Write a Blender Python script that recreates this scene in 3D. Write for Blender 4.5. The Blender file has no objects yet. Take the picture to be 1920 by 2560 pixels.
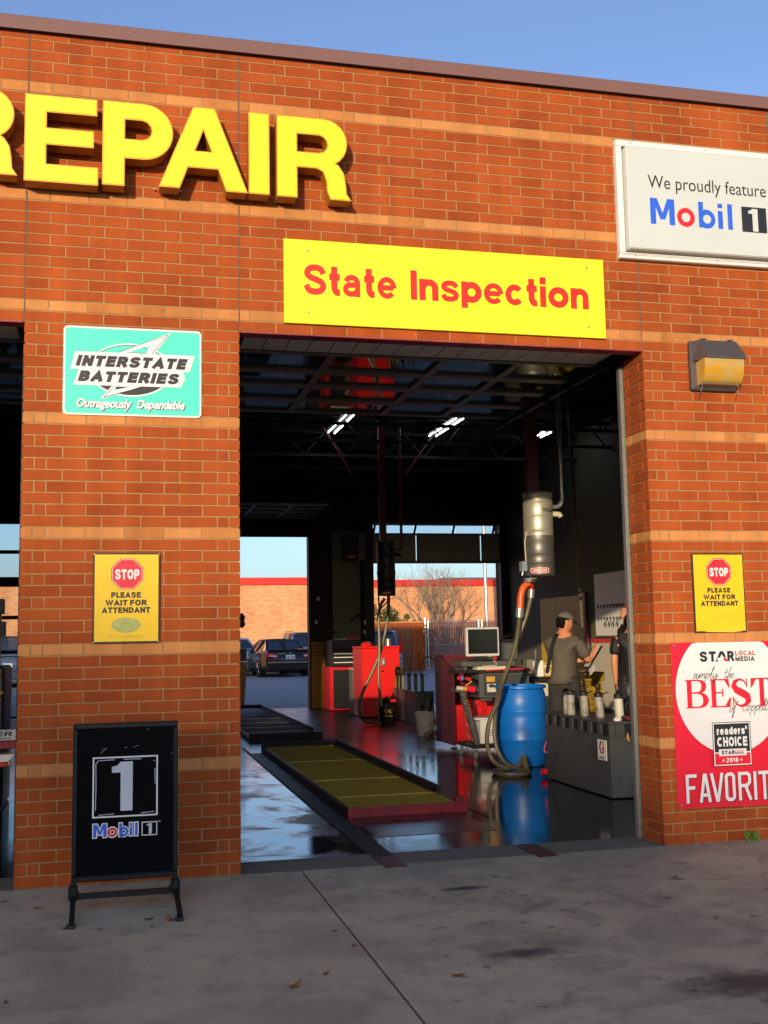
import bpy, bmesh, math, random
from mathutils import Vector, Matrix
S = 0.0254                                    # everything below is laid out in inches
sc = bpy.context.scene
col = sc.collection
R_ = math.radians
random.seed(7)

# ------------------------------------------------------------------ camera
cd = bpy.data.cameras.new('camera'); cam = bpy.data.objects.new('camera', cd); col.objects.link(cam); sc.camera = cam
yaw, pit, rol = .2385, .1122, -.0176
fw = Vector((math.sin(yaw)*math.cos(pit), math.cos(yaw)*math.cos(pit), math.sin(pit)))
rt0 = Vector((math.cos(yaw), -math.sin(yaw), 0)); up0 = rt0.cross(fw)
cr, sr = math.cos(rol), math.sin(rol)
rt = cr*rt0 + sr*up0; up = -sr*rt0 + cr*up0
cam.matrix_world = Matrix(((rt.x, up.x, -fw.x, -31.86*S), (rt.y, up.y, -fw.y, -294.5*S), (rt.z, up.z, -fw.z, 60.55*S), (0, 0, 0, 1)))
cd.sensor_fit = 'VERTICAL'; cd.sensor_height = 36; cd.lens = 2756.6/2560*36
cd.clip_start = .05; cd.clip_end = 3000

# ------------------------------------------------------------------ light
AZ, EL = R_(26), R_(8.2)                      # the light travels towards +X sin, +Y cos
SUN_STRENGTH, SKY_STRENGTH, EXPOSURE = 2.1, .15, .9
w = bpy.data.worlds.new('World'); sc.world = w; w.use_nodes = True
nt = w.node_tree; nt.nodes.clear()
sky = nt.nodes.new('ShaderNodeTexSky'); sky.sky_type = 'NISHITA'; sky.sun_disc = False
sky.sun_elevation = EL; sky.sun_rotation = R_(206); sky.altitude = 100
sky.air_density = 1.0; sky.dust_density = 1.1; sky.ozone_density = 4.0
bg = nt.nodes.new('ShaderNodeBackground'); bg.inputs[1].default_value = SKY_STRENGTH
wo = nt.nodes.new('ShaderNodeOutputWorld')
hsv = nt.nodes.new('ShaderNodeHueSaturation'); hsv.inputs['Saturation'].default_value = .88; nt.links.new(sky.outputs[0], hsv.inputs['Color'])
mul = nt.nodes.new('ShaderNodeMix'); mul.data_type = 'RGBA'; mul.blend_type = 'MULTIPLY'; mul.inputs[0].default_value = 1; mul.inputs[7].default_value = (1.05, .97, 1.02, 1)
nt.links.new(hsv.outputs[0], mul.inputs[6]); nt.links.new(mul.outputs[2], bg.inputs[0]); nt.links.new(bg.outputs[0], wo.inputs[0])
sl = bpy.data.lights.new('sun', 'SUN'); sun = bpy.data.objects.new('sun', sl); col.objects.link(sun)
sl.energy = SUN_STRENGTH; sl.angle = R_(.53); sl.color = (1, .80, .56)
ld = Vector((math.sin(AZ)*math.cos(EL), math.cos(AZ)*math.cos(EL), -math.sin(EL)))
sun.rotation_euler = ld.to_track_quat('-Z', 'Y').to_euler(); sun.location = (-6, -12, 12)
sc.view_settings.view_transform = 'Standard'; sc.view_settings.look = 'None'
sc.view_settings.gamma = 1; sc.view_settings.use_curve_mapping = False; sc.view_settings.exposure = EXPOSURE

# ------------------------------------------------------------------ materials
def L(c):                                     # srgb 0-255 -> linear
    f = lambda v: v/12.92 if v <= .04045 else ((v+.055)/1.055)**2.4
    return tuple(f(x/255) for x in c)
def mat(name, c, rough=.6, metal=0., var=.12, vs=3., bump=0., bs=40., c2=None, c2s=1.5, c2t=.55, spec=.5, emit=None, es=0., rv=0., coat=0.):
    """c linear colour; var value variation by world noise; c2 a second colour in patches; bump fine relief"""
    m = bpy.data.materials.new(name); m.use_nodes = True; n = m.node_tree.nodes; k = m.node_tree.links
    b = n['Principled BSDF']; b.inputs['Roughness'].default_value = rough; b.inputs['Metallic'].default_value = metal
    b.inputs['Specular IOR Level'].default_value = spec; b.inputs['Coat Weight'].default_value = coat
    g = n.new('ShaderNodeNewGeometry'); src = None
    rgb = n.new('ShaderNodeRGB'); rgb.outputs[0].default_value = (*c, 1); src = rgb.outputs[0]
    if c2 is not None:
        t = n.new('ShaderNodeTexNoise'); t.inputs['Scale'].default_value = c2s; t.inputs['Detail'].default_value = 6; t.inputs['Roughness'].default_value = .65
        k.new(g.outputs['Position'], t.inputs['Vector'])
        mr = n.new('ShaderNodeMapRange'); mr.inputs[1].default_value = c2t-.07; mr.inputs[2].default_value = c2t+.1
        k.new(t.outputs[0], mr.inputs[0])
        mx = n.new('ShaderNodeMix'); mx.data_type = 'RGBA'; k.new(mr.outputs[0], mx.inputs[0]); k.new(src, mx.inputs[6]); mx.inputs[7].default_value = (*c2, 1)
        src = mx.outputs[2]
    if var:
        t = n.new('ShaderNodeTexNoise'); t.inputs['Scale'].default_value = vs; t.inputs['Detail'].default_value = 8; t.inputs['Roughness'].default_value = .7
        k.new(g.outputs['Position'], t.inputs['Vector'])
        mr = n.new('ShaderNodeMapRange'); mr.inputs[1].default_value = .3; mr.inputs[2].default_value = .7; mr.inputs[3].default_value = 1-var; mr.inputs[4].default_value = 1+var
        k.new(t.outputs[0], mr.inputs[0])
        hs = n.new('ShaderNodeHueSaturation'); k.new(src, hs.inputs['Color']); k.new(mr.outputs[0], hs.inputs['Value']); src = hs.outputs[0]
        if rv:
            mr2 = n.new('ShaderNodeMapRange'); mr2.inputs[1].default_value = .3; mr2.inputs[2].default_value = .7; mr2.inputs[3].default_value = max(.02, rough-rv); mr2.inputs[4].default_value = rough+rv
            k.new(t.outputs[0], mr2.inputs[0]); k.new(mr2.outputs[0], b.inputs['Roughness'])
    k.new(src, b.inputs['Base Color'])
    if bump:
        t = n.new('ShaderNodeTexNoise'); t.inputs['Scale'].default_value = bs; t.inputs['Detail'].default_value = 5
        k.new(g.outputs['Position'], t.inputs['Vector'])
        bm = n.new('ShaderNodeBump'); bm.inputs['Strength'].default_value = bump; bm.inputs['Distance'].default_value = .004
        k.new(t.outputs[0], bm.inputs['Height']); k.new(bm.outputs[0], b.inputs['Normal'])
    if emit: b.inputs['Emission Color'].default_value = (*emit, 1); b.inputs['Emission Strength'].default_value = es
    return m
def brick_mat(name, lo, hi, dk, speck=0.):
    m = bpy.data.materials.new(name); m.use_nodes = True; n = m.node_tree.nodes; k = m.node_tree.links
    b = n['Principled BSDF']; b.inputs['Roughness'].default_value = .85; b.inputs['Specular IOR Level'].default_value = .25
    g = n.new('ShaderNodeNewGeometry'); oi = n.new('ShaderNodeObjectInfo'); at = n.new('ShaderNodeAttribute'); at.attribute_name = 'tone'
    ad = n.new('ShaderNodeMath'); k.new(oi.outputs['Random'], ad.inputs[0]); k.new(at.outputs['Fac'], ad.inputs[1])
    fr = n.new('ShaderNodeMath'); fr.operation = 'FRACT'; k.new(ad.outputs[0], fr.inputs[0])
    t = n.new('ShaderNodeTexNoise'); t.inputs['Scale'].default_value = 14; t.inputs['Detail'].default_value = 8; t.inputs['Roughness'].default_value = .7
    k.new(g.outputs['Position'], t.inputs['Vector'])
    su = n.new('ShaderNodeMath'); su.operation = 'MULTIPLY_ADD'; k.new(t.outputs[0], su.inputs[0]); su.inputs[1].default_value = .9; k.new(fr.outputs[0], su.inputs[2])
    cr = n.new('ShaderNodeValToRGB'); e = cr.color_ramp.elements
    e[0].position = .32; e[0].color = (*dk, 1); e[1].position = 1.0; e[1].color = (*hi, 1)
    x = e.new(.55); x.color = (*lo, 1)
    k.new(su.outputs[0], cr.inputs[0]); src = cr.outputs[0]
    # pale flecks and pits
    v = n.new('ShaderNodeTexNoise'); v.inputs['Scale'].default_value = 95; v.inputs['Detail'].default_value = 2
    k.new(g.outputs['Position'], v.inputs['Vector'])
    mr = n.new('ShaderNodeMapRange'); mr.inputs[1].default_value = .70; mr.inputs[2].default_value = .76; mr.inputs[4].default_value = .6
    k.new(v.outputs[0], mr.inputs[0])
    mx = n.new('ShaderNodeMix'); mx.data_type = 'RGBA'; k.new(mr.outputs[0], mx.inputs[0]); k.new(src, mx.inputs[6])
    mx.inputs[7].default_value = (.12, .05, .03, 1) if speck else (.62, .36, .2, 1); src = mx.outputs[2]
    # weathering in big soft patches
    w_ = n.new('ShaderNodeTexNoise'); w_.inputs['Scale'].default_value = 1.1; w_.inputs['Detail'].default_value = 5
    k.new(g.outputs['Position'], w_.inputs['Vector'])
    m2 = n.new('ShaderNodeMapRange'); m2.inputs[1].default_value = .3; m2.inputs[2].default_value = .7; m2.inputs[3].default_value = .86; m2.inputs[4].default_value = 1.12
    k.new(w_.outputs[0], m2.inputs[0]); hs = n.new('ShaderNodeHueSaturation'); k.new(src, hs.inputs['Color']); k.new(m2.outputs[0], hs.inputs['Value'])
    vs_ = n.new('ShaderNodeVectorMath'); vs_.operation = 'MULTIPLY'; vs_.inputs[1].default_value = (7, 7, .45); k.new(g.outputs['Position'], vs_.inputs[0])
    st = n.new('ShaderNodeTexNoise'); st.inputs['Scale'].default_value = 1; st.inputs['Detail'].default_value = 6; k.new(vs_.outputs[0], st.inputs['Vector'])   # rain streaks
    m3 = n.new('ShaderNodeMapRange'); m3.inputs[1].default_value = .35; m3.inputs[2].default_value = .65; m3.inputs[3].default_value = .88; m3.inputs[4].default_value = 1.08; k.new(st.outputs[0], m3.inputs[0])
    h2 = n.new('ShaderNodeHueSaturation'); k.new(hs.outputs[0], h2.inputs['Color']); k.new(m3.outputs[0], h2.inputs['Value'])
    k.new(h2.outputs[0], b.inputs['Base Color'])
    bm = n.new('ShaderNodeBump'); bm.inputs['Strength'].default_value = .55; bm.inputs['Distance'].default_value = .003
    t2 = n.new('ShaderNodeTexNoise'); t2.inputs['Scale'].default_value = 60; t2.inputs['Detail'].default_value = 6; k.new(g.outputs['Position'], t2.inputs['Vector'])
    k.new(t2.outputs[0], bm.inputs['Height']); k.new(bm.outputs[0], b.inputs['Normal'])
    return m
M = {}
M['brick'] = brick_mat('red_brick', (.345, .065, .011), (.405, .081, .014), (.305, .054, .011))
M['tanbrick'] = brick_mat('tan_brick', (.53, .20, .055), (.61, .25, .075), (.46, .155, .038), speck=1)
M['mortar'] = mat('mortar', (.38, .215, .078), .95, var=.18, vs=9, bump=.6, bs=80)
M['joint'] = mat('joint_sealant', (.16, .10, .07), .9)
M['coping'] = mat('coping_metal', (.21, .105, .08), .42, 0, var=.05, vs=2)
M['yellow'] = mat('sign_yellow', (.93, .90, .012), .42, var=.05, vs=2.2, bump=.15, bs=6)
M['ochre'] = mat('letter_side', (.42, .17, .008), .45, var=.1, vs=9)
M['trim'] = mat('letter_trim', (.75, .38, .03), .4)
M['redprint'] = mat('print_red', (.64, .022, .008), .5, var=.03)
M['screw'] = mat('screw_metal', (.45, .42, .35), .35, .9)
M['white'] = mat('white_paint', (.80, .78, .72), .4, var=.03)
M['signwhite'] = mat('sign_face', (.62, .66, .60), .35, var=.03, vs=1.5)
M['ink'] = mat('print_ink', (.018, .02, .022), .5, var=0)
M['blue'] = mat('print_blue', (.03, .13, .72), .45, var=.03)
M['blue2'] = mat('print_dark_blue', (.02, .12, .62), .4, var=.03)
M['oring'] = mat('print_o_red', (.85, .02, .025), .45, var=.02)
M['aqua'] = mat('print_aqua', (.075, .80, .56), .45, var=.03)
M['signgrey'] = mat('print_white', (.80, .77, .76), .5, var=.03)
M['silver'] = mat('print_silver', (.55, .58, .60), .35, .0, var=.12, vs=6)
M['stopyel'] = mat('stop_yellow', (.88, .56, .006), .45, var=.06, vs=5)
M['stopyel2'] = mat('stop_yellow_faded', (.80, .55, .05), .6, var=.25, vs=30)
M['ghost'] = mat('faded_print', (.42, .44, .12), .6, var=.2, vs=25)
M['ghost2'] = mat('faded_text', (.60, .46, .04), .6, var=.1)
M['stopred'] = mat('stop_red', (.72, .02, .03), .45, var=.04)
M['framedark'] = mat('dark_frame', (.035, .025, .02), .4)
M['banner'] = mat('banner_red', (.80, .012, .035), .42, var=.05, vs=3)
M['black'] = mat('black_paint', (.010, .011, .012), .38, var=.1)
M['blackm'] = mat('black_metal', (.006, .009, .010), .4, .0, var=.2, spec=.3)
M['panelblk'] = mat('panel_black', (.0025, .0025, .003), .7, var=.1, spec=.08)
M['scratch'] = mat('scratch', (.25, .25, .25), .6)
M['bronze'] = mat('bronze_metal', (.085, .072, .066), .42, .1, var=.08, bump=.2, bs=150)
M['lens'] = mat('aged_lens', (.50, .36, .10), .3, var=.12, vs=22, c2=(.62, .30, .015), c2s=11, c2t=.5, coat=.4)
M['conc'] = None
M['sill'] = mat('sill_concrete', (.20, .165, .12), .75, var=.2, vs=3, bump=.4, bs=70)
M['stain'] = mat('oil_stain', (.075, .068, .06), .75, var=.3, vs=8)
M['soil'] = mat('joint_dirt', (.045, .035, .028), .95)
M['asphalt'] = mat('asphalt', (.30, .29, .29), .9, var=.12, vs=1.2, bump=.4, bs=60)
M['redrust'] = mat('rusty_red_plate', (.20, .022, .02), .45, .1, var=.3, vs=8, c2=(.03, .02, .018), c2s=14, c2t=.5)
M['redframe'] = mat('red_steel', (.30, .008, .014), .5, .0, var=.3, vs=6, c2=(.08, .01, .01), c2s=5, c2t=.58)
M['darkframe'] = mat('dark_red_steel', (.02, .008, .006), .65, .0, var=.3, vs=6)
M['grate'] = mat('yellow_grate', (.52, .36, .05), .5, .2, var=.25, vs=6)
M['grate2'] = mat('grey_grate', (.22, .23, .22), .45, .4, var=.2, vs=6)
M['pit'] = mat('pit_dark', (.02, .018, .01), .9)
M['pit2'] = mat('pit_olive', (.05, .042, .012), .9)
M['galv'] = mat('galvanised', (.48, .50, .48), .3, .75, var=.08, vs=8)
M['vac1'] = mat('vacuum_steel', (.55, .52, .42), .46, .6, var=.06, vs=6)
M['vac2'] = mat('vacuum_dark', (.20, .19, .17), .45, .65, var=.1, vs=6)
M['vac3'] = mat('vacuum_black', (.03, .028, .025), .45, .3, var=.1)
M['barrel'] = mat('blue_plastic', (.006, .17, .62), .38, var=.18, vs=4, bump=.2, bs=12, c2=(.01, .10, .32), c2s=3.5, c2t=.6)
M['hose'] = mat('olive_hose', (.14, .115, .06), .42, .1, var=.15, vs=12)
M['orange'] = mat('orange_pipe', (.78, .11, .012), .4)
M['red'] = mat('cabinet_red', (.78, .008, .006), .38, var=.05, vs=4)
M['red2'] = mat('chest_red', (.62, .008, .012), .38, var=.08, vs=4)
M['bingrey'] = mat('bin_steel', (.095, .10, .095), .42, .25, var=.35, vs=3, c2=(.05, .052, .05), c2s=3, c2t=.55, rv=.12)
M['darkgrey'] = mat('dark_grey', (.04, .045, .045), .5, var=.2)
M['consgrey'] = mat('console_grey', (.085, .09, .08), .5, var=.12)
M['cream'] = mat('cream_paint', (.62, .56, .40), .55, var=.05)
M['beige'] = mat('beige_plastic', (.66, .62, .50), .5, var=.05)
M['screen'] = mat('screen_dark', (.012, .014, .012), .18, var=0)
M['paper'] = mat('paper', (.82, .80, .72), .7, var=.05)
M['gold'] = mat('gold_label', (.62, .33, .05), .5, var=.1)
M['bucketw'] = mat('dirty_bucket', (.36, .34, .27), .5, var=.15, vs=12, c2=(.14, .12, .09), c2s=9, c2t=.56)
M['bucketl'] = mat('pale_bucket', (.80, .77, .66), .5, var=.12, vs=12, c2=(.30, .27, .20), c2s=9, c2t=.62)
M['rubber'] = mat('rubber', (.012, .012, .012), .6)
M['skin'] = mat('skin', (.62, .25, .12), .5, var=.06, vs=20)
M['hair'] = mat('dark_hair', (.006, .004, .003), .85, spec=.15)
M['hair2'] = mat('brown_hair', (.13, .035, .012), .6)
M['shirt'] = mat('grey_shirt', (.105, .085, .062), .85, var=.12, vs=8, bump=1., bs=9)
M['pants'] = mat('charcoal_trousers', (.035, .031, .026), .85, var=.15, vs=8, bump=1., bs=9)
M['bshirt'] = mat('black_shirt', (.012, .010, .010), .7, var=.1)
M['cap'] = mat('grey_cap', (.13, .12, .10), .8)
M['dyellow'] = mat('yellow_door', (.62, .40, .012), .5, var=.08)
M['deepred'] = mat('deep_red_paint', (.10, .005, .012), .45, var=.1)
M['iron'] = mat('dark_iron', (.014, .012, .010), .55, .2, var=.2)
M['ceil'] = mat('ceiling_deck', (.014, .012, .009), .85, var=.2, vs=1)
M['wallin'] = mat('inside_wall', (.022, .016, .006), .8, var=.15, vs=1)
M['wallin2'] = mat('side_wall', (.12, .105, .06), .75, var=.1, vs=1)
M['inblock'] = mat('pale_block', (.17, .175, .13), .7, var=.15, vs=3, bump=.3, bs=50)
M['alu'] = mat('door_aluminium', (.19, .165, .12), .45, .3, var=.1)
M['doorwhite'] = mat('door_panel', (.75, .70, .60), .5, var=.08)
M['doorgrey'] = mat('rear_door_panel', (.30, .29, .22), .6, var=.08)
M['tube'] = mat('lamp_tube', (.9, .9, .9), .5, emit=(.86, .93, 1), es=7)
M['green'] = mat('shrub_leaf', (.055, .085, .012), .6, var=.4, vs=3)
M['green2'] = mat('shrub_leaf_yellow', (.13, .15, .02), .6, var=.4, vs=3)
M['twig'] = mat('dry_twig', (.26, .17, .10), .9, var=.2)
M['bark'] = mat('bark', (.30, .22, .14), .9, var=.2, vs=5)
M['slat'] = mat('fence_slat', (.15, .045, .032), .6, var=.2, vs=2)
M['leaf'] = mat('dead_leaf', (.25, .10, .025), .8, var=.3, vs=20)
M['weed'] = mat('weed_green', (.12, .20, .02), .6, var=.3, vs=20)
M['roofgrey'] = mat('shingle_roof', (.22, .16, .12), .9, var=.15)
M['carblack'] = mat('car_black', (.004, .004, .006), .16, .0, var=0, coat=.25, spec=.35)
M['softtop'] = mat('soft_top', (.010, .009, .010), .8)
M['carsilver'] = mat('car_silver', (.36, .41, .44), .22, .55, var=.03, coat=.8)
M['carblue'] = mat('car_slate', (.13, .17, .24), .2, .5, var=.03, coat=.8)
M['carglass'] = mat('car_glass', (.03, .045, .075), .05, var=0)
M['tail'] = mat('tail_light', (.60, .008, .012), .15, var=0)
M['chrome'] = mat('chrome', (.7, .7, .72), .15, 1, var=0)
M['tyre'] = mat('tyre', (.012, .012, .012), .75)
M['far'] = mat('far_wall', (.16, .15, .14), .9)
def glass_mat():
    m = bpy.data.materials.new('door_glass'); m.use_nodes = True; n = m.node_tree.nodes; k = m.node_tree.links; n.remove(n['Principled BSDF'])
    tr = n.new('ShaderNodeBsdfTransparent'); tr.inputs[0].default_value = (.80, .83, .84, 1)
    gl = n.new('ShaderNodeBsdfGlossy'); gl.inputs['Roughness'].default_value = .02
    fr = n.new('ShaderNodeFresnel'); fr.inputs[0].default_value = 1.5; mx = n.new('ShaderNodeMixShader')
    fm = n.new('ShaderNodeMath'); fm.operation = 'MULTIPLY'; fm.inputs[1].default_value = .26; k.new(fr.outputs[0], fm.inputs[0]); k.new(fm.outputs[0], mx.inputs[0]); k.new(tr.outputs[0], mx.inputs[1]); k.new(gl.outputs[0], mx.inputs[2]); k.new(mx.outputs[0], n['Material Output'].inputs[0])
    return m
M['glass'] = glass_mat()
def floor_mat():
    m = bpy.data.materials.new('shop_floor'); m.use_nodes = True; n = m.node_tree.nodes; k = m.node_tree.links; b = n['Principled BSDF']
    g = n.new('ShaderNodeNewGeometry')
    def noise(s, d=6, r=.6, vec=None):
        t = n.new('ShaderNodeTexNoise'); t.inputs['Scale'].default_value = s; t.inputs['Detail'].default_value = d; t.inputs['Roughness'].default_value = r
        k.new(vec or g.outputs['Position'], t.inputs['Vector']); return t.outputs[0]
    a = noise(.9); cr = n.new('ShaderNodeValToRGB'); e = cr.color_ramp.elements
    e[0].position = .35; e[0].color = (.004, .004, .004, 1); e[1].position = .7; e[1].color = (.022, .020, .019, 1); k.new(a, cr.inputs[0]); k.new(cr.outputs[0], b.inputs['Base Color'])
    mp = n.new('ShaderNodeVectorMath'); mp.operation = 'MULTIPLY'; mp.inputs[1].default_value = (1, .35, 1); k.new(g.outputs['Position'], mp.inputs[0])
    r1 = noise(3.0, 8, .7, mp.outputs[0]); mr = n.new('ShaderNodeMapRange'); mr.inputs[1].default_value = .38; mr.inputs[2].default_value = .68; mr.inputs[3].default_value = .04; mr.inputs[4].default_value = .20
    k.new(r1, mr.inputs[0])
    sp = n.new('ShaderNodeSeparateXYZ'); k.new(g.outputs['Position'], sp.inputs[0]); dr = n.new('ShaderNodeMapRange'); dr.inputs[1].default_value = 5.2; dr.inputs[2].default_value = 9.5; dr.inputs[3].default_value = 0; dr.inputs[4].default_value = .22; k.new(sp.outputs[1], dr.inputs[0])   # drier away from the washed entrance
    sm = n.new('ShaderNodeMath'); k.new(mr.outputs[0], sm.inputs[0]); k.new(dr.outputs[0], sm.inputs[1]); k.new(sm.outputs[0], b.inputs['Roughness']); b.inputs['Specular IOR Level'].default_value = .36
    bm = n.new('ShaderNodeBump'); bm.inputs['Strength'].default_value = .10; bm.inputs['Distance'].default_value = .004; k.new(noise(16, 4, .6), bm.inputs['Height']); k.new(bm.outputs[0], b.inputs['Normal'])
    return m
M['floor'] = floor_mat()
def wet_concrete():
    m = bpy.data.materials.new('wet_concrete'); m.use_nodes = True; n = m.node_tree.nodes; k = m.node_tree.links; b = n['Principled BSDF']
    g = n.new('ShaderNodeNewGeometry'); t = n.new('ShaderNodeTexNoise'); t.inputs['Scale'].default_value = 1.6; t.inputs['Detail'].default_value = 9; t.inputs['Roughness'].default_value = .62; t.inputs['Distortion'].default_value = .6; k.new(g.outputs['Position'], t.inputs['Vector'])
    c = n.new('ShaderNodeValToRGB'); e = c.color_ramp.elements; e[0].position = .44; e[0].color = (.035, .033, .032, 1); e[1].position = .56; e[1].color = (.20, .18, .16, 1); k.new(t.outputs[0], c.inputs[0]); k.new(c.outputs[0], b.inputs['Base Color'])
    r = n.new('ShaderNodeMapRange'); r.inputs[1].default_value = .45; r.inputs[2].default_value = .60; r.inputs[3].default_value = .06; r.inputs[4].default_value = .38; k.new(t.outputs[0], r.inputs[0]); k.new(r.outputs[0], b.inputs['Roughness'])
    u = n.new('ShaderNodeTexNoise'); u.inputs['Scale'].default_value = 30; u.inputs['Detail'].default_value = 4; k.new(g.outputs['Position'], u.inputs['Vector'])
    bm = n.new('ShaderNodeBump'); bm.inputs['Strength'].default_value = .12; bm.inputs['Distance'].default_value = .004; k.new(u.outputs[0], bm.inputs['Height']); k.new(bm.outputs[0], b.inputs['Normal']); b.inputs['Specular IOR Level'].default_value = .7
    return m
M['wet'] = wet_concrete()
def farbrick_mat():
    m = bpy.data.materials.new('far_brick'); m.use_nodes = True; n = m.node_tree.nodes; k = m.node_tree.links; b = n['Principled BSDF']; b.inputs['Roughness'].default_value = .9
    g = n.new('ShaderNodeNewGeometry'); sp = n.new('ShaderNodeSeparateXYZ'); k.new(g.outputs['Position'], sp.inputs[0])
    ad = n.new('ShaderNodeMath'); k.new(sp.outputs[0], ad.inputs[0]); k.new(sp.outputs[1], ad.inputs[1])
    cb = n.new('ShaderNodeCombineXYZ'); k.new(ad.outputs[0], cb.inputs[0]); k.new(sp.outputs[2], cb.inputs[1])
    bt = n.new('ShaderNodeTexBrick'); bt.inputs['Scale'].default_value = 1; bt.inputs['Brick Width'].default_value = .22; bt.inputs['Row Height'].default_value = .075
    bt.inputs['Mortar Size'].default_value = .006; bt.inputs['Bias'].default_value = -.35
    bt.inputs['Color1'].default_value = (.74, .33, .13, 1); bt.inputs['Color2'].default_value = (.52, .16, .055, 1); bt.inputs['Mortar'].default_value = (.68, .42, .24, 1)
    k.new(cb.outputs[0], bt.inputs['Vector'])
    t = n.new('ShaderNodeTexNoise'); t.inputs['Scale'].default_value = .8; t.inputs['Detail'].default_value = 8; k.new(g.outputs['Position'], t.inputs['Vector'])
    mr = n.new('ShaderNodeMapRange'); mr.inputs[1].default_value = .3; mr.inputs[2].default_value = .7; mr.inputs[3].default_value = .85; mr.inputs[4].default_value = 1.15; k.new(t.outputs[0], mr.inputs[0])
    hs = n.new('ShaderNodeHueSaturation'); k.new(bt.outputs[0], hs.inputs['Color']); k.new(mr.outputs[0], hs.inputs['Value']); k.new(hs.outputs[0], b.inputs['Base Color'])
    return m
M['farbrick'] = farbrick_mat()

# ------------------------------------------------------------------ builders
ORG = {}
def thing(name, label, cat, loc=(0, 0, 0), rz=0., group=None, local=False):
    o = bpy.data.objects.new(name, None); col.objects.link(o); o.empty_display_size = .1
    o.location = Vector(loc)*S; o.rotation_euler = (0, 0, rz); o['label'] = label; o['category'] = cat
    if group: o['group'] = group
    ORG[o.name] = Vector((0, 0, 0)) if local else Vector(loc)
    return o
def tag(o, label, cat, group=None, kind=None):
    if label: o['label'] = label
    if cat: o['category'] = cat
    if group: o['group'] = group
    if kind: o['kind'] = kind
    return o
def frame(p, q=None):
    return p
class MB:
    def __init__(s): s.v = []; s.f = []; s.t = []
    def face(s, pts, tone=0.):
        b = len(s.v); s.v += [tuple(p) for p in pts]; s.f.append(tuple(range(b, b+len(pts)))); s.t.append(tone); return s
    def add(s, vs, fs, tone=0.):
        b = len(s.v); s.v += [tuple(p) for p in vs]; s.f += [tuple(b+i for i in f) for f in fs]; s.t += [tone]*len(fs); return s
    def box(s, x0, x1, y0, y1, z0, z1, tone=0., rz=0., c=None):
        v = [(x0, y0, z0), (x1, y0, z0), (x1, y1, z0), (x0, y1, z0), (x0, y0, z1), (x1, y0, z1), (x1, y1, z1), (x0, y1, z1)]
        if rz:
            c = c or ((x0+x1)/2, (y0+y1)/2); ca, sa = math.cos(rz), math.sin(rz)
            v = [(c[0]+(x-c[0])*ca-(y-c[1])*sa, c[1]+(x-c[0])*sa+(y-c[1])*ca, z) for x, y, z in v]
        return s.add(v, [(0, 3, 2, 1), (4, 5, 6, 7), (0, 1, 5, 4), (1, 2, 6, 5), (2, 3, 7, 6), (3, 0, 4, 7)], tone)
    def bar(s, a, b, wd, ht=None):             # square bar between two points
        a, b = Vector(a), Vector(b); d = (b-a).normalized(); u = d.cross(Vector((0, 0, 1)))
        if u.length < 1e-4: u = Vector((1, 0, 0))
        u.normalize(); v = u.cross(d).normalized(); ht = ht or wd; u = u*wd/2; v = v*ht/2
        vs = [p+i*u+j*v for p in (a, b) for i, j in ((-1, -1), (1, -1), (1, 1), (-1, 1))]
        return s.add(vs, [(0, 1, 2, 3), (7, 6, 5, 4), (0, 4, 5, 1), (1, 5, 6, 2), (2, 6, 7, 3), (3, 7, 4, 0)])
    def tube(s, pts, r, n=8, cap=True):
        pts = [Vector(p) for p in pts]; b = len(s.v); m = len(pts); prev = None
        for i, p in enumerate(pts):
            d = (pts[min(i+1, m-1)]-pts[max(i-1, 0)]).normalized()
            if prev is None:
                u = d.cross(Vector((0, 0, 1)))
                if u.length < 1e-3: u = d.cross(Vector((1, 0, 0)))
            else: u = prev - d*prev.dot(d)
            u.normalize(); prev = u; v = d.cross(u); rr = r[i] if isinstance(r, (list, tuple)) else r
            for k in range(n):
                a = 2*math.pi*k/n; s.v.append(tuple(p+u*math.cos(a)*rr+v*math.sin(a)*rr))
        for i in range(m-1):
            for k in range(n):
                s.f.append((b+i*n+k, b+i*n+(k+1) % n, b+(i+1)*n+(k+1) % n, b+(i+1)*n+k)); s.t.append(0.)
        if cap:
            s.f.append(tuple(b+k for k in range(n))[::-1]); s.f.append(tuple(b+(m-1)*n+k for k in range(n))); s.t += [0., 0.]
        return s
    def lathe(s, prof, c=(0, 0, 0), n=24, sx=1., sy=1., cap=True):   # prof [(r,z)]
        b = len(s.v); m = len(prof)
        for r, z in prof:
            for k in range(n):
                a = 2*math.pi*k/n; s.v.append((c[0]+r*sx*math.cos(a), c[1]+r*sy*math.sin(a), c[2]+z))
        for i in range(m-1):
            for k in range(n):
                s.f.append((b+i*n+k, b+i*n+(k+1) % n, b+(i+1)*n+(k+1) % n, b+(i+1)*n+k)); s.t.append(0.)
        if cap:
            s.f.append(tuple(b+k for k in range(n))[::-1]); s.f.append(tuple(b+(m-1)*n+k for k in range(n))); s.t += [0., 0.]
        return s
    def prism(s, poly, a0, a1, axis='x'):      # poly of 2d points swept along an axis
        def P(p, a): return {'x': (a, p[0], p[1]), 'y': (p[0], a, p[1]), 'z': (p[0], p[1], a)}[axis]
        n = len(poly); vs = [P(p, a0) for p in poly]+[P(p, a1) for p in poly]
        return s.add(vs, [tuple(range(n))[::-1], tuple(range(n, 2*n))]+[(i, (i+1) % n, n+(i+1) % n, n+i) for i in range(n)])
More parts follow.
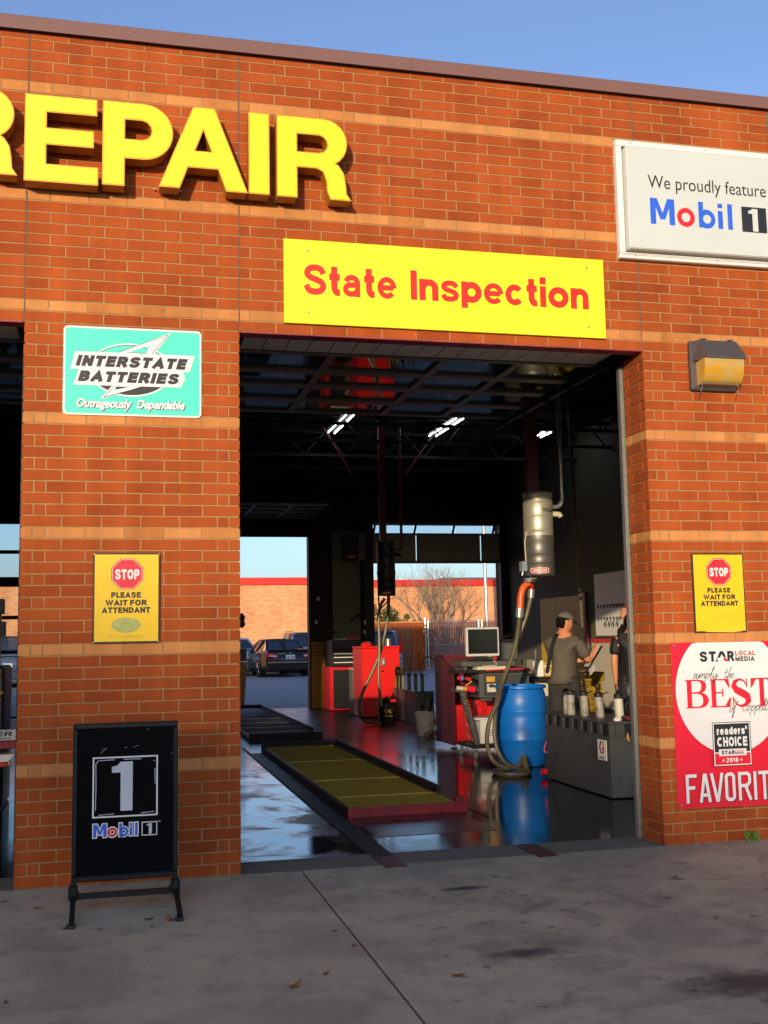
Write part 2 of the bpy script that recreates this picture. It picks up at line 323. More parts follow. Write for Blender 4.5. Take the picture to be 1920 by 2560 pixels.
    def bbox(s, x0, x1, y0, y1, z0, z1, b=.3):  # box with chamfered edges (12 edges), cheap
        X, Y, Z = (x0, x1), (y0, y1), (z0, z1); vs = []; idx = {}
        for i in (0, 1):
            for j in (0, 1):
                for k in (0, 1):
                    for ax in range(3):
                        p = [X[i]+(b if i == 0 else -b), Y[j]+(b if j == 0 else -b), Z[k]+(b if k == 0 else -b)]
                        p[ax] = (X[i], Y[j], Z[k])[ax]; idx[(i, j, k, ax)] = len(vs); vs.append(tuple(p))
        F = []
        for ax in range(3):
            for sgn in (0, 1):
                o = [(0, 0), (1, 0), (1, 1), (0, 1)]; q = []
                for a_, b_ in o:
                    key = [a_, b_]; key.insert(ax, sgn); q.append(idx[(*key, ax)])
                F.append(tuple(q))
        for ax in range(3):
            o1, o2 = [a for a in range(3) if a != ax]
            for a_ in (0, 1):
                for b_ in (0, 1):
                    def key(v): kk = [0, 0, 0]; kk[ax] = v; kk[o1] = a_; kk[o2] = b_; return kk
                    F.append((idx[(*key(0), o1)], idx[(*key(1), o1)], idx[(*key(1), o2)], idx[(*key(0), o2)]))
        for i in (0, 1):
            for j in (0, 1):
                for k in (0, 1): F.append(tuple(idx[(i, j, k, ax)] for ax in range(3)))
        return s.add(vs, F)
    def build(s, name, m, parent=None, org=None, smooth=False, label=None, cat=None, group=None, kind=None, fix=True):
        me = bpy.data.meshes.new(name)
        if parent is not None: o3 = ORG[parent.name]
        else: o3 = Vector(org) if org is not None else Vector((0, 0, 0))
        me.from_pydata([((x-o3.x)*S, (y-o3.y)*S, (z-o3.z)*S) for x, y, z in s.v], [], s.f)
        if any(s.t):
            a = me.attributes.new('tone', 'FLOAT', 'FACE'); a.data.foreach_set('value', s.t)
        if fix:
            bm = bmesh.new(); bm.from_mesh(me); bmesh.ops.recalc_face_normals(bm, faces=bm.faces)
            if smooth: bmesh.ops.remove_doubles(bm, verts=bm.verts, dist=.00005)
            bm.to_mesh(me); bm.free()
        me.materials.append(m if not isinstance(m, str) else M[m])
        if smooth:
            me.shade_smooth()
            try: me.set_sharp_from_angle(angle=R_(38))
            except Exception: pass
        o = bpy.data.objects.new(name, me); col.objects.link(o)
        if parent is not None: o.parent = parent; ORG[o.name] = o3
        else: o.location = o3*S; ORG[o.name] = o3
        tag(o, label, cat, group, kind)
        return o
def copy_tree(o, parent=None):
    c = o.copy(); col.objects.link(c); ORG[c.name] = ORG.get(o.name, Vector((0, 0, 0)))
    if parent is not None: c.parent = parent
    for ch in list(o.children): copy_tree(ch, c)
    return c
def relabel(o, label, loc=None, rz=None):
    o['label'] = label
    if loc is not None: o.location = Vector(loc)*S
    if rz is not None: o.rotation_euler = (0, 0, rz)
    return o
def curve_mesh(contours, offset=0., extrude=0.):
    cu = bpy.data.curves.new('c', 'CURVE'); cu.dimensions = '2D'; cu.fill_mode = 'BOTH'; cu.offset = offset; cu.extrude = extrude
    for c in contours:
        sp = cu.splines.new('POLY'); sp.points.add(len(c)-1); sp.use_cyclic_u = True
        for i, p in enumerate(c): sp.points[i].co = (p[0], p[1], 0, 1)
    return _grab(cu)
def _grab(cu):
    o = bpy.data.objects.new('c', cu); col.objects.link(o)
    dg = bpy.context.evaluated_depsgraph_get(); me = o.evaluated_get(dg).to_mesh()
    vs = [tuple(v.co) for v in me.vertices]; fs = [tuple(p.vertices) for p in me.polygons]
    o.evaluated_get(dg).to_mesh_clear(); bpy.data.objects.remove(o)
    (bpy.data.curves.remove(cu))
    return vs, fs
def text_2d(s, bold=.0, shear=0., space=1.):
    cu = bpy.data.curves.new('t', 'FONT'); cu.body = s; cu.size = 1; cu.offset = bold; cu.shear = shear; cu.space_character = space; cu.resolution_u = 4
    return _grab(cu)
def fit(mb, geo, x0, x1, z0, z1, y, keep=False):
    vs, fs = geo; xs = [v[0] for v in vs]; ys = [v[1] for v in vs]; a, b, c, d = min(xs), max(xs), min(ys), max(ys)
    sx, sy = (x1-x0)/(b-a), (z1-z0)/(d-c)
    mb.add([(x0+(v[0]-a)*sx, y, z0+(v[1]-c)*sy) for v in vs], fs); return mb
def flat(mb, contours, y, offset=0.):
    vs, fs = curve_mesh(contours, offset); mb.add([(v[0], y, v[1]) for v in vs], fs); return mb
def solid(mb, contours, y0, y1, offset=0.):
    vs, fs = curve_mesh(contours, offset, abs(y1-y0)/2); mb.add([(v[0], (y0+y1)/2+v[2], v[1]) for v in vs], fs); return mb
def ribbon(mb, pts, wd, y, closed=False):      # flat stroke in the XZ plane
    P = [Vector(p) for p in pts]; n = len(P); b = len(mb.v)
    for i, p in enumerate(P):
        if closed: d1, d2 = (p-P[i-1]).normalized(), (P[(i+1) % n]-p).normalized()
        else: d1 = (p-P[max(i-1, 0)]); d2 = (P[min(i+1, n-1)]-p); d1 = d2 if i == 0 else d1; d2 = d1 if i == n-1 else d2; d1 = d1.normalized(); d2 = d2.normalized()
        t = (d1+d2); t = t.normalized() if t.length > .05 else d1
        nm = Vector((-t.y, t.x)); k = 1/max(.5, abs(nm.dot(Vector((-d1.y, d1.x))))); hw = (wd[i] if isinstance(wd, (list, tuple)) else wd)/2*k
        mb.v.append((p.x+nm.x*hw, y-.0005*i, p.y+nm.y*hw)); mb.v.append((p.x-nm.x*hw, y-.0005*i, p.y-nm.y*hw))
    for i in range(n if closed else n-1):
        j = (i+1) % n; mb.f.append((b+2*i, b+2*i+1, b+2*j+1, b+2*j)); mb.t.append(0.)
    return mb
def arc(cx, cz, rx, rz, a0, a1, n=10):
    return [(cx+rx*math.cos(R_(a0+(a1-a0)*i/n)), cz+rz*math.sin(R_(a0+(a1-a0)*i/n))) for i in range(n+1)]
def smooth_path(P, n=6):                       # Catmull-Rom through the points
    P = [Vector(p) for p in P]; out = []
    for i in range(len(P)-1):
        a, b, c, d = P[max(i-1, 0)], P[i], P[i+1], P[min(i+2, len(P)-1)]
        for k in range(n):
            t = k/n; out.append(.5*((2*b)+(c-a)*t+(2*a-5*b+4*c-d)*t*t+(3*b-a-3*c+d)*t**3))
    out.append(P[-1]); return out
def rrect(x0, x1, z0, z1, r=1., n=4):
    return arc(x1-r, z1-r, r, r, 0, 90, n)+arc(x0+r, z1-r, r, r, 90, 180, n)+arc(x0+r, z0+r, r, r, 180, 270, n)+arc(x1-r, z0+r, r, r, 270, 360, n)
def screw(parent, x, z, y, r=.35):
    vs, fs = curve_mesh([arc(0, 0, r, r, 0, 360, 8)[:-1]], 0, .1)
    m = MB(); m.add([(x+v[0], y-.1+v[2], z+v[1]) for v in vs], fs); m.build('screw', 'screw', parent)

def stain_mat():
    m = bpy.data.materials.new('oil_stain_soft'); m.use_nodes = True; n = m.node_tree.nodes; k = m.node_tree.links; b = n['Principled BSDF']
    b.inputs['Base Color'].default_value = (.055, .05, .045, 1); b.inputs['Roughness'].default_value = .7
    tc = n.new('ShaderNodeTexCoord'); g = n.new('ShaderNodeNewGeometry'); vm = n.new('ShaderNodeVectorMath'); vm.operation = 'SUBTRACT'; vm.inputs[1].default_value = (.5, .5, 0); k.new(tc.outputs['UV'], vm.inputs[0])
    sx = n.new('ShaderNodeVectorMath'); sx.operation = 'MULTIPLY'; sx.inputs[1].default_value = (2, 2, 0); k.new(vm.outputs[0], sx.inputs[0])
    le = n.new('ShaderNodeVectorMath'); le.operation = 'LENGTH'; k.new(sx.outputs[0], le.inputs[0])
    t = n.new('ShaderNodeTexNoise'); t.inputs['Scale'].default_value = 14; t.inputs['Detail'].default_value = 6; k.new(g.outputs['Position'], t.inputs['Vector'])
    ad = n.new('ShaderNodeMath'); ad.operation = 'MULTIPLY_ADD'; k.new(t.outputs[0], ad.inputs[0]); ad.inputs[1].default_value = .9; k.new(le.outputs['Value'], ad.inputs[2])
    mr = n.new('ShaderNodeMapRange'); mr.inputs[1].default_value = .65; mr.inputs[2].default_value = 1.25; mr.inputs[3].default_value = .62; mr.inputs[4].default_value = 0; k.new(ad.outputs[0], mr.inputs[0])
    k.new(mr.outputs[0], b.inputs['Alpha']); return m
M['stain'] = stain_mat()

def concrete_mat():
    m = bpy.data.materials.new('apron_concrete'); m.use_nodes = True; n = m.node_tree.nodes; k = m.node_tree.links; b = n['Principled BSDF']; b.inputs['Specular IOR Level'].default_value = .3
    g = n.new('ShaderNodeNewGeometry')
    def noise(s, d=6, r=.6, dist=0., mul=None):
        t = n.new('ShaderNodeTexNoise'); t.inputs['Scale'].default_value = s; t.inputs['Detail'].default_value = d; t.inputs['Roughness'].default_value = r; t.inputs['Distortion'].default_value = dist
        src = g.outputs['Position']
        if mul: v = n.new('ShaderNodeVectorMath'); v.operation = 'MULTIPLY'; v.inputs[1].default_value = mul; k.new(src, v.inputs[0]); src = v.outputs[0]
        k.new(src, t.inputs['Vector']); return t.outputs[0]
    def rng(x, a, b_, c=0., d=1.):
        r = n.new('ShaderNodeMapRange'); r.interpolation_type = 'SMOOTHSTEP'; r.inputs[1].default_value = a; r.inputs[2].default_value = b_; r.inputs[3].default_value = c; r.inputs[4].default_value = d; k.new(x, r.inputs[0]); return r.outputs[0]
    def mul(x, y):
        q = n.new('ShaderNodeMath'); q.operation = 'MULTIPLY'
        for i, v in enumerate((x, y)):
            if isinstance(v, float): q.inputs[i].default_value = v
            else: k.new(v, q.inputs[i])
        return q.outputs[0]
    def mix(f, a, b_):
        q = n.new('ShaderNodeMix'); q.data_type = 'RGBA'; k.new(f, q.inputs[0])
        for i, v in ((6, a), (7, b_)):
            if isinstance(v, tuple): q.inputs[i].default_value = (*v, 1)
            else: k.new(v, q.inputs[i])
        return q.outputs[2]
    c = mix(rng(noise(1.2, 8, .65, .4), .40, .62), (.52, .425, .265), (.38, .31, .20))
    c = mix(rng(noise(4.5, 8, .7), .48, .68, 0, .5), c, (.22, .185, .14))
    c = mix(rng(noise(240, 2, .5), .60, .70, 0, .5), c, (.55, .50, .42)); c = mix(rng(noise(170, 3, .6), .60, .72, 0, .6), c, (.13, .11, .09))     # grit
    sx = n.new('ShaderNodeSeparateXYZ'); k.new(g.outputs['Position'], sx.inputs[0])
    zone = mul(rng(sx.outputs[0], .25, 1.1), rng(sx.outputs[1], -.25, -.75))      # where cars wait and drip
    c = mix(mul(zone, rng(noise(2.6, 7, .62, .7, (1, 1.1, 1)), .52, .70, 0, .48)), c, (.11, .092, .072))
    c = mix(mul(zone, rng(noise(7.5, 3, .5, .3), .635, .70, 0, .6)), c, (.07, .06, .05))
    c = mix(mul(rng(noise(.9, 3, .5, 1.2), .6, .7, 0, .25), .8), c, (.20, .12, .07))
    k.new(c, b.inputs['Base Color']); k.new(rng(noise(5, 4), .3, .7, .78, .95), b.inputs['Roughness'])
    bm = n.new('ShaderNodeBump'); bm.inputs['Strength'].default_value = .8; bm.inputs['Distance'].default_value = .004
    ad = n.new('ShaderNodeMath'); k.new(mul(noise(130, 4, .7), .5), ad.inputs[0]); k.new(noise(12, 6, .6), ad.inputs[1]); k.new(ad.outputs[0], bm.inputs['Height']); k.new(bm.outputs[0], b.inputs['Normal'])
    return m
M['conc'] = concrete_mat()

# ------------------------------------------------------------------ a plain bold sans drawn with strokes (unit boxes)
def _A(cx, cz, rx, rz, a0, a1, n=14): return [(cx+rx*math.cos(R_(a0+(a1-a0)*i/n)), cz+rz*math.sin(R_(a0+(a1-a0)*i/n))) for i in range(n+1)]
_O = _A(.5, .5, .5, .5, 90, 450, 28)[:-1]
_S = [tuple(v) for v in smooth_path([(.98, .75), (.82, .94), (.5, 1.0), (.18, .94), (.05, .77), (.2, .61), (.5, .52), (.82, .42), (.97, .25), (.83, .06), (.5, 0), (.16, .06), (0, .27)], 4)]
WK = {'s': .80, 'a': .82, 'e': .80, 'S': .92, 'c': .92}
# glyph: (width, height, bottom, strokes); stroke = (points, 'e' extend ends | '' | 'c' closed)
GL = {
 'I': (.0, 1, 0, [([(.5, 0), (.5, 1)], 'e')]), 'l': (.0, 1, 0, [([(.5, 0), (.5, 1)], 'e')]), 'L': (.62, 1, 0, [([(0, 1), (0, 0), (1, 0)], 'e')]), 'T': (.74, 1, 0, [([(0, 1), (1, 1)], 'e'), ([(.5, 0), (.5, 1)], 'e')]),
 'E': (.70, 1, 0, [([(1, 1), (0, 1), (0, 0), (1, 0)], 'e'), ([(0, .52), (.92, .52)], 'e')]), 'F': (.66, 1, 0, [([(1, 1), (0, 1), (0, 0)], 'e'), ([(0, .5), (.85, .5)], 'e')]), 'H': (.78, 1, 0, [([(0, 0), (0, 1)], 'e'), ([(1, 0), (1, 1)], 'e'), ([(0, .52), (1, .52)], '')]),
 'N': (.80, 1, 0, [([(0, 0), (0, 1)], 'e'), ([(1, 0), (1, 1)], 'e'), ([(0, 1), (1, 0)], '')]), 'M': (.95, 1, 0, [([(0, 0), (0, 1)], 'e'), ([(1, 0), (1, 1)], 'e'), ([(0.02, 1), (.5, .05), (.98, 1)], '')]),
 'A': (.88, 1, 0, [([(0, 0), (.5, 1), (1, 0)], 'e'), ([(.2, .27), (.8, .27)], '')]), 'V': (.84, 1, 0, [([(0, 1), (.5, 0), (1, 1)], 'e')]), 'W': (1.2, 1, 0, [([(0, 1), (.26, 0), (.5, .95), (.74, 0), (1, 1)], 'e')]), 'Y': (.8, 1, 0, [([(0, 1), (.5, .45), (1, 1)], 'e'), ([(.5, .45), (.5, 0)], 'e')]),
 'O': (.92, 1, 0, [(_O, 'c')]), 'C': (.86, 1, 0, [(_A(.5, .5, .5, .5, 42, 318, 24), '')]), 'G': (.90, 1, 0, [(_A(.5, .5, .5, .5, 45, 345, 24)+[(1, .45)], ''), ([(.6, .45), (1, .45)], 'e')]),
 'S': (.84, 1, 0, [(_S, '')]),
 'P': (.74, 1, 0, [([(0, 0), (0, 1)], 'e'), ([(0, 1), (.6, 1)]+_A(.62, .72, .38, .28, 88, -88, 10)+[(.6, .44), (0, .44)], '')]), 'R': (.80, 1, 0, [([(0, 0), (0, 1)], 'e'), ([(0, 1), (.6, 1)]+_A(.6, .73, .36, .27, 88, -88, 10)+[(.6, .46), (0, .46)], ''), ([(.55, .46), (1, 0)], 'e')]),
 'B': (.78, 1, 0, [([(0, 0), (0, 1)], 'e'), ([(0, 1), (.6, 1)]+_A(.6, .76, .34, .24, 88, -88, 10)+[(.6, .52), (0, .52)], ''), ([(0, .52), (.62, .52)]+_A(.62, .26, .38, .26, 88, -88, 10)+[(.6, 0), (0, 0)], '')]),
 'D': (.82, 1, 0, [([(0, 0), (0, 1)], 'e'), ([(0, 1), (.5, 1)]+_A(.5, .5, .5, .5, 88, -88, 14)+[(.5, 0), (0, 0)], '')]), 'U': (.80, 1, 0, [([(0, 1), (0, .35)]+_A(.5, .32, .5, .32, 190, 350, 12)+[(1, .35), (1, 1)], 'e')]),
 'K': (.8, 1, 0, [([(0, 0), (0, 1)], 'e'), ([(1, 1), (0.05, .4)], 'e'), ([(.35, .6), (1, 0)], 'e')]), 'X': (.8, 1, 0, [([(0, 0), (1, 1)], 'e'), ([(0, 1), (1, 0)], 'e')]),
 'a': (.68, .73, 0, [(_A(.47, .66, .43, .34, 165, 0, 12)+[(.9, .5), (.9, 0)], 'x'), ([(.9, .58), (.55, .55)]+_A(.42, .275, .42, .275, 110, 270, 10)+_A(.42, .275, .48, .275, 280, 350, 6), '')]),
 'c': (.68, .73, 0, [(_A(.5, .5, .5, .5, 40, 320, 24), '')]), 'e': (.70, .73, 0, [([(.1, .5), (.96, .5)], ''), (_A(.5, .5, .5, .5, -2, 320, 26), '')]), 'o': (.76, .73, 0, [(_O, 'c')]),
 'n': (.67, .73, 0, [([(0, 0), (0, 1)], 'e'), ([(0, .55)]+_A(.52, .62, .48, .38, 160, 0, 12)+[(1, .5), (1, 0)], 'x')]), 'i': (.0, .73, 0, [([(.5, 0), (.5, 1)], 'e'), ([(.5, 1.56), (.5, 1.62)], 'e')]),
 't': (.44, .96, 0, [([(.42, 1), (.42, .28)]+_A(1.02, .26, .60, .26, 180, 270, 8)+[(1.35, 0)], 'b'), ([(-.42, .69), (1.35, .69)], '')]),
 's': (.66, .73, 0, [(_S, '')]),
 'p': (.73, .73, 0, [([(0, -.36), (0, 1)], 'e'), (_A(.5, .5, .5, .5, 90, 450, 24)[:-1], 'c')]), 'r': (.44, .73, 0, [([(0, 0), (0, 1)], 'e'), ([(0, .5)]+_A(.9, .55, .9, .45, 165, 90, 6)+[(1.4, .98)], '')]),
 'u': (.60, .73, 0, [([(1, 0), (1, 1)], 'e'), ([(0, 1), (0, .42)]+_A(.48, .38, .48, .38, 180, 345, 10), 'b')]), 'd': (.64, .73, 0, [([(1, 0), (1, 1.42)], 'e'), (_O, 'c')]), 'b': (.64, .73, 0, [([(0, 0), (0, 1.42)], 'e'), (_O, 'c')]),
 'g': (.64, .73, 0, [([(1, 1), (1, -.1)]+_A(.5, -.08, .5, .3, 0, -160, 8), 'b'), (_O, 'c')]), 'y': (.62, .73, 0, [([(0, 1), (.5, .02)], 'e'), ([(1, 1), (.42, -.25), (.1, -.36)], 'b')]),
 '2': (.7, 1, 0, [(_A(.5, .72, .48, .28, 165, -35, 12)+[(0, 0), (1, 0)], '')]), '0': (.7, 1, 0, [(_O, 'c')]), '1': (.4, 1, 0, [([(0.1, .78), (.8, 1), (.8, 0)], 'b')]), '8': (.7, 1, 0, [(_A(.5, .76, .42, .24, 90, 450, 20)[:-1], 'c'), (_A(.5, .26, .5, .26, 90, 450, 20)[:-1], 'c')]),
 "'": (.1, 1, 0, [([(.5, .8), (.5, 1)], 'e')]), ' ': (.30, 1, 0, []),
}
def words(s, x0, x1, z0, H, y, w=.19, slant=0., gap=.16, m=None, dy=.003):
    """set s between x0 and x1 on baseline z0 with cap height H; w stroke weight relative to H"""
    m = m or MB(); tot = 0; lay_ = []; w0 = w
    for ch in s:
        W, h, b, st = GL[ch]; W = max(W, w); lay_.append((tot, W, h, st, w*WK.get(ch, 1))); tot += W+(gap if ch != ' ' else 0)
    tot -= gap; kx = (x1-x0-slant*H)/(tot*H); q = 0
    for ox, W, h, st, w in lay_:
        for pts, fl in st:
            P = [(ox+w/2+p[0]*(W-w), w/2+p[1]*(h-w)) for p in pts]
            def ext(a, b): d = math.hypot(a[0]-b[0], a[1]-b[1]); return (a[0]+(a[0]-b[0])/d*w/2, a[1]+(a[1]-b[1])/d*w/2)
            if fl in ('e', 'b'): P[0] = ext(P[0], P[1])
            if fl in ('e', 'x', 'b') and not (fl == 'b'): P[-1] = ext(P[-1], P[-2])
            if fl == 'x': P[0] = P[0]
            b_ = len(m.v); ribbon(m, P, w, y-dy*(q % 4), fl == 'c'); q += 1
            m.v[b_:] = [(x0+(v[0]*kx+slant*v[2])*H, v[1], z0+v[2]*H) for v in m.v[b_:]]
    return m

# ================================================================== GROUND
def slab(name, x0, x1, y0, y1, z0, z1, m, parent=None, **k):
    return MB().box(x0, x1, y0, y1, z0, z1).build(name, m, parent, **k)
slab('ground', -24000, 24000, -12000, 40000, -12, -5, 'soil', kind='structure')
pave = slab('pavement', -900, 900, -1500, -.4, -5, -.7, 'soil', kind='structure')
for x0, x1 in ((-300, -142.3), (-141.7, 15.75), (16.2, 175.8), (176.2, 340)):
    for y0, y1 in ((-640, -240.3), (-239.8, -.45)):
        MB().bbox(x0, x1, y0, y1, -4.7, 0, .25).build('slab', 'conc', pave)
slab('sill', -900, 900, -.15, 15.6, -5, -.02, 'sill', kind='structure')
slab('yard', -3000, 5000, 669, 6000, -5, -.3, 'asphalt', kind='structure')
# interior floor laid round the two pits
pits = ((45, 86, 79, 308), (45, 86, 366, 650))
fl = MB()
for x0, x1, y0, y1 in ((-420, 0, 15.7, 668.9), (0, 37, 230, 668.9), (37, 45, 15.7, 668.9), (86, 313, 15.7, 668.9), (45, 86, 15.7, 79), (45, 86, 308, 366), (45, 86, 650, 668.9)): fl.box(x0, x1, y0, y1, -4.9, -.05)
fl.build('floor', 'floor', kind='structure')
MB().box(0.02, 36.98, 15.7, 204, -4.9, -.05).box(.02, 36.98, 204.4, 229.9, -4.9, -.05).build('floor', 'wet', kind='structure')
# oil stains on the apron: thin irregular films
def blot(name, x, y, rx, ry, seed, z=.06):
    return MB().face([(x-rx*1.3, y-ry*1.3, z), (x+rx*1.3, y-ry*1.3, z), (x+rx*1.3, y+ry*1.3, z), (x-rx*1.3, y+ry*1.3, z)])
def uvq(o):
    u = o.data.uv_layers.new(name='uv')
    for i, d in enumerate(u.data): d.uv = ((0, 0), (1, 0), (1, 1), (0, 1))[i % 4]
    return o
# ================================================================== GARAGE
gar = thing('garage_building', 'red and tan brick repair garage with open roller bays', 'building', (60, 0, 0))
def core(x0, x1, z0, z1, y1=13.2): MB().box(x0, x1, .15, y1, z0, z1).build('mortar_wall', 'mortar', gar)
for x0, x1 in ((-232, -176), (-56, 0), (120, 176), (296, 352)): core(x0+.3, x1-.3, -1, 144)
core(-232, 352, 144.02, 150, 4.1); core(-232, 352, 150.02, 224)
for x0, x1 in ((-176, -56), (0, 120), (176, 296)):
    MB().box(x0+.35, x1-.35, -.06, 4.2, 143.62, 144.0).box(x0+.35, x1-.35, 4.2, 4.6, 143.62, 148).build('lintel_angle', 'redframe', gar)
for x in (-56, 0, 120, 166.5):
    MB().box(x-.16, x+.16, .05, .3, 144.3, 223.6).build('control_joint', 'joint', gar)
BR = {}
def brick_mesh(Lx, D, tan, k):
    key = (round(Lx, 2), D, tan, k)
    if key in BR: return BR[key]
    r = random.Random(hash(key) & 0xffff); vs = []; hx, hz, c = Lx/2, 1.32, .07
    for a, b in ((-1, -1), (1, -1), (1, 1), (-1, 1)):
        jx, jz = r.uniform(-.07, .05), r.uniform(-.05, .04); y = r.uniform(-.03, .05)
        BRv = [(a*(hx-c+jx*.5), y, b*(hz-c+jz*.5)), (a*(hx+jx), y+c, b*(hz+jz)), (a*(hx+jx), D, b*(hz+jz))]; vs += BRv
    F = [(0, 3, 6, 9)]
    for i in range(4):
        j = (i+1) % 4; F += [(3*i+1, 3*j+1, 3*j, 3*i), (3*i+2, 3*j+2, 3*j+1, 3*i+1)]
    BR[key] = (vs, F); return BR[key]
MESH = {}
def brick_obj(x, y, z, Lx, D, tan, k, rz):
    key = (round(Lx, 2), D, tan, k)
    if key not in MESH:
        vs, F = brick_mesh(*key); me = bpy.data.meshes.new('brick'); me.from_pydata([(a*S, b*S, c*S) for a, b, c in vs], [], F)
        me.materials.append(M['tanbrick' if tan else 'brick']); MESH[key] = me
    o = bpy.data.objects.new('tan_brick' if tan else 'brick', MESH[key]); col.objects.link(o); o.parent = gar
    o.location = ((x-60)*S, y*S, z*S); o.rotation_euler = (0, 0, rz); return o
ALLB = []                                       # (x, y, z, length, depth, tan, variant, rz)
def lay(xa, xb, c, D=.95, y=0., rz=0., j0=.19, j1=.19):
    ALLB.append(((xa+j0+xb-j1)/2, y, c*3-1.5, (xb-xa)-j0-j1, D, c % 10 == 0, random.randrange(5), rz))
def row(x0, lens, c, corner0=False, corner1=False):
    x = x0
    for i, l in enumerate(lens):
        cn = (i == 0 and corner0) or (i == len(lens)-1 and corner1)
        D = (9.8 if l <= 3.5 else 2.8) if cn else .95
        lay(x, x+l, c, D, 0, 0, .0 if (i == 0 and corner0) else .19, .0 if (i == len(lens)-1 and corner1) else .19); x += l
def seq(total, first):
    out = [first] if first else []; s = sum(out)
    while total-s > 10.01: out.append(10); s += 10
    if total-s > .3: out.append(total-s)
    return out
for c in range(1, 49):
    ev = c % 2 == 0
    A, B = [10]*5+[3, 3], [3, 3]+[10]*5
    for x0 in (-232, -56, 120, 296): row(x0, B if ev else A, c, True, True)
    # jamb returns facing -X at x=120 and x=296, facing +X at x=0
    for X, s in ((120, 1), (296, 1), (0, -1), (-56, 1), (176, -1)):
        if X == -56: evr = not ev if False else ev
        first_is_3 = (ev if s == 1 else not ev)     # a 3in face means a 10in return
        cy = [(10, 13.3)] if first_is_3 else [(3, 13.3)]
        for a, b in cy:
            ALLB.append((X, (a+.19+b)/2, c*3-1.5, (b-a)-.19, .95, c % 10 == 0, random.randrange(5), R_(-90) if s == 1 else R_(90)))
for c in range(49, 76):
    ev = c % 2 == 0
    row(-232, seq(56, 6 if ev else 0), c); row(-176, seq(120, 3 if ev else 0), c)
    row(-56, seq(56, 6 if ev else 0), c); row(0, seq(120, 3 if ev else 0), c)
    row(120, seq(46.5, 6.5 if ev else 0), c); row(166.5, seq(185.5, 0 if ev else 5), c)
CAMP = (-31.9, -294.5, 60.5)
vis = [b for b in ALLB if -80 < b[0] < 172 and not (b[7] and b[7] > 0)]
near = lambda b: (b[0]-CAMP[0])**2+(b[1]-CAMP[1])**2+(b[2]-CAMP[2])**2-(900 if b[3] > 8 else 0)
red = sorted([b for b in vis if not b[5]], key=near)[:295]; tanb = [b for b in vis if b[5]][:295]
picked = set(id(b) for b in red+tanb)
for b in red+tanb: brick_obj(*b)
for tn in (False, True):
    mb = MB()
    for b in ALLB:
        if id(b) in picked or b[5] != tn: continue
        vs, F = brick_mesh(round(b[3], 2), b[4], b[5], b[6]); ca, sa = math.cos(b[7]), math.sin(b[7])
        mb.add([(b[0]+x*ca-y*sa, b[1]+x*sa+y*ca, b[2]+z) for x, y, z in vs], F, random.uniform(.01, .99))
    mb.build('tan_brickwork' if tn else 'brickwork', 'tanbrick' if tn else 'brick', gar, kind='stuff', fix=False)
# coping
for x0, x1 in ((-190, -70.1), (-70, 50), (50.1, 170), (170.1, 290)):
    MB().prism([(-1.7, 223.7), (-1.7, 224), (-1.5, 227.5), (-1.2, 227.8), (14.5, 227.2), (14.5, 223.7), (-.1, 223.7), (-.1, 224.4), (-1.3, 224.4), (-1.3, 223.7)], x0, x1).build('coping', 'coping', gar)
for x in (-30, 30, 95): screw(gar, x, 225.5, -1.72, .22)
# inside faces, roof, rear and side walls
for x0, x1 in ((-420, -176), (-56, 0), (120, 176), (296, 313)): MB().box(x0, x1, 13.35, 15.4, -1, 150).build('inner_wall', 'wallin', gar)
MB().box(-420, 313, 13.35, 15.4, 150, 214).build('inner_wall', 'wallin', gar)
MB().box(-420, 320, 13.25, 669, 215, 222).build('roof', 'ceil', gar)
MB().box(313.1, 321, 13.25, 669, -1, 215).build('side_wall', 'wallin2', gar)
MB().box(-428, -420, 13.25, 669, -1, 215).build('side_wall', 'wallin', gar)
rear = ((-420, -165), (-45, 11), (131, 187), (307, 313))
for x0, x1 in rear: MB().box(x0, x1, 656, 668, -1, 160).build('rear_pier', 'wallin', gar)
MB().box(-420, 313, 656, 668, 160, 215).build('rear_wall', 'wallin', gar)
MB().box(11.1, 129.4, 653.8, 655.9, 147.8, 162).build('door_header', 'wallin', gar)
for i in range(10):
    y = 70+60*i; m = MB().box(-420, 313, y-1.2, y+1.2, 209, 212).box(-420, 313, y-1, y+1, 192, 194)
    for k in range(24):
        x = -410+30*k; m.bar((x, y, 193), (x+15, y, 210), .9); m.bar((x+15, y, 210), (x+30, y, 193), .9)
    m.build('roof_joist', 'iron', gar)
# visible brickwork on the rear pier and steel frames of the rear doorways
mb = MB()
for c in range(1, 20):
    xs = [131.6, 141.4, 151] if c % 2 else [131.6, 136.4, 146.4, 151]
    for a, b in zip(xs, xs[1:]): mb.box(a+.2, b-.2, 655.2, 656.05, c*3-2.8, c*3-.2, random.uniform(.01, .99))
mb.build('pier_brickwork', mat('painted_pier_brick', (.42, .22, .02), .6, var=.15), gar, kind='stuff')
for x0, x1 in ((129.5, 131.3), (9, 11), (178.5, 187.5), (305.5, 308), (-167, -165), (-45, -43)):
    MB().box(x0, x1, 650, 656, 0, 162).build('door_post', 'iron', gar)
for i in range(12): MB().box(151.4, 176, 654.4, 656, i*12.8+.15, i*12.8+12.6).build('block', 'inblock', gar)
MB().box(149.8, 151.2, 653.5, 656, 0, 40).build('corner_guard', 'cream', gar)
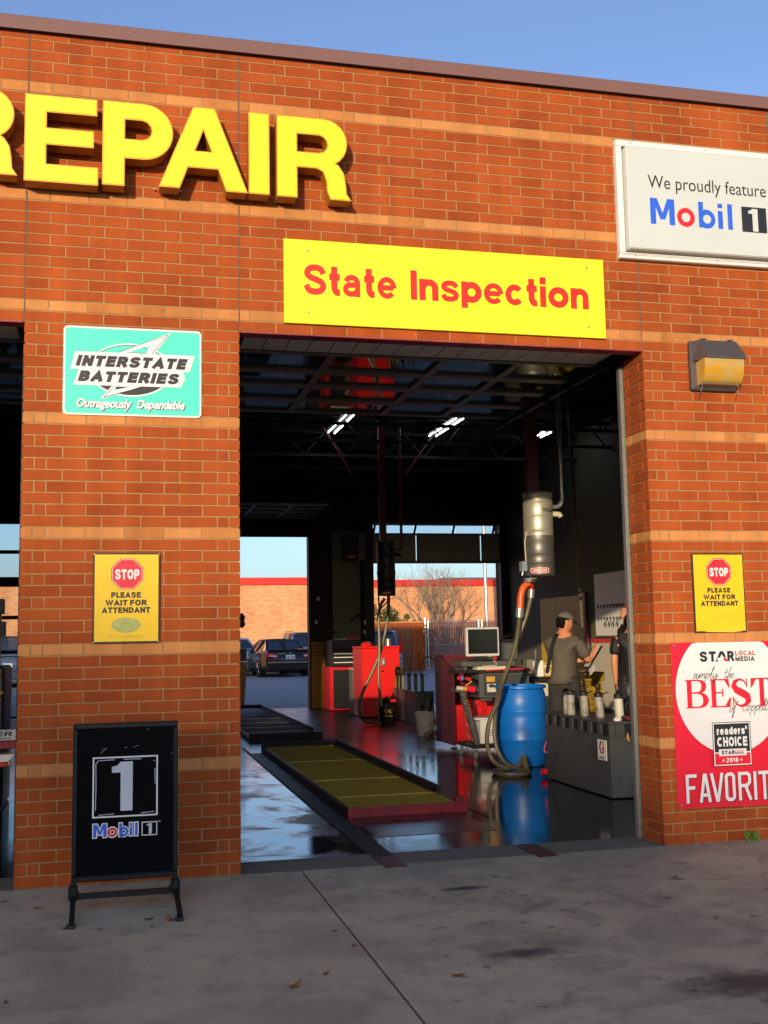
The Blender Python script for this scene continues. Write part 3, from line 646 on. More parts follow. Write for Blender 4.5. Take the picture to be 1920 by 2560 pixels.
# side wall with doorway, red rail, panel, white board
MB().box(311.4, 313, 484, 572, 0, 89).build('office_door', 'dyellow', gar)
MB().box(310.8, 313, 480, 484, 0, 91).build('door_frame', 'deepred', gar)
MB().box(311.6, 313, 380, 479.6, 6, 53).build('wall_panel', 'cream', gar)
MB().box(311, 313, 330, 479.6, 53.2, 56).build('red_rail', 'redprint', gar)
wb = thing('whiteboard', 'white wall board with two rows of hooks and small keys', 'notice board', (312.9, 430, 58))
MB().box(311.6, 312.9, 340, 463.5, 58.4, 103.2).build('board', 'white', wb)
MB().box(310.4, 312.9, 340, 464, 57.2, 58.4).build('tray', 'alu', wb)
for z in (79.5, 70.5):
    for i in range(12):
        y = 400+5.2*i; MB().box(310.6, 311.6, y, y+1.0, z, z+.9).box(310.9, 311.4, y+.2, y+.8, z-(1.6 if z > 75 else .9+.4*(i % 3)), z).build('key_hook', 'ink', wb)
m = MB()
for y in (424, 431, 437, 444): m.tube([(311.2, y, 71), (311.1, y+1.8, 64), (311.2, y+3.2, 68), (311.2, y+5, 65)], .28, 4)
m.build('scribble', 'ink', wb)
# jamb guide strips and the green weather strip
for x, s in ((120, -1), (0, 1), (-56, -1), (176, 1)):
    MB().box(min(x, x+s*1.3), max(x, x+s*.3), 13.5, 15.3, 0, 142).build('door_guide', 'galv' if x == 120 else 'iron', gar)
MB().box(119.5, 119.68, 13.4, 13.8, 0, 139).build('weather_strip', mat('green_strip', (.06, .20, .11), .5), gar)
# the big shed added unseen behind the camera, edge shaped for evening shade
T = 7000; sA, cA = math.sin(AZ), math.cos(AZ)
def back(X): return (X-T*sA, -T*cA, 64-.27*(X+28)+T*math.tan(EL))
pr = [back(x) for x in (-700, 700)]
blocker = thing('shade_blocker', 'unseen sloping shade shed across the street', 'building', (pr[0][0], pr[0][1], 0))
x0, yb, z0 = pr[0]; x1, _, z1 = pr[1]; ax = x0-900
MB().prism([(ax, -5), (x1, -5), (x1, z1), (x0, z0), (ax, z0-200)], yb, yb-700, 'y').build('wall', 'far', blocker)
# ================================================================== OVERHEAD DOORS
def lifted_door(name, label, x0, x1, z, ys, stiles, group, glass=True, m='alu'):
    t = thing(name, label, 'garage door', ((x0+x1)/2, (ys[0]+ys[-1])/2, z), group=group)
    for i, y in enumerate(ys):
        mb = MB()
        if i: mb.box(x0, x1, y-3.2, y-.9, z-.9, z+.9)
        if i < len(ys)-1: mb.box(x0, x1, y-.7, y+1.6, z-.9, z+.9)
        mb.build('rail', m, t)
    for i in range(len(ys)-1):
        a, b = ys[i]+1.7, ys[i+1]-3.3
        for x in stiles: MB().box(x-1.3, x+1.3, a, b, z-.9, z+.9).build('stile', m, t)
        xs = [x0+1.3]+list(stiles)+[x1-1.3]
        for p, q in zip(xs, xs[1:]): MB().box(p+1.3, q-1.3, a, b, z-.1, z+.1).build('pane', 'glass' if glass else 'doorgrey', t)
    for x in (x0-1.6, x1+1.6):
        MB().box(x-.9, x+.9, ys[0]-6, ys[-1]+10, z-2.6, z-1).box(x-.2, x+.2, ys[0]+30, ys[0]+31.5, z-1, 214).box(x-.2, x+.2, ys[-1], ys[-1]+1.5, z-1, 214).build('track', 'iron', t)
        for y in ys: MB().tube([(x-1.4, y, z-2.2), (x+1.4, y, z-2.2)], 1.1, 8).build('roller', 'iron', t)
    return t
d1 = lifted_door('overhead_door', 'raised glazed garage door under the lintel of the open bay', 2.6, 117.4, 146.8, [28, 52, 72.5, 95, 117], [31.5, 67.5, 92], 'raised glazed garage doors')
for i in range(17):
    x = 2.9+6.72*i; MB().box(x, x+6.3, 6.1, 26.4, 146.2, 147.4).build('board', 'doorwhite', d1)
MB().box(2.6, 117.4, 5.4, 6, 145.4, 147.6).build('edge_strip', 'cream', d1)
MB().box(2.6, 117.4, 6.6, 26, 147.5, 148).build('backing', 'iron', d1)
d2 = lifted_door('overhead_door', 'raised glazed garage door over the alignment bay beside the brick pillar', -173.4, -58.6, 146.8, [28, 52, 72.5, 95, 117], [-144, -108, -84], 'raised glazed garage doors')
MB().box(-173.4, -58.6, 5.4, 6, 145.4, 147.6).build('edge_strip', 'cream', d2)
for i in range(17):
    x = -173.1+6.72*i; MB().box(x, x+6.3, 6.1, 26.4, 146.2, 147.4).build('board', 'doorwhite', d2)
lifted_door('overhead_door', 'raised glazed garage door of the bay beyond the hanging vacuums', 178.6, 293.4, 146.8, [28, 52, 72.5, 95, 117], [208, 244, 268], 'raised glazed garage doors')
lifted_door('overhead_door', 'raised garage door above the rear exit where the black car shows', 13, 129, 163.5, [548, 572, 596, 620, 644], [42, 71, 100], 'raised glazed garage doors')
# rear door half down
t = thing('overhead_door', 'rear garage door stopped part way down with a band of windows', 'garage door', (247, 655, 124))
for i, (a, b) in enumerate(((187.8, 227), (228, 287.4), (288.6, 305.4))): MB().box(a, b, 652.5, 654, 124.5, 149.6).build('panel', 'doorgrey', t)
MB().box(187.6, 305.6, 652.2, 654.4, 149.7, 151.6).build('rail', 'alu', t); MB().box(187.6, 305.6, 652.2, 654.4, 159, 161).build('rail', 'alu', t)
MB().box(187.6, 305.6, 651.9, 652.4, 124.5, 127).build('bottom_bar', 'alu', t)
for x in (188.6, 226, 262, 300): MB().bar((x, 653.2, 151.6), (x+1.5, 653.2, 159), 1.8).build('stile', 'iron', t)
for a, b in ((189.8, 225), (228, 261), (264.5, 299), (302, 305)): MB().box(a, b, 653.1, 653.3, 151.7, 158.9).build('pane', 'glass', t)
# closed glazed rear door seen past the left edge of the pillar
t = thing('overhead_door', 'closed glazed rear door seen across the alignment bay', 'garage door', (-105, 655, 0))
zs = [0, 26, 53, 81, 110, 134.5, 159]
for i, z in enumerate(zs):
    h = 4 if i == 4 else 1.5
    MB().box(-164.8, -45.2, 652.6, 654.4, max(0, z-h), z+h).build('rail', 'iron', t)
    if i:
        for x in (-164, -135, -105, -75, -46): MB().box(x-1, x+1, 652.6, 654.4, zs[i-1]+(4 if i-1 == 4 else 1.5), z-h).build('stile', 'iron', t)
        for a, b in ((-163, -136), (-134, -106), (-104, -76), (-74, -47)): MB().box(a, b, 653.4, 653.6, zs[i-1]+(4 if i-1 == 4 else 1.5), z-h).build('pane', 'glass', t)
# ================================================================== FLOOR HARDWARE
def pit(label, x0, x1, y0, y1, cuts, gm, fm, pm, front_h):
    t = thing('pit_cover', label, 'pit cover', ((x0+x1)/2, (y0+y1)/2, 0), group='grated covers over the service pits')
    MB().box(x0-.4, x1+.4, y0-1.2, y0-.2, -.6, front_h).build('front_plate', fm, t)
    MB().box(x0-.5, x0+.5, y0+.5, y1, -.6, 2.6).build('side_rail', 'darkframe', t)
    MB().box(x1-.8, x1+.6, y0+31, y1, -.6, 4.6).box(x1-2.4, x1-.8, y0+31, y1, 2.2, 2.7).build('side_rail', 'darkframe', t)
    MB().box(x0-.6, x1+.6, y1, y1+1.6, -.6, 5).build('end_rail', 'darkframe', t)
    MB().box(x1-1.5, x1+1.5, y0+5, y0+9, -.1, 4).build('corner_block', 'redframe', t)
    MB().box(x0-.2, x1+.2, y0, y1, -32, -31).box(x0-.5, x0, y0, y1, -32, -5).box(x1, x1+.5, y0, y1, -32, -5).box(x0, x1, y0-.4, y0, -32, -1).build('pit_lining', pm, t)
    for a, b in zip(cuts, cuts[1:]):
        m = MB(); w, d = x1-x0-3, b-a-.8; X0, Y0 = x0+1.5, a+.4; p = 2.3
        n = int((w+d)/p)
        for k in range(n):                       # slanting strands one way, then the other, cut to the panel
            for s in (0, 1):
                q = k*p; A_ = (min(q, w), max(0, q-w)); B_ = (max(0, q-d), min(q, d))
                if s: A_, B_ = (w-A_[0], A_[1]), (w-B_[0], B_[1])
                pa, pb = Vector((X0+A_[0], Y0+A_[1])), Vector((X0+B_[0], Y0+B_[1])); dd = pb-pa
                if dd.length < .5: continue
                dd.normalize(); nn = Vector((-dd.y, dd.x))*.26; z = 1.8+.12*s
                m.add([(pa.x-nn.x, pa.y-nn.y, z-.2), (pa.x+nn.x, pa.y+nn.y, z+.2), (pb.x+nn.x, pb.y+nn.y, z+.2), (pb.x-nn.x, pb.y-nn.y, z-.2)], [(0, 1, 2, 3)])
        m.box(X0, X0+w, Y0, Y0+.5, 1.2, 2.3).box(X0, X0+w, Y0+d-.5, Y0+d, 1.2, 2.3).box(X0, X0+.5, Y0, Y0+d, 1.2, 2.3).box(X0+w-.5, X0+w, Y0, Y0+d, 1.2, 2.3)
        m.build('grate_panel', gm, t, fix=False)
    return t
pit('yellow expanded metal pit cover with bright red front lip', 45, 86, 79.5, 307, [80, 112, 161, 232, 306], 'grate', 'redframe', 'pit2', 3.2)
pit('grey expanded metal pit cover by the rear exit', 45, 88, 366.5, 649, [367, 405, 443, 483, 523, 563, 606, 648], 'grate2', 'darkframe', 'pit', 4.6)
MB().box(37.5, 43.5, -4.5, 10, .03, .25).build('floor_track', 'redrust', org=(40, 3, 0), label='rusty red steel track end nearest the board sign', cat='floor track', group='floor tracks crossing the threshold')
MB().box(80.5, 86.3, -4.0, 14, .03, .25).build('floor_track', 'redrust', org=(83, 5, 0), label='rusty red steel track end nearest the blue barrel', cat='floor track', group='floor tracks crossing the threshold')
MB().box(37.5, 43.5, 10.1, 300, .02, .14).box(36.6, 37.4, 16, 330, .02, .5).build('floor_track', 'iron', org=(40, 150, 0), label='long dark floor channel running beside the yellow grating', cat='floor track')
MB().box(88.6, 89.0, 62, 330, -.03, .12).build('floor_track', 'iron', org=(89, 150, 0), label='thin raised floor seam on the vacuum side of the grating', cat='floor track')
MB().box(46, 84, 40, 78, -.04, .06).build('floor_paint', mat('red_floor_paint', (.10, .008, .012), .25, var=.4, vs=6, c2=(.02, .012, .012), c2s=7, c2t=.5), org=(65, 60, 0), label='worn red paint patch before the grating', cat='floor paint')
m = MB().box(-8, 20, 205, 222, -.03, .12).build('floor_plate', 'alu', org=(6, 214, 0), label='small grey steel access plate flush in the floor', cat='floor plate')

# ================================================================== CHANNEL LETTERS
FY, BY = -6.2, -1.0
def cap_R(x, w=20.5):
    k = w/20.5; X = lambda v: x+v*k
    out = [(X(0), 180.9), (X(0), 204)]+[(X(12.5), 204)]+arc(X(13.2), 197.3, 6.4*k, 6.7, 90, -62, 10)
    out += [(X(17.2), 190.8), (X(18.6), 188.6), (X(19.1), 185.6), (X(19.3), 182.8), (X(20.5), 181.0), (X(14.9), 181.0), (X(14.0), 183.2), (X(13.8), 186.2), (X(12.9), 188.8), (X(11.0), 189.7), (X(5.5), 189.7), (X(5.5), 180.9)]
    hole = [(X(5.5), 194.0), (X(5.5), 199.3), (X(11.3), 199.3)]+arc(X(11.6), 196.65, 2.6*k, 2.65, 85, -85, 6)+[(X(11.3), 194.0)]
    return [out, hole]
LET = [
 ('R', 'thick yellow illuminated letter cut off by the picture edge, first of six', cap_R(-78.7)),
 ('E', 'thick yellow illuminated letter with three bars, second of six', [[(-56.3, 179.9), (-56.3, 203.4), (-38.2, 203.4), (-38.2, 199), (-51, 199), (-51, 194.5), (-39, 194.5), (-39, 190.1), (-51, 190.1), (-51, 184.6), (-37.8, 184.6), (-37.8, 179.9)]]),
 ('P', 'thick yellow illuminated letter with one bowl, third of six', [[(-36.6, 180.4), (-36.6, 203.5), (-26.5, 203.5)]+arc(-26.0, 195.8, 7.6, 7.7, 88, -88, 14)+[(-31, 188.1), (-31, 180.4)],
        [(-31, 193.3), (-31, 198.9), (-26.8, 198.9)]+arc(-26.6, 196.1, 2.8, 2.8, 85, -85, 6)+[(-26.8, 193.3)]]),
 ('A', 'thick yellow illuminated letter with slanting legs, fourth of six', [[(-21.9, 181), (-12.9, 204), (-7.3, 204), (1.6, 181), (-4.0, 181), (-6.2, 187), (-14.4, 187), (-16.6, 181)], [(-12.6, 191.6), (-7.9, 191.6), (-10.2, 198)]]),
 ('I', 'thick yellow illuminated plain upright letter, fifth of six', [[(2.1, 181), (2.1, 204), (7.6, 204), (7.6, 181)]]),
 ('R', 'thick yellow illuminated letter with bowl and leg, last of six', cap_R(9.8)),
]
for ch, lab, con in LET:
    xs = [p[0] for p in con[0]]; t = thing('channel_letter', lab, 'sign letter', ((min(xs)+max(xs))/2, -3, 181), group='yellow letters on the brick facade')
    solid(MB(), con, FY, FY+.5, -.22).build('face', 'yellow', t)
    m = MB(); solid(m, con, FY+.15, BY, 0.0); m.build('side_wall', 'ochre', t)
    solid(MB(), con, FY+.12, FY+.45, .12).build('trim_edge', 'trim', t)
    m = MB()
    for q in (.25, .75):
        X = min(xs)+(max(xs)-min(xs))*q; m.tube([(X, BY, 182.2), (X, .3, 182.2)], .25, 6)
    m.build('wall_stud', 'screw', t)
# ================================================================== STATE INSPECTION BOARD
t = thing('signboard', 'long flat yellow board with two red words over the open bay', 'sign', (60, -1, 147))
MB().bbox(12.2, 108, -1.1, -.3, 146.8, 170.8, .12).build('board', 'yellow', t)
for x, z in ((19, 167.6), (19, 150), (102.5, 168), (102.5, 150)): screw(t, x, z, -1.1, .32)
words('State', 17.6, 44.2, 155.1, 8.75, -1.14, .225, 0, .075).build('lettering', 'redprint', t)
words('Inspection', 48.4, 102.8, 155.3, 8.6, -1.14, .225, 0, .075).build('lettering', 'redprint', t)
m = MB()
for x in (20, 60, 100): m.box(x-1, x+1, -.3, .4, 147.6, 170)
m.build('batten', 'iron', t)
# ================================================================== BATTERY SIGN
t = thing('signboard', 'aqua sign with slanting black words and a pale bolt on the pillar', 'sign', (-28, -.5, 119))
solid(MB(), [rrect(-46.1, -10.3, 119.5, 143.3, 1.1)], -.45, .1).build('rim', 'white', t)
solid(MB(), [rrect(-45.6, -10.8, 120.0, 142.8, .8)], -.52, -.4).build('panel', 'aqua', t)
ring = lambda cx, cz, rx, rz: arc(cx, cz, rx, rz, 0, 360, 40)[:-1]
flat(MB(), [ring(-28.9, 131.9, 10.9, 7.2)], -.56).build('oval', 'signgrey', t)
flat(MB(), [ring(-28.9, 131.9, 10.45, 6.8)], -.58).build('oval_line', 'ink', t)
flat(MB(), [[(p[0], max(p[1], 131.5)) for p in ring(-28.9, 131.9, 10.25, 6.6)]], -.60).build('oval_fill', 'aqua', t)
flat(MB(), [[(-33.6, 135.7), (-18.3, 142.6), (-23.2, 135.8)], [(-29.6, 136.6), (-24.9, 136.6), (-23.9, 138.9)]], -.62).build('bolt', 'signgrey', t)
flat(MB(), [[(-36.7, 123.7), (-33.2, 128), (-24.8, 128)], [(-32.5, 127.3), (-29.2, 127.3), (-32.8, 126.4)]], -.62).build('bolt', 'signgrey', t)
m = MB()
for a, b in (((-32.3, 136.5), (-19.2, 141.9)), ((-19.2, 141.9), (-23.4, 136.4)), ((-29.9, 136.7), (-24.6, 136.5)), ((-35.8, 124.3), (-32.8, 127.4)), ((-35.8, 124.3), (-25.2, 127.6))): ribbon(m, [a, b], .13, -.64)
m.build('bolt_outline', 'ink', t)
flat(MB(), [[(-43.1, 136.4), (-12.0, 136.4), (-13.4, 131.9), (-15.1, 131.8), (-14.6, 130), (-15.7, 127.6), (-43.5, 127.4), (-42.1, 131.6), (-44.3, 131.6)]], -.66).build('banner', 'signgrey', t)
words('INTERSTATE', -43.0, -13.9, 132.5, 2.95, -.70, .31, .28, .12).build('lettering', 'ink', t)
words('BATTERIES', -42.4, -15.8, 128.4, 2.9, -.70, .31, .28, .12).build('lettering', 'ink', t)
fit(MB(), text_2d('Outrageously', .04, .3), -42.4, -28.2, 120.6, 123.8, -.62).build('shadow_lettering', 'ink', t)
fit(MB(), text_2d('Outrageously', .04, .3), -42.6, -28.4, 120.75, 123.9, -.66).build('lettering', 'signgrey', t)
fit(MB(), text_2d('Dependable', .04, .3), -27.1, -14.5, 120.7, 123.8, -.62).build('shadow_lettering', 'ink', t)
fit(MB(), text_2d('Dependable', .04, .3), -27.3, -14.7, 120.85, 123.9, -.66).build('lettering', 'signgrey', t)
for x in (-45.3, -11.1):
    for z in (120.4, 142.4): screw(t, x, z, -.5, .2)
# ================================================================== STOP SIGNS
def stop(label, x0, dark):
    t = thing('stop_notice', label, 'sign', (x0+8.4, -.5, 60), group='yellow stop notices beside the bay')
    X = lambda v: x0+(v+37.8)
    MB().bbox(X(-37.9), X(-20.9), -.5, .05, 59.9, 83.3, .1).build('frame', 'framedark', t)
    MB().box(X(-37.45), X(-21.35), -.58, -.4, 60.4, 82.85).build('panel', 'stopyel', t)
    oc = lambda r: [(X(-29.3)+r*math.cos(R_(22.5+45*i)), 77.8+r*math.sin(R_(22.5+45*i))) for i in range(8)]
    flat(MB(), [oc(4.35)], -.60).build('octagon', 'stopred', t)
    flat(MB(), [oc(4.08), oc(3.96)], -.62).build('octagon_line', 'signgrey', t)
    words('STOP', X(-32.4), X(-26.2), 76.4, 2.6, -.63, .26, 0, .10).build('lettering', 'white', t)
    for s, a, b, z0, z1 in (('PLEASE', -33.3, -25.8, 71.6, 73.1), ('WAIT FOR', -34.7, -24.3, 69.6, 71.1), ('ATTENDANT', -35.6, -23.4, 67.7, 69.2)):
        words(s, X(a), X(b), z0, z1-z0, -.61, .27, 0, .1).build('lettering', 'ink', t)
    if dark:
        flat(MB(), [ring(X(-29.5), 64.6, 3.7, 1.95)], -.61).build('faded_oval', 'ghost', t)
        fit(MB(), text_2d("We're Driving Protection!", .01), X(-34.1), X(-25.1), 61.1, 62.1, -.62).build('faded_lettering', 'ghost2', t)
    else:
        flat(MB(), [ring(X(-27.6), 64.7, 3.3, 2.0), ring(X(-27.6), 64.7, 3.1, 1.8)], -.61).build('faded_oval', 'stopyel2', t)
        flat(MB(), [[(X(-35), 60.15), (X(-33), 60.7), (X(-26), 60.5), (X(-24), 60.9), (X(-22.5), 60.2), (X(-26), 59.95)]], -.62).build('peeled_edge', 'stopyel2', t)
    for a in (-37.6, -21.2):
        for z in (60.2, 83.0): screw(t, X(a), z, -.52, .17)
stop('yellow notice with stop octagon and grey faded oval, on the pillar above the black board', -37.8, True)
stop('yellow notice with stop octagon and peeling lower edge, above the red banner', 132.7, False)
# ================================================================== OIL BRAND BOX SIGN
def mobil(parent, x0, x1, z0, z1, y, mb_='blue', outline=False):
    """M o b i l drawn in a 27.4 x 8 box"""
    sx, sz = (x1-x0)/27.4, (z1-z0)/8.0; X = lambda v: x0+v*sx; Z = lambda v: z0+v*sz
    def P(L): return [(X(a), Z(b)) for a, b in L]
    Mp = P([(0, 0), (0, 8), (2.3, 8), (4, 3.6), (5.7, 8), (8, 8), (8, 0), (6.2, 0), (6.2, 5.2), (4.8, 1.6), (3.2, 1.6), (1.8, 5.2), (1.8, 0)])
    O = [(X(11.7)+2.95*sx*math.cos(a), Z(2.75)+2.95*sz*math.sin(a)) for a in [2*math.pi*i/28 for i in range(28)]]
    Oi = [(X(11.7)+1.45*sx*math.cos(a), Z(2.75)+1.45*sz*math.sin(a)) for a in [2*math.pi*i/28 for i in range(28)]]
    b1 = [(X(18.6)+2.95*sx*math.cos(R_(a)), Z(2.75)+2.95*sz*math.sin(R_(a))) for a in range(125, -125, -10)]
    bo = P([(16.0, 0), (16.0, 8), (17.6, 8), (17.6, 5.4)])+b1[2:]+P([(17.4, 0.3), (17.4, 0)])
    bi = [(X(18.8)+1.35*sx*math.cos(a), Z(2.75)+1.4*sz*math.sin(a)) for a in [2*math.pi*i/20 for i in range(20)]]
    ii = P([(22.5, 0), (22.5, 5.6), (24.1, 5.6), (24.1, 0)]); idot = P([(22.5, 6.5), (22.5, 7.9), (24.1, 7.9), (24.1, 6.5)]); ll = P([(25.8, 0), (25.8, 8), (27.4, 8), (27.4, 0)])
    if outline:
        for c in ([Mp], [O, Oi], [bo, bi], [ii], [idot], [ll]): flat(MB(), c, y+.03, .26*sx/.4).build('letter_outline', 'white', parent)
    for c in ([Mp], [bo, bi], [ii, ], [idot], [ll]): flat(MB(), c, y).build('letter', mb_, parent)
    flat(MB(), [O, Oi], y).build('letter', 'oring', parent)
def one(x0, x1, z0, z1):
    X = lambda v: x0+v*(x1-x0); Z = lambda v: z0+v*(z1-z0)
    return [(X(.42), Z(0)), (X(.42), Z(.78)), (X(0), Z(.78)), (X(0), Z(.90)), (X(.25), Z(.92)), (X(.42), Z(1)), (X(1), Z(1)), (X(1), Z(0))]
t = thing('box_sign', 'big pale oil sign in a white frame above the wall lamp', 'sign', (142, -2, 172))
m = MB().bbox(113.2, 200, -2.0, .1, 206.6, 208.6, .2).build('frame', 'white', t)
MB().bbox(113.2, 200, -2.0, .1, 171.6, 173.4, .2).build('frame', 'white', t); MB().bbox(113.2, 115.1, -1.95, .1, 173.45, 206.55, .15).build('frame', 'white', t)
MB().bbox(113.4, 200, -2.3, -1.2, 172.6, 172.9, .1).bbox(113.4, 200, -2.3, -1.2, 173.0, 173.3, .1).build('frame_bead', 'white', t)
MB().bbox(115.4, 200, -4.2, -.5, 173.9, 205.9, .35).build('face', 'signwhite', t)
fit(MB(), text_2d('We proudly feature', .0), 122.1, 161.9, 191.8, 197.2, -4.24).build('lettering', 'ink', t)
mobil(t, 122.5, 149.9, 181.9, 190.0, -4.24)
flat(MB(), [[(153.1, 181.6), (153.1, 189.6), (161.6, 189.6), (161.6, 181.6)]], -4.24).build('number_box', 'ink', t)
flat(MB(), [one(155.4, 158.6, 181.9, 189.1)], -4.28).build('number', 'signwhite', t)
for x in (118, 143, 167): screw(t, x, 207.6, -2.02, .18)
for x in (118, 145, 170): screw(t, x, 172.4, -2.32, .18)
# ================================================================== WALL LAMP
t = thing('wall_lamp', 'bronze wall lamp with yellowed glass beside the bay', 'lamp', (142, -4, 132))
MB().bbox(134.7, 149.6, -2.0, -.1, 132.2, 147.2, .35).build('back_plate', 'bronze', t)
def hood(x0, x1):
    P = [(-2.4, 147.1), (-3.8, 147.1), (-8.4, 141.2), (-8.4, 140.7), (-2.4, 140.7)]
    return P
m = MB(); P = [(-2.05, 147.0), (-4.0, 147.0), (-7.6, 141.5), (-7.6, 140.8), (-2.05, 140.8)]
n = len(P); X0 = [135.2, 136.6, 137.4, 137.4, 135.2]; X1 = [149.2, 149.0, 150.0, 150.0, 149.6]
m.add([(X0[i], P[i][0], P[i][1]) for i in range(n)]+[(X1[i], P[i][0], P[i][1]) for i in range(n)], [tuple(range(n)), tuple(range(n, 2*n))[::-1]]+[(i, (i+1) % n, n+(i+1) % n, n+i) for i in range(n)])
m.build('hood', 'bronze', t)
m = MB(); pf = [(-7.2, 140.75)]+[(-2.05-5.1*math.cos(R_(a))**.5, 140.7-7.2*math.sin(R_(a))) for a in range(0, 85, 12)]+[(-2.05, 133.4), (-2.05, 140.75)]
m.prism(pf, 136.4, 149.3); m.build('lens', 'lens', t, smooth=True)
m = MB()
for x in (136, 148): m.tube([(x, -5, 133.7), (x-.3, -6.2, 132.6), (x-.9, -6.6, 131.3), (x-1.2, -6.6, 130.6)], .11, 5)
m.tube([(136, -5.4, 133.5), (148, -5.4, 133.4)], .13, 5); m.build('wire_guard', 'galv', t)
m = MB()
for x in (137.5, 146.5): m.bbox(x, x+1.6, -4, -2.6, 147.1, 147.6, .1)
m.build('hinge', 'bronze', t)
# ================================================================== READERS BANNER
t = thing('banner', 'red and white award banner on the brick beside the bay', 'banner', (140, -.5, 10))
V = []; F = []; nx, nz = 24, 20                 # gently buckled vinyl
for j in range(nz+1):
    for i in range(nx+1):
        x = 124.5+46*i/nx; z = 10.1+47.1*j/nz
        V.append((x, -.42-.28*math.sin(i*.55+j*.12)*math.sin(math.pi*j/nz)-.22*math.exp(-((z-12.4)/1.4)**2)*math.sin(i*.9), z-.25*math.sin(math.pi*i/nx)*(1 if j == 0 else 0)))
for j in range(nz):
    for i in range(nx): a = j*(nx+1)+i; F.append((a, a+1, a+nx+2, a+nx+1))
MB().add(V, F).build('vinyl', 'banner', t, smooth=True)
disc = [(142.6+17.4*math.cos(R_(a)), 43.2+18.3*math.sin(R_(a))) for a in range(0, 360, 6)]; disc = [(x, min(z, 57.1)) for x, z in disc]
flat(MB(), [disc], -1.02).build('disc', mat('banner_white', (.78, .76, .72), .4, var=.04), t)
y = -1.06
words('ST', 133.3, 138.6, 51.5, 3.0, y, .27).build('lettering', 'ink', t)
m = MB(); flat(m, [[(138.4, 51.5), (140.0, 54.5), (141.0, 54.5), (141.9, 52.9), (141.2, 52.6), (140.5, 53.6), (139.9, 52.6), (139.2, 52.6), (138.95, 52.1), (139.35, 51.5)]], y); m.build('lettering', 'ink', t)
flat(MB(), [[(140.9, 52.4), (141.5, 51.5), (142.5, 51.5), (141.8, 52.7)]], y).build('lettering', 'oring', t)
words('R', 142.3, 144.5, 51.5, 3.0, y, .27).build('lettering', 'ink', t)
words('LOCAL', 144.9, 151.5, 53.1, 1.4, y, .24).build('lettering', 'oring', t)
words('MEDIA', 144.9, 151.2, 51.45, 1.4, y, .24).build('lettering', 'ink', t)
def script(strokes, x, z, k, yy, wd=.16, slant=.35):
    m = MB()
    for s in strokes: ribbon(m, smooth_path([(x+(a+slant*b)*k, z+b*k) for a, b in s], 5), wd, yy)
    return m
# joined-up handwriting: each stroke in units of x-height
W1 = [[(0, .1), (.3, 0), (.5, .25), (.15, .75), (.4, 1.05), (.55, .8)], [(.5, .2), (.9, 1), (.85, .2), (1.05, 0), (1.4, .7)], [(1.4, .2), (1.55, 1), (1.5, 0)], [(1.5, .1), (1.9, 1), (2.1, .8), (2.05, 0)], [(2.05, .3), (2.4, 1), (2.6, .8), (2.6, .1), (2.95, .5)],
      [(2.95, 1.05), (3.0, -.9)], [(3.0, .5), (3.4, 1.05), (3.7, .6), (3.4, .02), (3.05, .2)], [(3.7, .3), (4.2, 1.6), (4.35, 2.2), (4.15, 2.2), (4.1, .4), (4.35, 0), (4.6, .5)], [(4.6, 1), (4.65, .2), (4.95, .05), (5.25, .9)], [(5.35, 1), (5.3, -.3), (4.9, -.9), (4.75, -.5), (5.6, .3), (5.8, .6)], [(1.05, 1.45), (1.15, 1.5)]]
script(W1, 130.6, 46.7, 1.42, y-.10).build('lettering', 'ink', t)
W2 = [[(.5, 2.1), (.4, .3), (.6, 0), (.9, .4)], [(-.1, 1.3), (.9, 1.4)], [(1.0, 0), (1.25, 1.9), (1.45, 2.3), (1.3, 2.2), (1.05, 0), (1.5, 1), (1.7, .8), (1.65, .1), (1.95, .2)], [(1.95, .5), (2.4, .8), (2.3, 1.05), (1.95, .7), (2.0, .1), (2.5, .05), (2.9, .5)]]
script(W2, 140.5, 46.6, 1.3, y-.10).build('lettering', 'ink', t)
W3 = [[(.4, 1), (0, .6), (.05, .05), (.45, .05), (.6, .7), (.4, 1), (.9, .9)], [(.9, .3), (1.3, 1.8), (1.5, 2.3), (1.35, 2.3), (1.0, -1.0), (1.2, -1.1), (1.3, .2)]]
script(W3, 142.0, 36.8, 1.25, y-.10).build('lettering', 'ink', t)
W4 = [[(1.1, 1.9), (.8, 2.2), (.2, 1.6), (-.1, .6), (.2, 0), (.9, .3)], [(1.3, 1), (1.0, .6), (1.05, .05), (1.4, .05), (1.55, .7), (1.3, 1), (1.9, .9)], [(1.95, 1), (1.9, -1)], [(1.9, .5), (2.3, 1.02), (2.6, .6), (2.3, 0), (1.95, .2)], [(2.6, .4), (2.95, 1)], [(2.95, 1), (2.9, -1)], [(2.9, .5), (3.3, 1.02), (3.6, .6), (3.3, 0), (2.95, .2)], [(3.6, .4), (4.1, .8), (4.0, 1.05), (3.65, .7), (3.7, .1), (4.2, .1), (4.5, .8), (4.8, 2.1), (4.6, 2.2), (4.5, .3), (4.8, .0), (5.1, .8), (5.4, 2.1), (5.2, 2.2), (5.1, .3), (5.4, 0), (5.7, .3)]]
script(W4, 146.3, 37.0, 1.45, y-.10).build('lettering', 'ink', t)
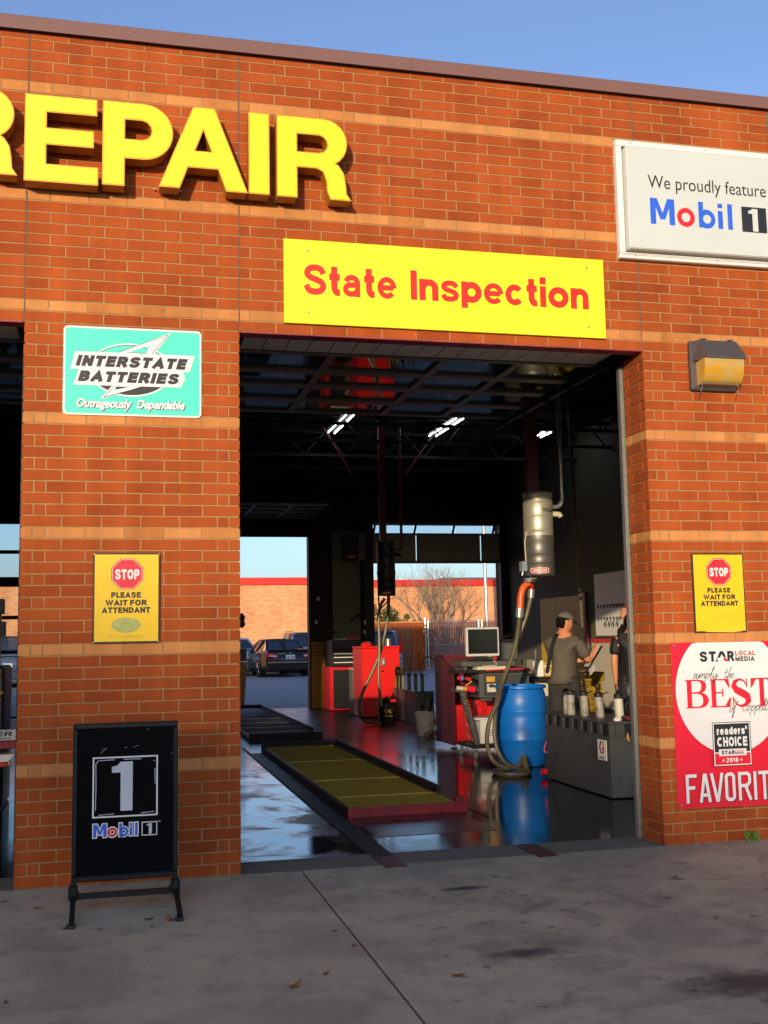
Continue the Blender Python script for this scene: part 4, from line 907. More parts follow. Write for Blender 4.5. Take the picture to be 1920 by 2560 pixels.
# the big serif word
def serifword(t, y):
    m = MB(); Z0, Z1 = 38.3, 46.4; H = Z1-Z0; cn = [0]; rb = ribbon
    def ribbon_(mm, p, w_, yy): cn[0] += 1; rb(mm, p, [q*1.25 for q in w_] if isinstance(w_, list) else w_*1.2, yy-.002*(cn[0] % 7))
    def stem(x, w=1.25): ribbon_(m, [(x, Z0+.2), (x, Z1-.2)], w, y); ribbon_(m, [(x-1.2, Z0+.16), (x+1.3, Z0+.16)], .32, y); ribbon_(m, [(x-1.2, Z1-.16), (x+1.3, Z1-.16)], .32, y)
    stem(129.5)
    ribbon_(m, [(129.6, Z1-.18), (132.2, Z1-.18)]+arc(132.2, 44.45, 2.0, 1.75, 90, -90, 8)+[(129.6, 42.6)], [.34, .34]+[.34, .5, .8, 1.15, 1.3, 1.15, .8, .5, .34]+[.3], y)
    ribbon_(m, [(129.6, 42.6), (132.4, 42.6)]+arc(132.4, 40.5, 2.3, 2.0, 90, -90, 8)+[(129.6, Z0+.18)], [.3, .3]+[.34, .5, .9, 1.3, 1.5, 1.3, .9, .5, .34]+[.34], y)
    stem(137.3); ribbon_(m, [(137, Z1-.16), (142.4, Z1-.16)], .34, y); ribbon_(m, [(137, Z0+.16), (142.6, Z0+.16)], .34, y); ribbon_(m, [(137.3, 42.5), (140.2, 42.5)], .34, y)
    flat(m, [[(142.2, Z1), (142.6, 43.9), (142.2, 43.9), (140.9, Z1-.4)]], y); flat(m, [[(142.4, Z0), (142.9, 41), (142.4, 41), (140.9, Z0+.4)]], y); ribbon_(m, [(140.2, 43.6), (140.2, 41.4)], .36, y)
    ribbon_(m, [(148.0, 44.3), (147.2, 45.8), (145.8, 46.2), (144.3, 45.6), (143.9, 44.3), (144.8, 43.1), (146.6, 42.2), (148.2, 41.2), (148.5, 39.9), (147.6, 38.8), (145.9, 38.45), (144.4, 39.1), (143.7, 40.8)], [.2, .35, .5, .9, 1.3, 1.6, 1.8, 1.6, 1.3, .9, .5, .35, .2], y)
    ribbon_(m, [(148.1, 46.4), (148.1, 43.8)], .3, y); ribbon_(m, [(143.6, 38.3), (143.6, 41.2)], .3, y)
    stem(153.0); ribbon_(m, [(149.6, Z1-.16), (156.4, Z1-.16)], .36, y); flat(m, [[(149.5, Z1), (149.4, 43.7), (149.8, 43.7), (151.2, Z1-.3)]], y); flat(m, [[(156.5, Z1), (156.6, 43.7), (156.2, 43.7), (154.8, Z1-.3)]], y)
    m.build('lettering', 'banner', t)
serifword(t, y-.03)
# award stamp
def R4(a, b, c, d): return [(a, c), (b, c), (b, d), (a, d)]
flat(MB(), [R4(136.2, 148.6, 21.4, 34.0)], y-.02).build('stamp_edge', 'ink', t); flat(MB(), [R4(136.4, 148.4, 21.6, 33.8)], y-.04).build('stamp_line', 'white', t)
flat(MB(), [R4(136.7, 148.1, 25.45, 33.5)], y-.06).build('stamp_top', 'ink', t); flat(MB(), [R4(136.7, 148.1, 21.9, 25.1)], y-.06).build('stamp_base', 'banner', t)
flat(MB(), [R4(138.0, 146.9, 24.35, 26.3)], y-.08).build('stamp_band', 'white', t)
words("readers'", 137.6, 147.4, 30.4, 2.35, y-.08, .27, 0, .1).build('lettering', 'white', t)
words('CHOICE', 137.6, 147.3, 27.0, 2.75, y-.08, .25, 0, .12).build('lettering', 'white', t)
words('STAR', 138.8, 143.0, 24.75, 1.15, y-.1, .27).build('lettering', 'ink', t)
fit(MB(), text_2d('LOCAL', .03), 143.2, 146.1, 25.4, 25.95, y-.1).build('lettering', 'oring', t); fit(MB(), text_2d('MEDIA', .03), 143.2, 146.1, 24.75, 25.3, y-.1).build('lettering', 'ink', t)
words('2018', 140.2, 144.1, 22.45, 1.35, y-.08, .24).build('lettering', 'white', t)
star = lambda cx, cz, r: [(cx+(r if i % 2 == 0 else r*.42)*math.sin(R_(36*i)), cz+(r if i % 2 == 0 else r*.42)*math.cos(R_(36*i))) for i in range(10)]
for cx in (139.3, 145.1): flat(MB(), [star(cx, 23.1, .52)], y-.08).build('star', 'white', t)
def favorite(m, y, dx=0, dz=0):
    a, b = 11.5+dz, 19.6+dz; w = .95; c = w/2
    cnt = [0]
    def st(p): cnt[0] += 1; ribbon(m, [(q[0]+dx, q[1]+dz) for q in p], w, y-.003*(cnt[0] % 3))
    z0, z1, zm = 11.5+c, 19.6-c, 15.8
    st([(127.5, 11.5), (127.5, z1), (130.5, z1)]); st([(127.5, zm), (129.9, zm)])
    st([(131.6, 11.5), (132.9, z1), (133.3, z1), (134.5, 11.5)]); st([(131.9, 13.6), (134.2, 13.6)])
    st([(135.2, 19.6), (136.8, z0), (137.1, z0), (138.6, 19.6)])
    ribbon(m, [(q[0]+dx, q[1]+dz) for q in [(139.9, z0+.6), (139.9, z1-.6), (140.5, z1), (141.7, z1), (142.3, z1-.6), (142.3, z0+.6), (141.7, z0), (140.5, z0)]], w, y, True)
    st([(144.2, 11.5), (144.2, z1), (146.8, z1), (147.4, z1-.6), (147.4, 16.6), (146.6, 15.7), (144.5, 15.7)]); st([(146.0, 15.7), (147.6, 11.5)])
    st([(149.2, 11.5), (149.2, 19.6)]); st([(150.3, z1), (154.1, z1)]); st([(152.2, 11.5), (152.2, z1)])
    st([(158.5, z1), (155.6, z1), (155.6, z0), (158.5, z0)]); st([(155.6, zm), (158, zm)])
    return m
favorite(MB(), y-.02, .22, -.2).build('letter_shadow', 'ink', t); favorite(MB(), y-.06).build('lettering', 'signgrey', t)
for x in (125.3, 168.5):
    for z in (56.4, 11.0): screw(t, x, z, -.95, .42)
# ================================================================== SPRING BOARD SIGN
t = thing('board_sign', 'black free standing board sign with silver numeral on spring feet', 'sign', (-29.5, -27, 0))
m = MB(); fr = 'blackm'
Yf = -27
MB().bbox(-41.3, -17.6, Yf-.9, Yf+.9, 40.4, 41.7, .25).build('frame', fr, t); MB().bbox(-41.3, -17.6, Yf-.9, Yf+.9, 6.3, 7.6, .25).build('frame', fr, t)
MB().bbox(-41.3, -40.2, Yf-.9, Yf+.9, 7.62, 40.38, .25).build('frame', fr, t); MB().bbox(-18.7, -17.6, Yf-.9, Yf+.9, 7.62, 40.38, .25).build('frame', fr, t)
MB().box(-40.2, -18.7, Yf-.45, Yf+.45, 7.6, 40.4).build('panel', 'panelblk', t)
yy = Yf-.5
flat(MB(), [R4(-36.9, -22.2, 20.3, 34.0), R4(-36.55, -22.55, 20.65, 33.65)], yy).build('square_line', 'white', t)
flat(MB(), [one(-32.6, -27.9, 21.7, 32.8)], yy).build('number', 'silver', t)
m = MB()
for P in ([(-36.2, 22), (-36.1, 27), (-36.2, 32.5), (-35.6, 33.2), (-32, 33.3)], [(-30, 33.35), (-26, 33.25)], [(-23.2, 32.9), (-22.9, 32.6)], [(-22.9, 31), (-22.8, 27.5)], [(-23.0, 21.2), (-26, 21.0)], [(-35.5, 20.95), (-32, 21.1)]): ribbon(m, P, .16, yy)
m.build('highlight_line', 'silver', t)
mobil(t, -36.6, -26.7, 16.0, 18.9, yy-.03, 'blue2', outline=True)
flat(MB(), [R4(-25.8, -22.3, 15.85, 18.95), R4(-25.6, -22.5, 16.05, 18.75)], yy).build('number_box', 'white', t)
flat(MB(), [one(-24.7, -23.5, 16.2, 18.6)], yy).build('number', 'silver', t); fit(MB(), text_2d('TM', .03), -22.15, -21.55, 18.75, 19.0, yy).build('lettering', 'white', t)
m = MB()
for P in ([(-35.2, 34.8), (-33.8, 36.0)], [(-35.0, 35.6), (-33.9, 36.0)], [(-29.8, 35.9), (-29.2, 36.1)], [(-27.8, 36.0), (-26.6, 36.4)], [(-24.6, 39.8), (-24.3, 40.3)], [(-19.0, 34.1), (-18.9, 34.6)], [(-19.0, 33.0), (-19.0, 33.2)]): ribbon(m, P, .1, yy)
m.build('scuff', 'scratch', t)
for x in (-40.9, -18.1):
    b = MB().bbox(x-1.0, x+1.0, Yf-1.6, Yf+1.6, 2.4, 5.6, .25).build('spring_box', fr, t)
    MB().tube([(x, Yf, 5.6), (x, Yf, 6.4)], .6, 10).build('spring', 'iron', t)
    m = MB(); m.bar((x+.1, Yf-1, 3.2), (x+.3, -42.8, .75), 1.1, 1.2); m.bar((x, Yf+1, 3.2), (x-.1, -11.5, .75), 1.1, 1.2); m.build('leg', fr, t)
    for yq in (-43, -11.3): MB().bbox(x-.8, x+.9, yq-.8, yq+.8, .1, .8, .15).build('foot', 'rubber', t)
MB().bar((-40.9, Yf, 3.1), (-18.1, Yf, 3.1), 1.2).build('crossbar', fr, t)

# ================================================================== CEILING LAMPS
def tubelight(label, x, y0, y1, z=208, pos=None):
    t = thing('ceiling_light', label, 'lamp', (x, (y0+y1)/2, z), group='twin tube lamps under the ceiling')
    MB().box(x-5, x+5, y0, y1, z+.8, z+3).build('housing', 'iron', t)
    h = (y0+y1)/2
    for a, b in ((y0+1, h-1), (h+1, y1-1)):
        for dx in (-2.6, 2.6): MB().tube([(x+dx, a, z), (x+dx, b, z)], .4, 8).build('tube', 'tube', t)
tubelight('twin tube lamp nearest the big brick pillar', 118.5, 415, 484)
tubelight('twin tube lamp in line with the grey vacuum pipe', 195.5, 415, 484)
tubelight('short bright twin tube lamp over the far bay', 276, 455, 478)
# ================================================================== HANGING VACUUMS
def vac(x, y, r, z0, z1, zm, mats, label, post, name='hanging_vacuum'):
    t = thing(name, label, 'vacuum', (x, y, z0), group='cylinder vacuums hung from the ceiling')
    up = [(r, zm), (r, zm+1.5), (r+.22, zm+2), (r, zm+2.5), (r, z1-11), (r+.15, z1-10.6), (r, z1-10.2), (r, z1-5), (r+.2, z1-4.6), (r, z1-4.2), (r, z1-1), (r+.25, z1-.6), (r-.2, z1)]
    MB().lathe([(a, b-z0) for a, b in up], (x, y, z0), 40).build('upper_drum', mats[0], t, smooth=True)
    lo = [(r-.2, z0), (r+.25, z0+.4), (r+.05, z0+1), (r+.05, z0+5), (r+.25, z0+5.3), (r+.05, z0+5.6), (r+.05, z0+9), (r+.25, z0+9.3), (r+.05, z0+9.6), (r+.05, zm-3), (r+.3, zm-2.4), (r+.3, zm-.1)]
    MB().lathe([(a, b-z0) for a, b in lo], (x, y, z0), 40).build('lower_drum', mats[1], t, smooth=True)
    MB().box(x-r*.62, x+.1*r, y-.6, y+3, z1+.02, 214).build('hanger', post, t)
    p = smooth_path([(x+r-.5, y, z1-6), (x+r+3, y, z1-6), (x+r+5, y, z1-3.2), (x+r+5, y, z1+2)], 5)
    MB().tube(p+[(x+r+5, y, 214)], 1.0, 10).build('exhaust_pipe', mats[2], t, smooth=True)
    MB().tube([(x+r-.4, y-1, z1-9.4), (x+r+3.2, y-1, z1-9.6), (x+r+3.8, y-1, z1-10.6)], 1.25, 10).build('inlet_stub', mats[3], t, smooth=True)
    return t
v1 = vac(148.6, 160, 6.5, 85.6, 122.4, 103.2, ('vac1', 'vac2', 'galv', 'cream'), 'tall silver vacuum drum hanging above the blue barrel', 'deepred')
def wrap_text(s, x, y, r, a0, a1, z0, z1, m, parent, bold=.03):
    vs, fs = text_2d(s, bold); xs = [v[0] for v in vs]; ys = [v[1] for v in vs]; mb = MB(); pts = []
    for v in vs:
        q = (v[0]-min(xs))/(max(xs)-min(xs)); a = R_(a0+(a1-a0)*q); pts.append((x+r*math.sin(a), y-r*math.cos(a), z0+(z1-z0)*(v[1]-min(ys))/(max(ys)-min(ys))))
    mb.add(pts, fs).build('lettering', m, parent, fix=False)
wrap_text('VACU', 148.6, 160, 6.66, -6, 32, 113.3, 115.3, 'ink', v1); wrap_text('MAXX', 148.6, 160, 6.66, 34, 62, 113.2, 114.6, 'deepred', v1)
def curved_patch(x, y, r, a0, a1, z0, z1, m, parent, name='label_plate'):
    mb = MB(); n = 8; vs = []
    for i in range(n+1):
        a = R_(a0+(a1-a0)*i/n); d = .25 if i in (0, n) else 0; vs += [(x+r*math.sin(a), y-r*math.cos(a), z0+d), (x+r*math.sin(a), y-r*math.cos(a), z1-d)]
    mb.add(vs, [(2*i, 2*i+2, 2*i+3, 2*i+1) for i in range(n)]).build(name, m, parent, fix=False)
curved_patch(148.6, 160, 6.85, -56, 14, 86.6, 88.9, 'white', v1); curved_patch(148.6, 160, 6.9, -53, 11, 86.8, 88.7, 'oring', v1); curved_patch(148.6, 160, 6.95, -46, 4, 87.2, 88.3, 'white', v1)
wrap_text("WYNN'S", 148.6, 160, 7.0, -40, -4, 87.3, 88.2, 'ink', v1)
MB().bbox(139.2, 141.8, 157, 160.5, 87.5, 92, .2).tube([(139.9, 158, 87.5), (139.6, 158, 85.8)], .3, 6).build('switch_box', 'galv', v1)
MB().tube([(141.9, 159, 92), (141.6, 159, 100), (142.1, 158, 105)], .25, 5).build('cable', 'cream', v1)
MB().tube([(145.9, 160, 85.4), (145.9, 163, 84)], 1.4, 10).bbox(143.0, 145.6, 162, 165, 83, 85, .2).build('valve', 'galv', v1)
th = thing('vacuum_hose', 'pair of ribbed olive hoses falling past the blue barrel to a floor coil', 'hose', (142, 172, 0))
def ribbed(mb, pts, r, pitch=1.0, n=8):
    P = [Vector(p) for p in pts]; out = []; 
    d = 0
    for a, b in zip(P, P[1:]):
        L_ = (b-a).length; k = max(1, int(L_/pitch*2))
        for i in range(k): out.append(a.lerp(b, i/k))
    out.append(P[-1]); mb.tube(out, [r*(1.09 if i % 2 else .95) for i in range(len(out))], n); return mb
pa = smooth_path([(145.3, 165, 82.9), (142.6, 165, 80.9), (141.3, 165, 77), (140.8, 165, 72)], 6)
MB().tube(pa, 1.55, 12).build('elbow', 'orange', th, smooth=True)
MB().tube([(140.8, 165, 72), (140.5, 165.3, 67.8)], 1.8, 12).build('collar', 'galv', th); MB().tube([(147.4, 168, 80.3), (147.2, 168.4, 76.5)], 1.6, 12).build('collar', 'galv', th)
MB().tube([(147.4, 166, 84), (147.4, 168, 80.2)], .8, 8).build('clip', 'oring', th)
A = smooth_path([(140.5, 165.3, 68), (140.1, 168, 59.5), (138.3, 170, 51), (134.8, 174, 39.7), (134.6, 180, 31), (131.5, 182, 23.6), (129.6, 182, 16), (129.8, 182, 9.6), (131.5, 181, 5), (134.2, 178, 2.4), (137.5, 176.5, 1.4)], 6)
ribbed(MB(), A, .98).build('hose', 'hose', th, smooth=True)
B = smooth_path([(147.2, 168.4, 76.5), (145.6, 170, 69), (142.4, 172, 59.5), (139.6, 174, 51), (137.4, 177, 42), (135.2, 182, 32.9), (134.2, 184, 21.8), (134.0, 184, 14.4), (135.0, 183, 8.3), (137.5, 180, 3.4), (141, 174, 1.5), (143, 166, 1.3), (139, 159.5, 1.2), (132, 158, 1.2), (128, 163, 1.2), (128.3, 171, 1.2), (133, 176, 1.3), (139, 177.5, 1.6), (142.5, 176, 3.2), (143.7, 173.8, 6.6)], 6)
ribbed(MB(), B, .98).build('hose', 'hose', th, smooth=True)
MB().tube([(143.6, 174, 6.8), (143.6, 170.5, 1.0)], 1.35, 10).build('nozzle', 'hose', th, smooth=True)
v2 = vac(147.5, 440, 6.2, 88, 125.6, 105, ('vac3', 'vac3', 'deepred', 'iron'), 'dark vacuum drum hanging before the rear window band', 'deepred')
curved_patch(147.5, 440, 6.5, -50, 14, 88.8, 90.4, 'gold', v2)
th2 = thing('vacuum_hose', 'worn olive hoses looping in front of the tall red cabinet', 'hose', (140, 445, 0))
ribbed(MB(), smooth_path([(146.2, 440, 86.1), (142.9, 440, 81), (141.8, 440, 72.6), (141.8, 440, 64), (141.8, 440, 50), (141, 440, 33.3), (141.8, 440, 19), (142.3, 440, 13.8)], 6), 1.05).build('hose', 'hose', th2, smooth=True)
ribbed(MB(), smooth_path([(149.1, 441, 88), (148.9, 442, 75.4), (146.4, 443, 61.3), (143.6, 445, 50), (138.4, 445, 37.7), (132.6, 445, 26.7), (129, 445, 17.9), (128.7, 445, 11), (131, 447, 5), (138, 449, 2), (145, 452, 1.2)], 6), 1.1).build('hose', 'hose', th2, smooth=True)
MB().tube(smooth_path([(143.6, 440, 92.4), (142.0, 440, 90), (141.9, 440, 84), (142.3, 440, 78)], 5), .6, 7).build('pipe', 'hose', th2)
m = MB(); m.bar((142, 440, 78), (150, 440, 86), .9); m.bar((143, 440, 84.5), (153, 440, 86.5), .4); m.build('bracket', 'iron', th2)
# ceiling pipes and braces
for i, (x0, z0, x1, z1, y) in enumerate(((108, 214, 131, 176, 470), (196, 212, 170, 176, 470), (150, 206, 178, 214, 320), (206, 214, 211, 176, 170), (219, 214, 214, 190, 170))):
    m = MB(); m.bar((x0, y, z0), (x1, y, z1), 1.5); m.build('ceiling_brace', 'deepred', org=(x0, y, z0), label=['dark red brace slanting down behind the pillar side lamp', 'dark red brace slanting down from the twin lamp by the vacuum pipe', 'long dark red brace rising towards the raised glazed door', 'dark red brace right behind the grey vacuum pipe', 'short dark red brace beyond the grey vacuum pipe'][i], cat='brace', group='dark red braces below the ceiling')
m = MB(); m.tube([(247, 350, 212), (252, 352, 64)], 1.0, 8); m.build('hanging_pole', 'hose', org=(250, 350, 64), label='thin olive pole slanting down behind the monitor', cat='pole')
m = MB(); m.box(160, 172, 648, 653, 126, 149); t = m.build('control_box', 'iron', org=(166, 650, 126), label='dark wall box with small lit display high on the rear pier', cat='control box'); 
MB().box(173.2, 179, 645, 648, 127, 151).build('duct', 'inblock', gar)
MB().box(164, 171, 647.5, 648, 129, 131.5).build('display', 'orange', t)
# rear pier switches
for x, z, lb in ((136.5, 92, 'top'), (134.6, 72, 'lower'), (177.5, 71, 'upper window side'), (177, 63, 'lowest window side')): MB().box(x, x+2.4, 649.3, 650, z, z+3.6).build('wall_switch', 'cream', org=(x, 650, z), label='small pale switch plate on the dark rear pier, the '+lb+' one', cat='switch', group='switch plates on the rear pier')
# ================================================================== BARREL
bx, by = 152.3, 199
bt = thing('plastic_barrel', 'big blue plastic barrel standing on the wet floor', 'barrel', (bx, by, 0))
prof = [(9.9, 0), (10.6, .5), (10.9, 2), (11.4, 6), (12.0, 11.6), (12.25, 12.0), (12.35, 12.4), (12.2, 12.8), (12.5, 17), (12.55, 22), (12.35, 24.6), (12.6, 25), (12.6, 25.5), (12.3, 25.9), (12.0, 30), (11.4, 33), (10.9, 34.6), (10.7, 35.0), (11.7, 35.3), (12.0, 35.6), (12.0, 36.4), (11.7, 36.8), (11.0, 36.8), (10.8, 36.2), (10.4, 34.5), (11.4, 22), (10, 1.2)]
MB().lathe(prof, (bx, by, 0), 56, cap=False).lathe([(10.2, 1.3), (.1, 1.3)], (bx, by, 0), 32, cap=False).build('drum', 'barrel', bt, smooth=True)
# ================================================================== SLOTTED BINS WITH PUMPS
def oilbin(label, x0, x1, y0, y1, h, group='steel oil bins with slotted sides'):
    t = thing('steel_bin', label, 'bin', ((x0+x1)/2, (y0+y1)/2, 0), group=group)
    MB().bbox(x0, x1, y0, y1, .3, h-5.2, .25).build('body', 'bingrey', t)
    MB().bbox(x0-.3, x1+.3, y0-.3, y1+.3, h-1, h, .2).build('top', 'bingrey', t)
    MB().box(x0+6, x1, y0, y1, h-5.1, h-1.05).build('inner_wall', 'black', t); MB().box(x0+2.3, x0+5.9, y0, y0+.8, h-5.1, h-1.05).build('end_wall', 'bingrey', t)  # inner wall blackened to read as the dark behind the slots
    n = 7; p = (y1-y0)/n
    for i in range(n+1):
        y = y0+i*p; MB().bbox(x0-.1, x0+2.2, max(y0, y-1.6), min(y1, y+1.6), h-5.15, h-1.02, .1).build('divider', 'bingrey', t)
    for i in range(n):
        y = y0+(i+.5)*p; MB().box(x0+.35, x0+2.0, y-p*.5+1.65, y+p*.5-1.65, h-5.05, h-1.06).build('slot_shade', 'black', t)  # black plates painted as the shade inside the slots
    return t
b1 = oilbin('long grey steel bin with slotted rim and letter badge beside the barrel', 144.5, 161, 86, 149, 27.8)
m = MB(); m.box(144.2, 144.45, 89.2, 96.6, 13.4, 20.8); m.build('badge', 'white', b1)
def flatx(contours, x, name, mt, parent):      # print on a face looking towards -X; contour u runs along -Y
    vs, fs = curve_mesh(contours); MB().add([(x, -v[0], v[1]) for v in vs], fs).build(name, mt, parent)
hexo = [(-93+2.5*math.cos(R_(a)), 18+2.3*math.sin(R_(a))) for a in (30, 75, 105, 150, 210, 255, 285, 330)]
m = MB()
vs, fs = curve_mesh([[(-95.2, 18), (-94.0, 20.3), (-92.6, 20.3), (-93.6, 19.2), (-94.1, 18), (-93.6, 16.8), (-92.8, 15.7), (-94.0, 15.7)]]); MB().add([(144.15, -v[0], v[1]) for v in vs], fs).build('badge_print', 'ink', b1)
vs, fs = curve_mesh([[(-92.4, 20.3), (-91.6, 20.3), (-90.8, 18.8), (-92.2, 18.8)], [(-92.9, 18.3), (-90.8, 18.3), (-90.8, 17), (-91.6, 15.7), (-92.6, 15.7), (-92.9, 16.6), (-92.0, 16.8), (-92.0, 17.2), (-92.9, 17.3)]]); MB().add([(144.15, -v[0], v[1]) for v in vs], fs).build('badge_print', 'oring', b1)
vs, fs = text_2d('GRACO', .05); mx = max(v[0] for v in vs); MB().add([(144.15, 95.2-v[0]/mx*4.4, 13.9+v[1]*1.1) for v in vs], fs).build('badge_print', 'ink', b1)
MB().lathe([(.5, 0), (.5, .5), (.15, .6)], (151.3, 85.6, 21.6), 8).tube([(151.3, 85.7, 23.5), (151.3, 85.3, 22), (151.6, 85.2, 20.6)], .3, 6).build('latch', 'gold', b1)
def pump(label, x, y, z, mt='bucketw', h=8.4, r=1.75, lean=0., hy=1.4, group=None):
    t = thing('pump_bottle', label, 'pump bottle', (x, y, z), group=group or 'pump bottles standing on the near steel bin')
    m = MB().lathe([(r*.95, 0), (r, .4), (r, h), (r*.9, h+.3)], (x, y, z), 16); m.v = [(a+(c-z)*lean, b, c) for a, b, c in m.v]; m.build('bottle', mt, t, smooth=True)
    m = MB().lathe([(r*1.02, h+.3), (r*1.02, h+1.8), (r*.5, h+2.3)], (x, y, z), 14); m.v = [(a+(c-z)*lean, b, c) for a, b, c in m.v]; m.build('pump_head', 'rubber', t)
    zz = z+h+2.2; dx = (h+2.2)*lean; m = MB()
    for s in (-.65, .65): m.bar((x+dx+s, y, zz-.4), (x+dx+s-.1, y, zz+3.1), .42)
    m.bar((x+dx-.8, y, zz+3.1), (x+dx+.8, y, zz+3.1), .42); m.build('handle', 'rubber', t)
    MB().bar((x+dx+r*.8, y, z+h+1.1), (x+dx+r*.8+2.7, y, z+h+2.1), .4).build('spout', 'rubber', t)
for (x, y, z, mt, ln, lb) in ((147.0, 127, 27.8, 'bucketw', -.02, 'grubby white pump bottle nearest the barrel on the steel bin'), (149.4, 119, 27.8, 'bucketw', -.04, 'second white pump bottle along the steel bin'), (150.6, 107, 27.8, 'bucketw', -.07, 'leaning white pump bottle between two upright ones on the bin'), (152.2, 94.5, 27.8, 'beige', -.05, 'cleanest white pump bottle, nearest the brick jamb')):
    pump(lb, x+(.6 if y < 100 else 0), y, z, mt, 7.6, 1.65, ln)
t = thing('chrome_pump', 'small chrome headed pump between the first two bottles', 'pump', (147.5, 133, 27.8))
MB().lathe([(1.2, 0), (1.2, 6.5), (.6, 7.5)], (147.5, 133, 27.8), 12).build('tube', 'bucketw', t); MB().lathe([(.4, 0), (1.5, .6), (1.7, 1.5), (1.2, 2.4), (.3, 2.8)], (147.5, 133, 35.4), 14).build('head', 'chrome', t, smooth=True)
t = thing('rag', 'crumpled white rag on the near end of the steel bin', 'rag', (149.3, 89.5, 27.9)); r = random.Random(4)
MB().lathe([(1.4, 0), (1.5, .5), (.9, 1.3), (.2, 1.5)], (149.3, 89.5, 27.85), 9).build('cloth', 'paper', t)
MB().bbox(152.5, 158, 87.5, 96, 27.9, 29.4, .3).build('parts_tray', 'redrust', org=(155, 91, 28), label='reddish tray lying on the near end of the steel bin', cat='tray')
b2 = oilbin('smaller dark steel bin with five black pumps by the red cabinet', 168, 181, 445, 507, 22.6)
for i, (x, y) in enumerate(((170.2, 495), (171.4, 485), (172.8, 474), (174.4, 462), (176.4, 452))):
    pump(['slim black topped pump bottle first from the orange jug', 'slim black topped pump bottle second from the orange jug', 'slim black topped pump bottle in the middle of the far bin', 'slim black topped pump bottle fourth from the orange jug', 'slim black topped pump bottle at the open end of the far bin'][i], x-1.6, y, 22.6, 'inblock', 9, 1.3, 0, group='pump bottles standing on the far steel bin')
t = thing('jug', 'orange jug at the cabinet end of the far bin', 'jug', (165.5, 503, 22.7))
MB().lathe([(3, 0), (3.4, 1), (2.6, 9), (3.0, 14), (3.4, 15.5)], (170.8, 503, 22.7), 16).build('body', mat('orange_jug', (.42, .16, .01), .4), t, smooth=True)
m = MB()
for x, y, h in ((171, 486, 46), (174.5, 480, 45.5), (178, 470, 47)):
    m.tube([(x, y, 33), (x, y, h), (x+.8, y, h+1.6)], .3, 5)
m.tube(smooth_path([(179, 470, 38), (182, 468, 45), (187, 466, 44), (191, 465, 36), (194, 465, 33)], 5), .4, 5)
m.build('grease_wand', 'iron', org=(174, 480, 33), label='cluster of thin grease wands rising behind the far bin', cat='wands')
# ================================================================== BUCKETS
def bucket(label, x, y, mt, h, r, lip='bucketw', drip=None):
    t = thing('bucket', label, 'bucket', (x, y, 0), group='buckets on the shop floor')
    MB().lathe([(r*.86, .05), (r*.88, .3), (r*.98, h-2.6), (r*1.08, h-2.5), (r*1.0, h-2.1), (r*1.0, h-1.3), (r*1.08, h-1.2), (r*1.02, h-.3), (r*1.06, h), (r*.96, h), (r*.8, .8), (.1, .8)], (x, y, 0), 28, cap=False).build('pail', mt, t, smooth=True)
    MB().tube([(x+(r+.4)*math.sin(a), y-(r+.4)*math.cos(a), h-2.4-3.2*math.sin(q)) for a, q in [(R_(-90+180*i/12), math.pi*i/12) for i in range(13)]], .1, 5).build('bail_handle', 'galv', t)
    return t
bucket('dirty white plastic bucket beside the far bin', 151, 361, 'bucketl', 14.6, 6.1)
m = MB(); m.bar((155, 365, 13), (157.5, 367, 22), 1.3); m.build('brush_handle', 'rubber', org=(155, 365, 12), label='black brush handle sticking out of the white bucket', cat='brush')
k = bucket('black bucket with gold lettering before the red cabinet', 152.2, 466, 'black', 15, 6.2)
wrap_text('OIL', 152.2, 466, 6.35, -25, 25, 7.5, 10, 'gold', k); curved_patch(152.2, 466, 6.35, -28, 34, 5.2, 5.7, 'gold', k, 'gold_line')
t = thing('rag', 'red and black rags heaped in the black bucket', 'rag', (152.2, 466, 14)); MB().lathe([(4, 0), (4.6, 2), (2.5, 3.5), (.3, 5)], (152.2, 466, 13.5), 9).build('cloth', 'black', t)
MB().box(154, 158, 461, 464, 14.8, 16.6).build('corner', 'red', t)
# ================================================================== TALL RED CABINET, TOOL CHEST
t = thing('tool_cabinet', 'tall bright red steel cabinet lit by the sun', 'cabinet', (163, 520, 0))
MB().bbox(147.6, 177, 523, 555, .5, 51.6, .3).build('body', 'red', t)
MB().bbox(147, 177.6, 522.3, 555.5, 51.7, 53.2, .3).build('top', 'red', t)
MB().bbox(162.6, 165.4, 521.4, 522.95, 38.5, 44.2, .15).build('switch_box', 'galv', t); MB().box(163.6, 164.4, 521.1, 521.4, 40, 42.2).build('switch', 'white', t)
MB().lathe([(1, 0), (.9, .9), (.3, 1.1)], (163.4, 522, 34), 10).build('knob', 'iron', t)
t = thing('polisher', 'glossy red rounded tool lying on the tall cabinet', 'power tool', (153, 530, 53.3))
MB().lathe([(3.9, 0), (4.2, 1), (3.4, 2.4), (1.6, 3.4), (.2, 3.6)], (153, 530, 53.3), 20).build('housing', mat('gloss_red', (.75, .02, .01), .12, coat=1), t, smooth=True); MB().tube([(156, 530, 55), (161, 532, 54.4)], .9, 8).build('grip', 'iron', t)
t = thing('tin', 'small silver tin standing on the tall red cabinet', 'tin', (170, 530, 53.3)); MB().lathe([(2.1, 0), (2.1, 5.4), (1.9, 5.6)], (170, 530, 53.3), 18).build('can', 'galv', t, smooth=True)
t = thing('tool_chest', 'low red and black roller chest with pale drawer pulls', 'tool chest', (150, 600, 0))
MB().bbox(139.5, 165, 610, 640, .5, 36, .3).build('body', 'red2', t)
MB().bbox(142, 164.6, 607, 609.9, 36.4, 50, .3).build('drawer_unit', 'black', t); MB().box(141, 165, 608, 640, 36.2, 58).build('upper_case', 'black', t)
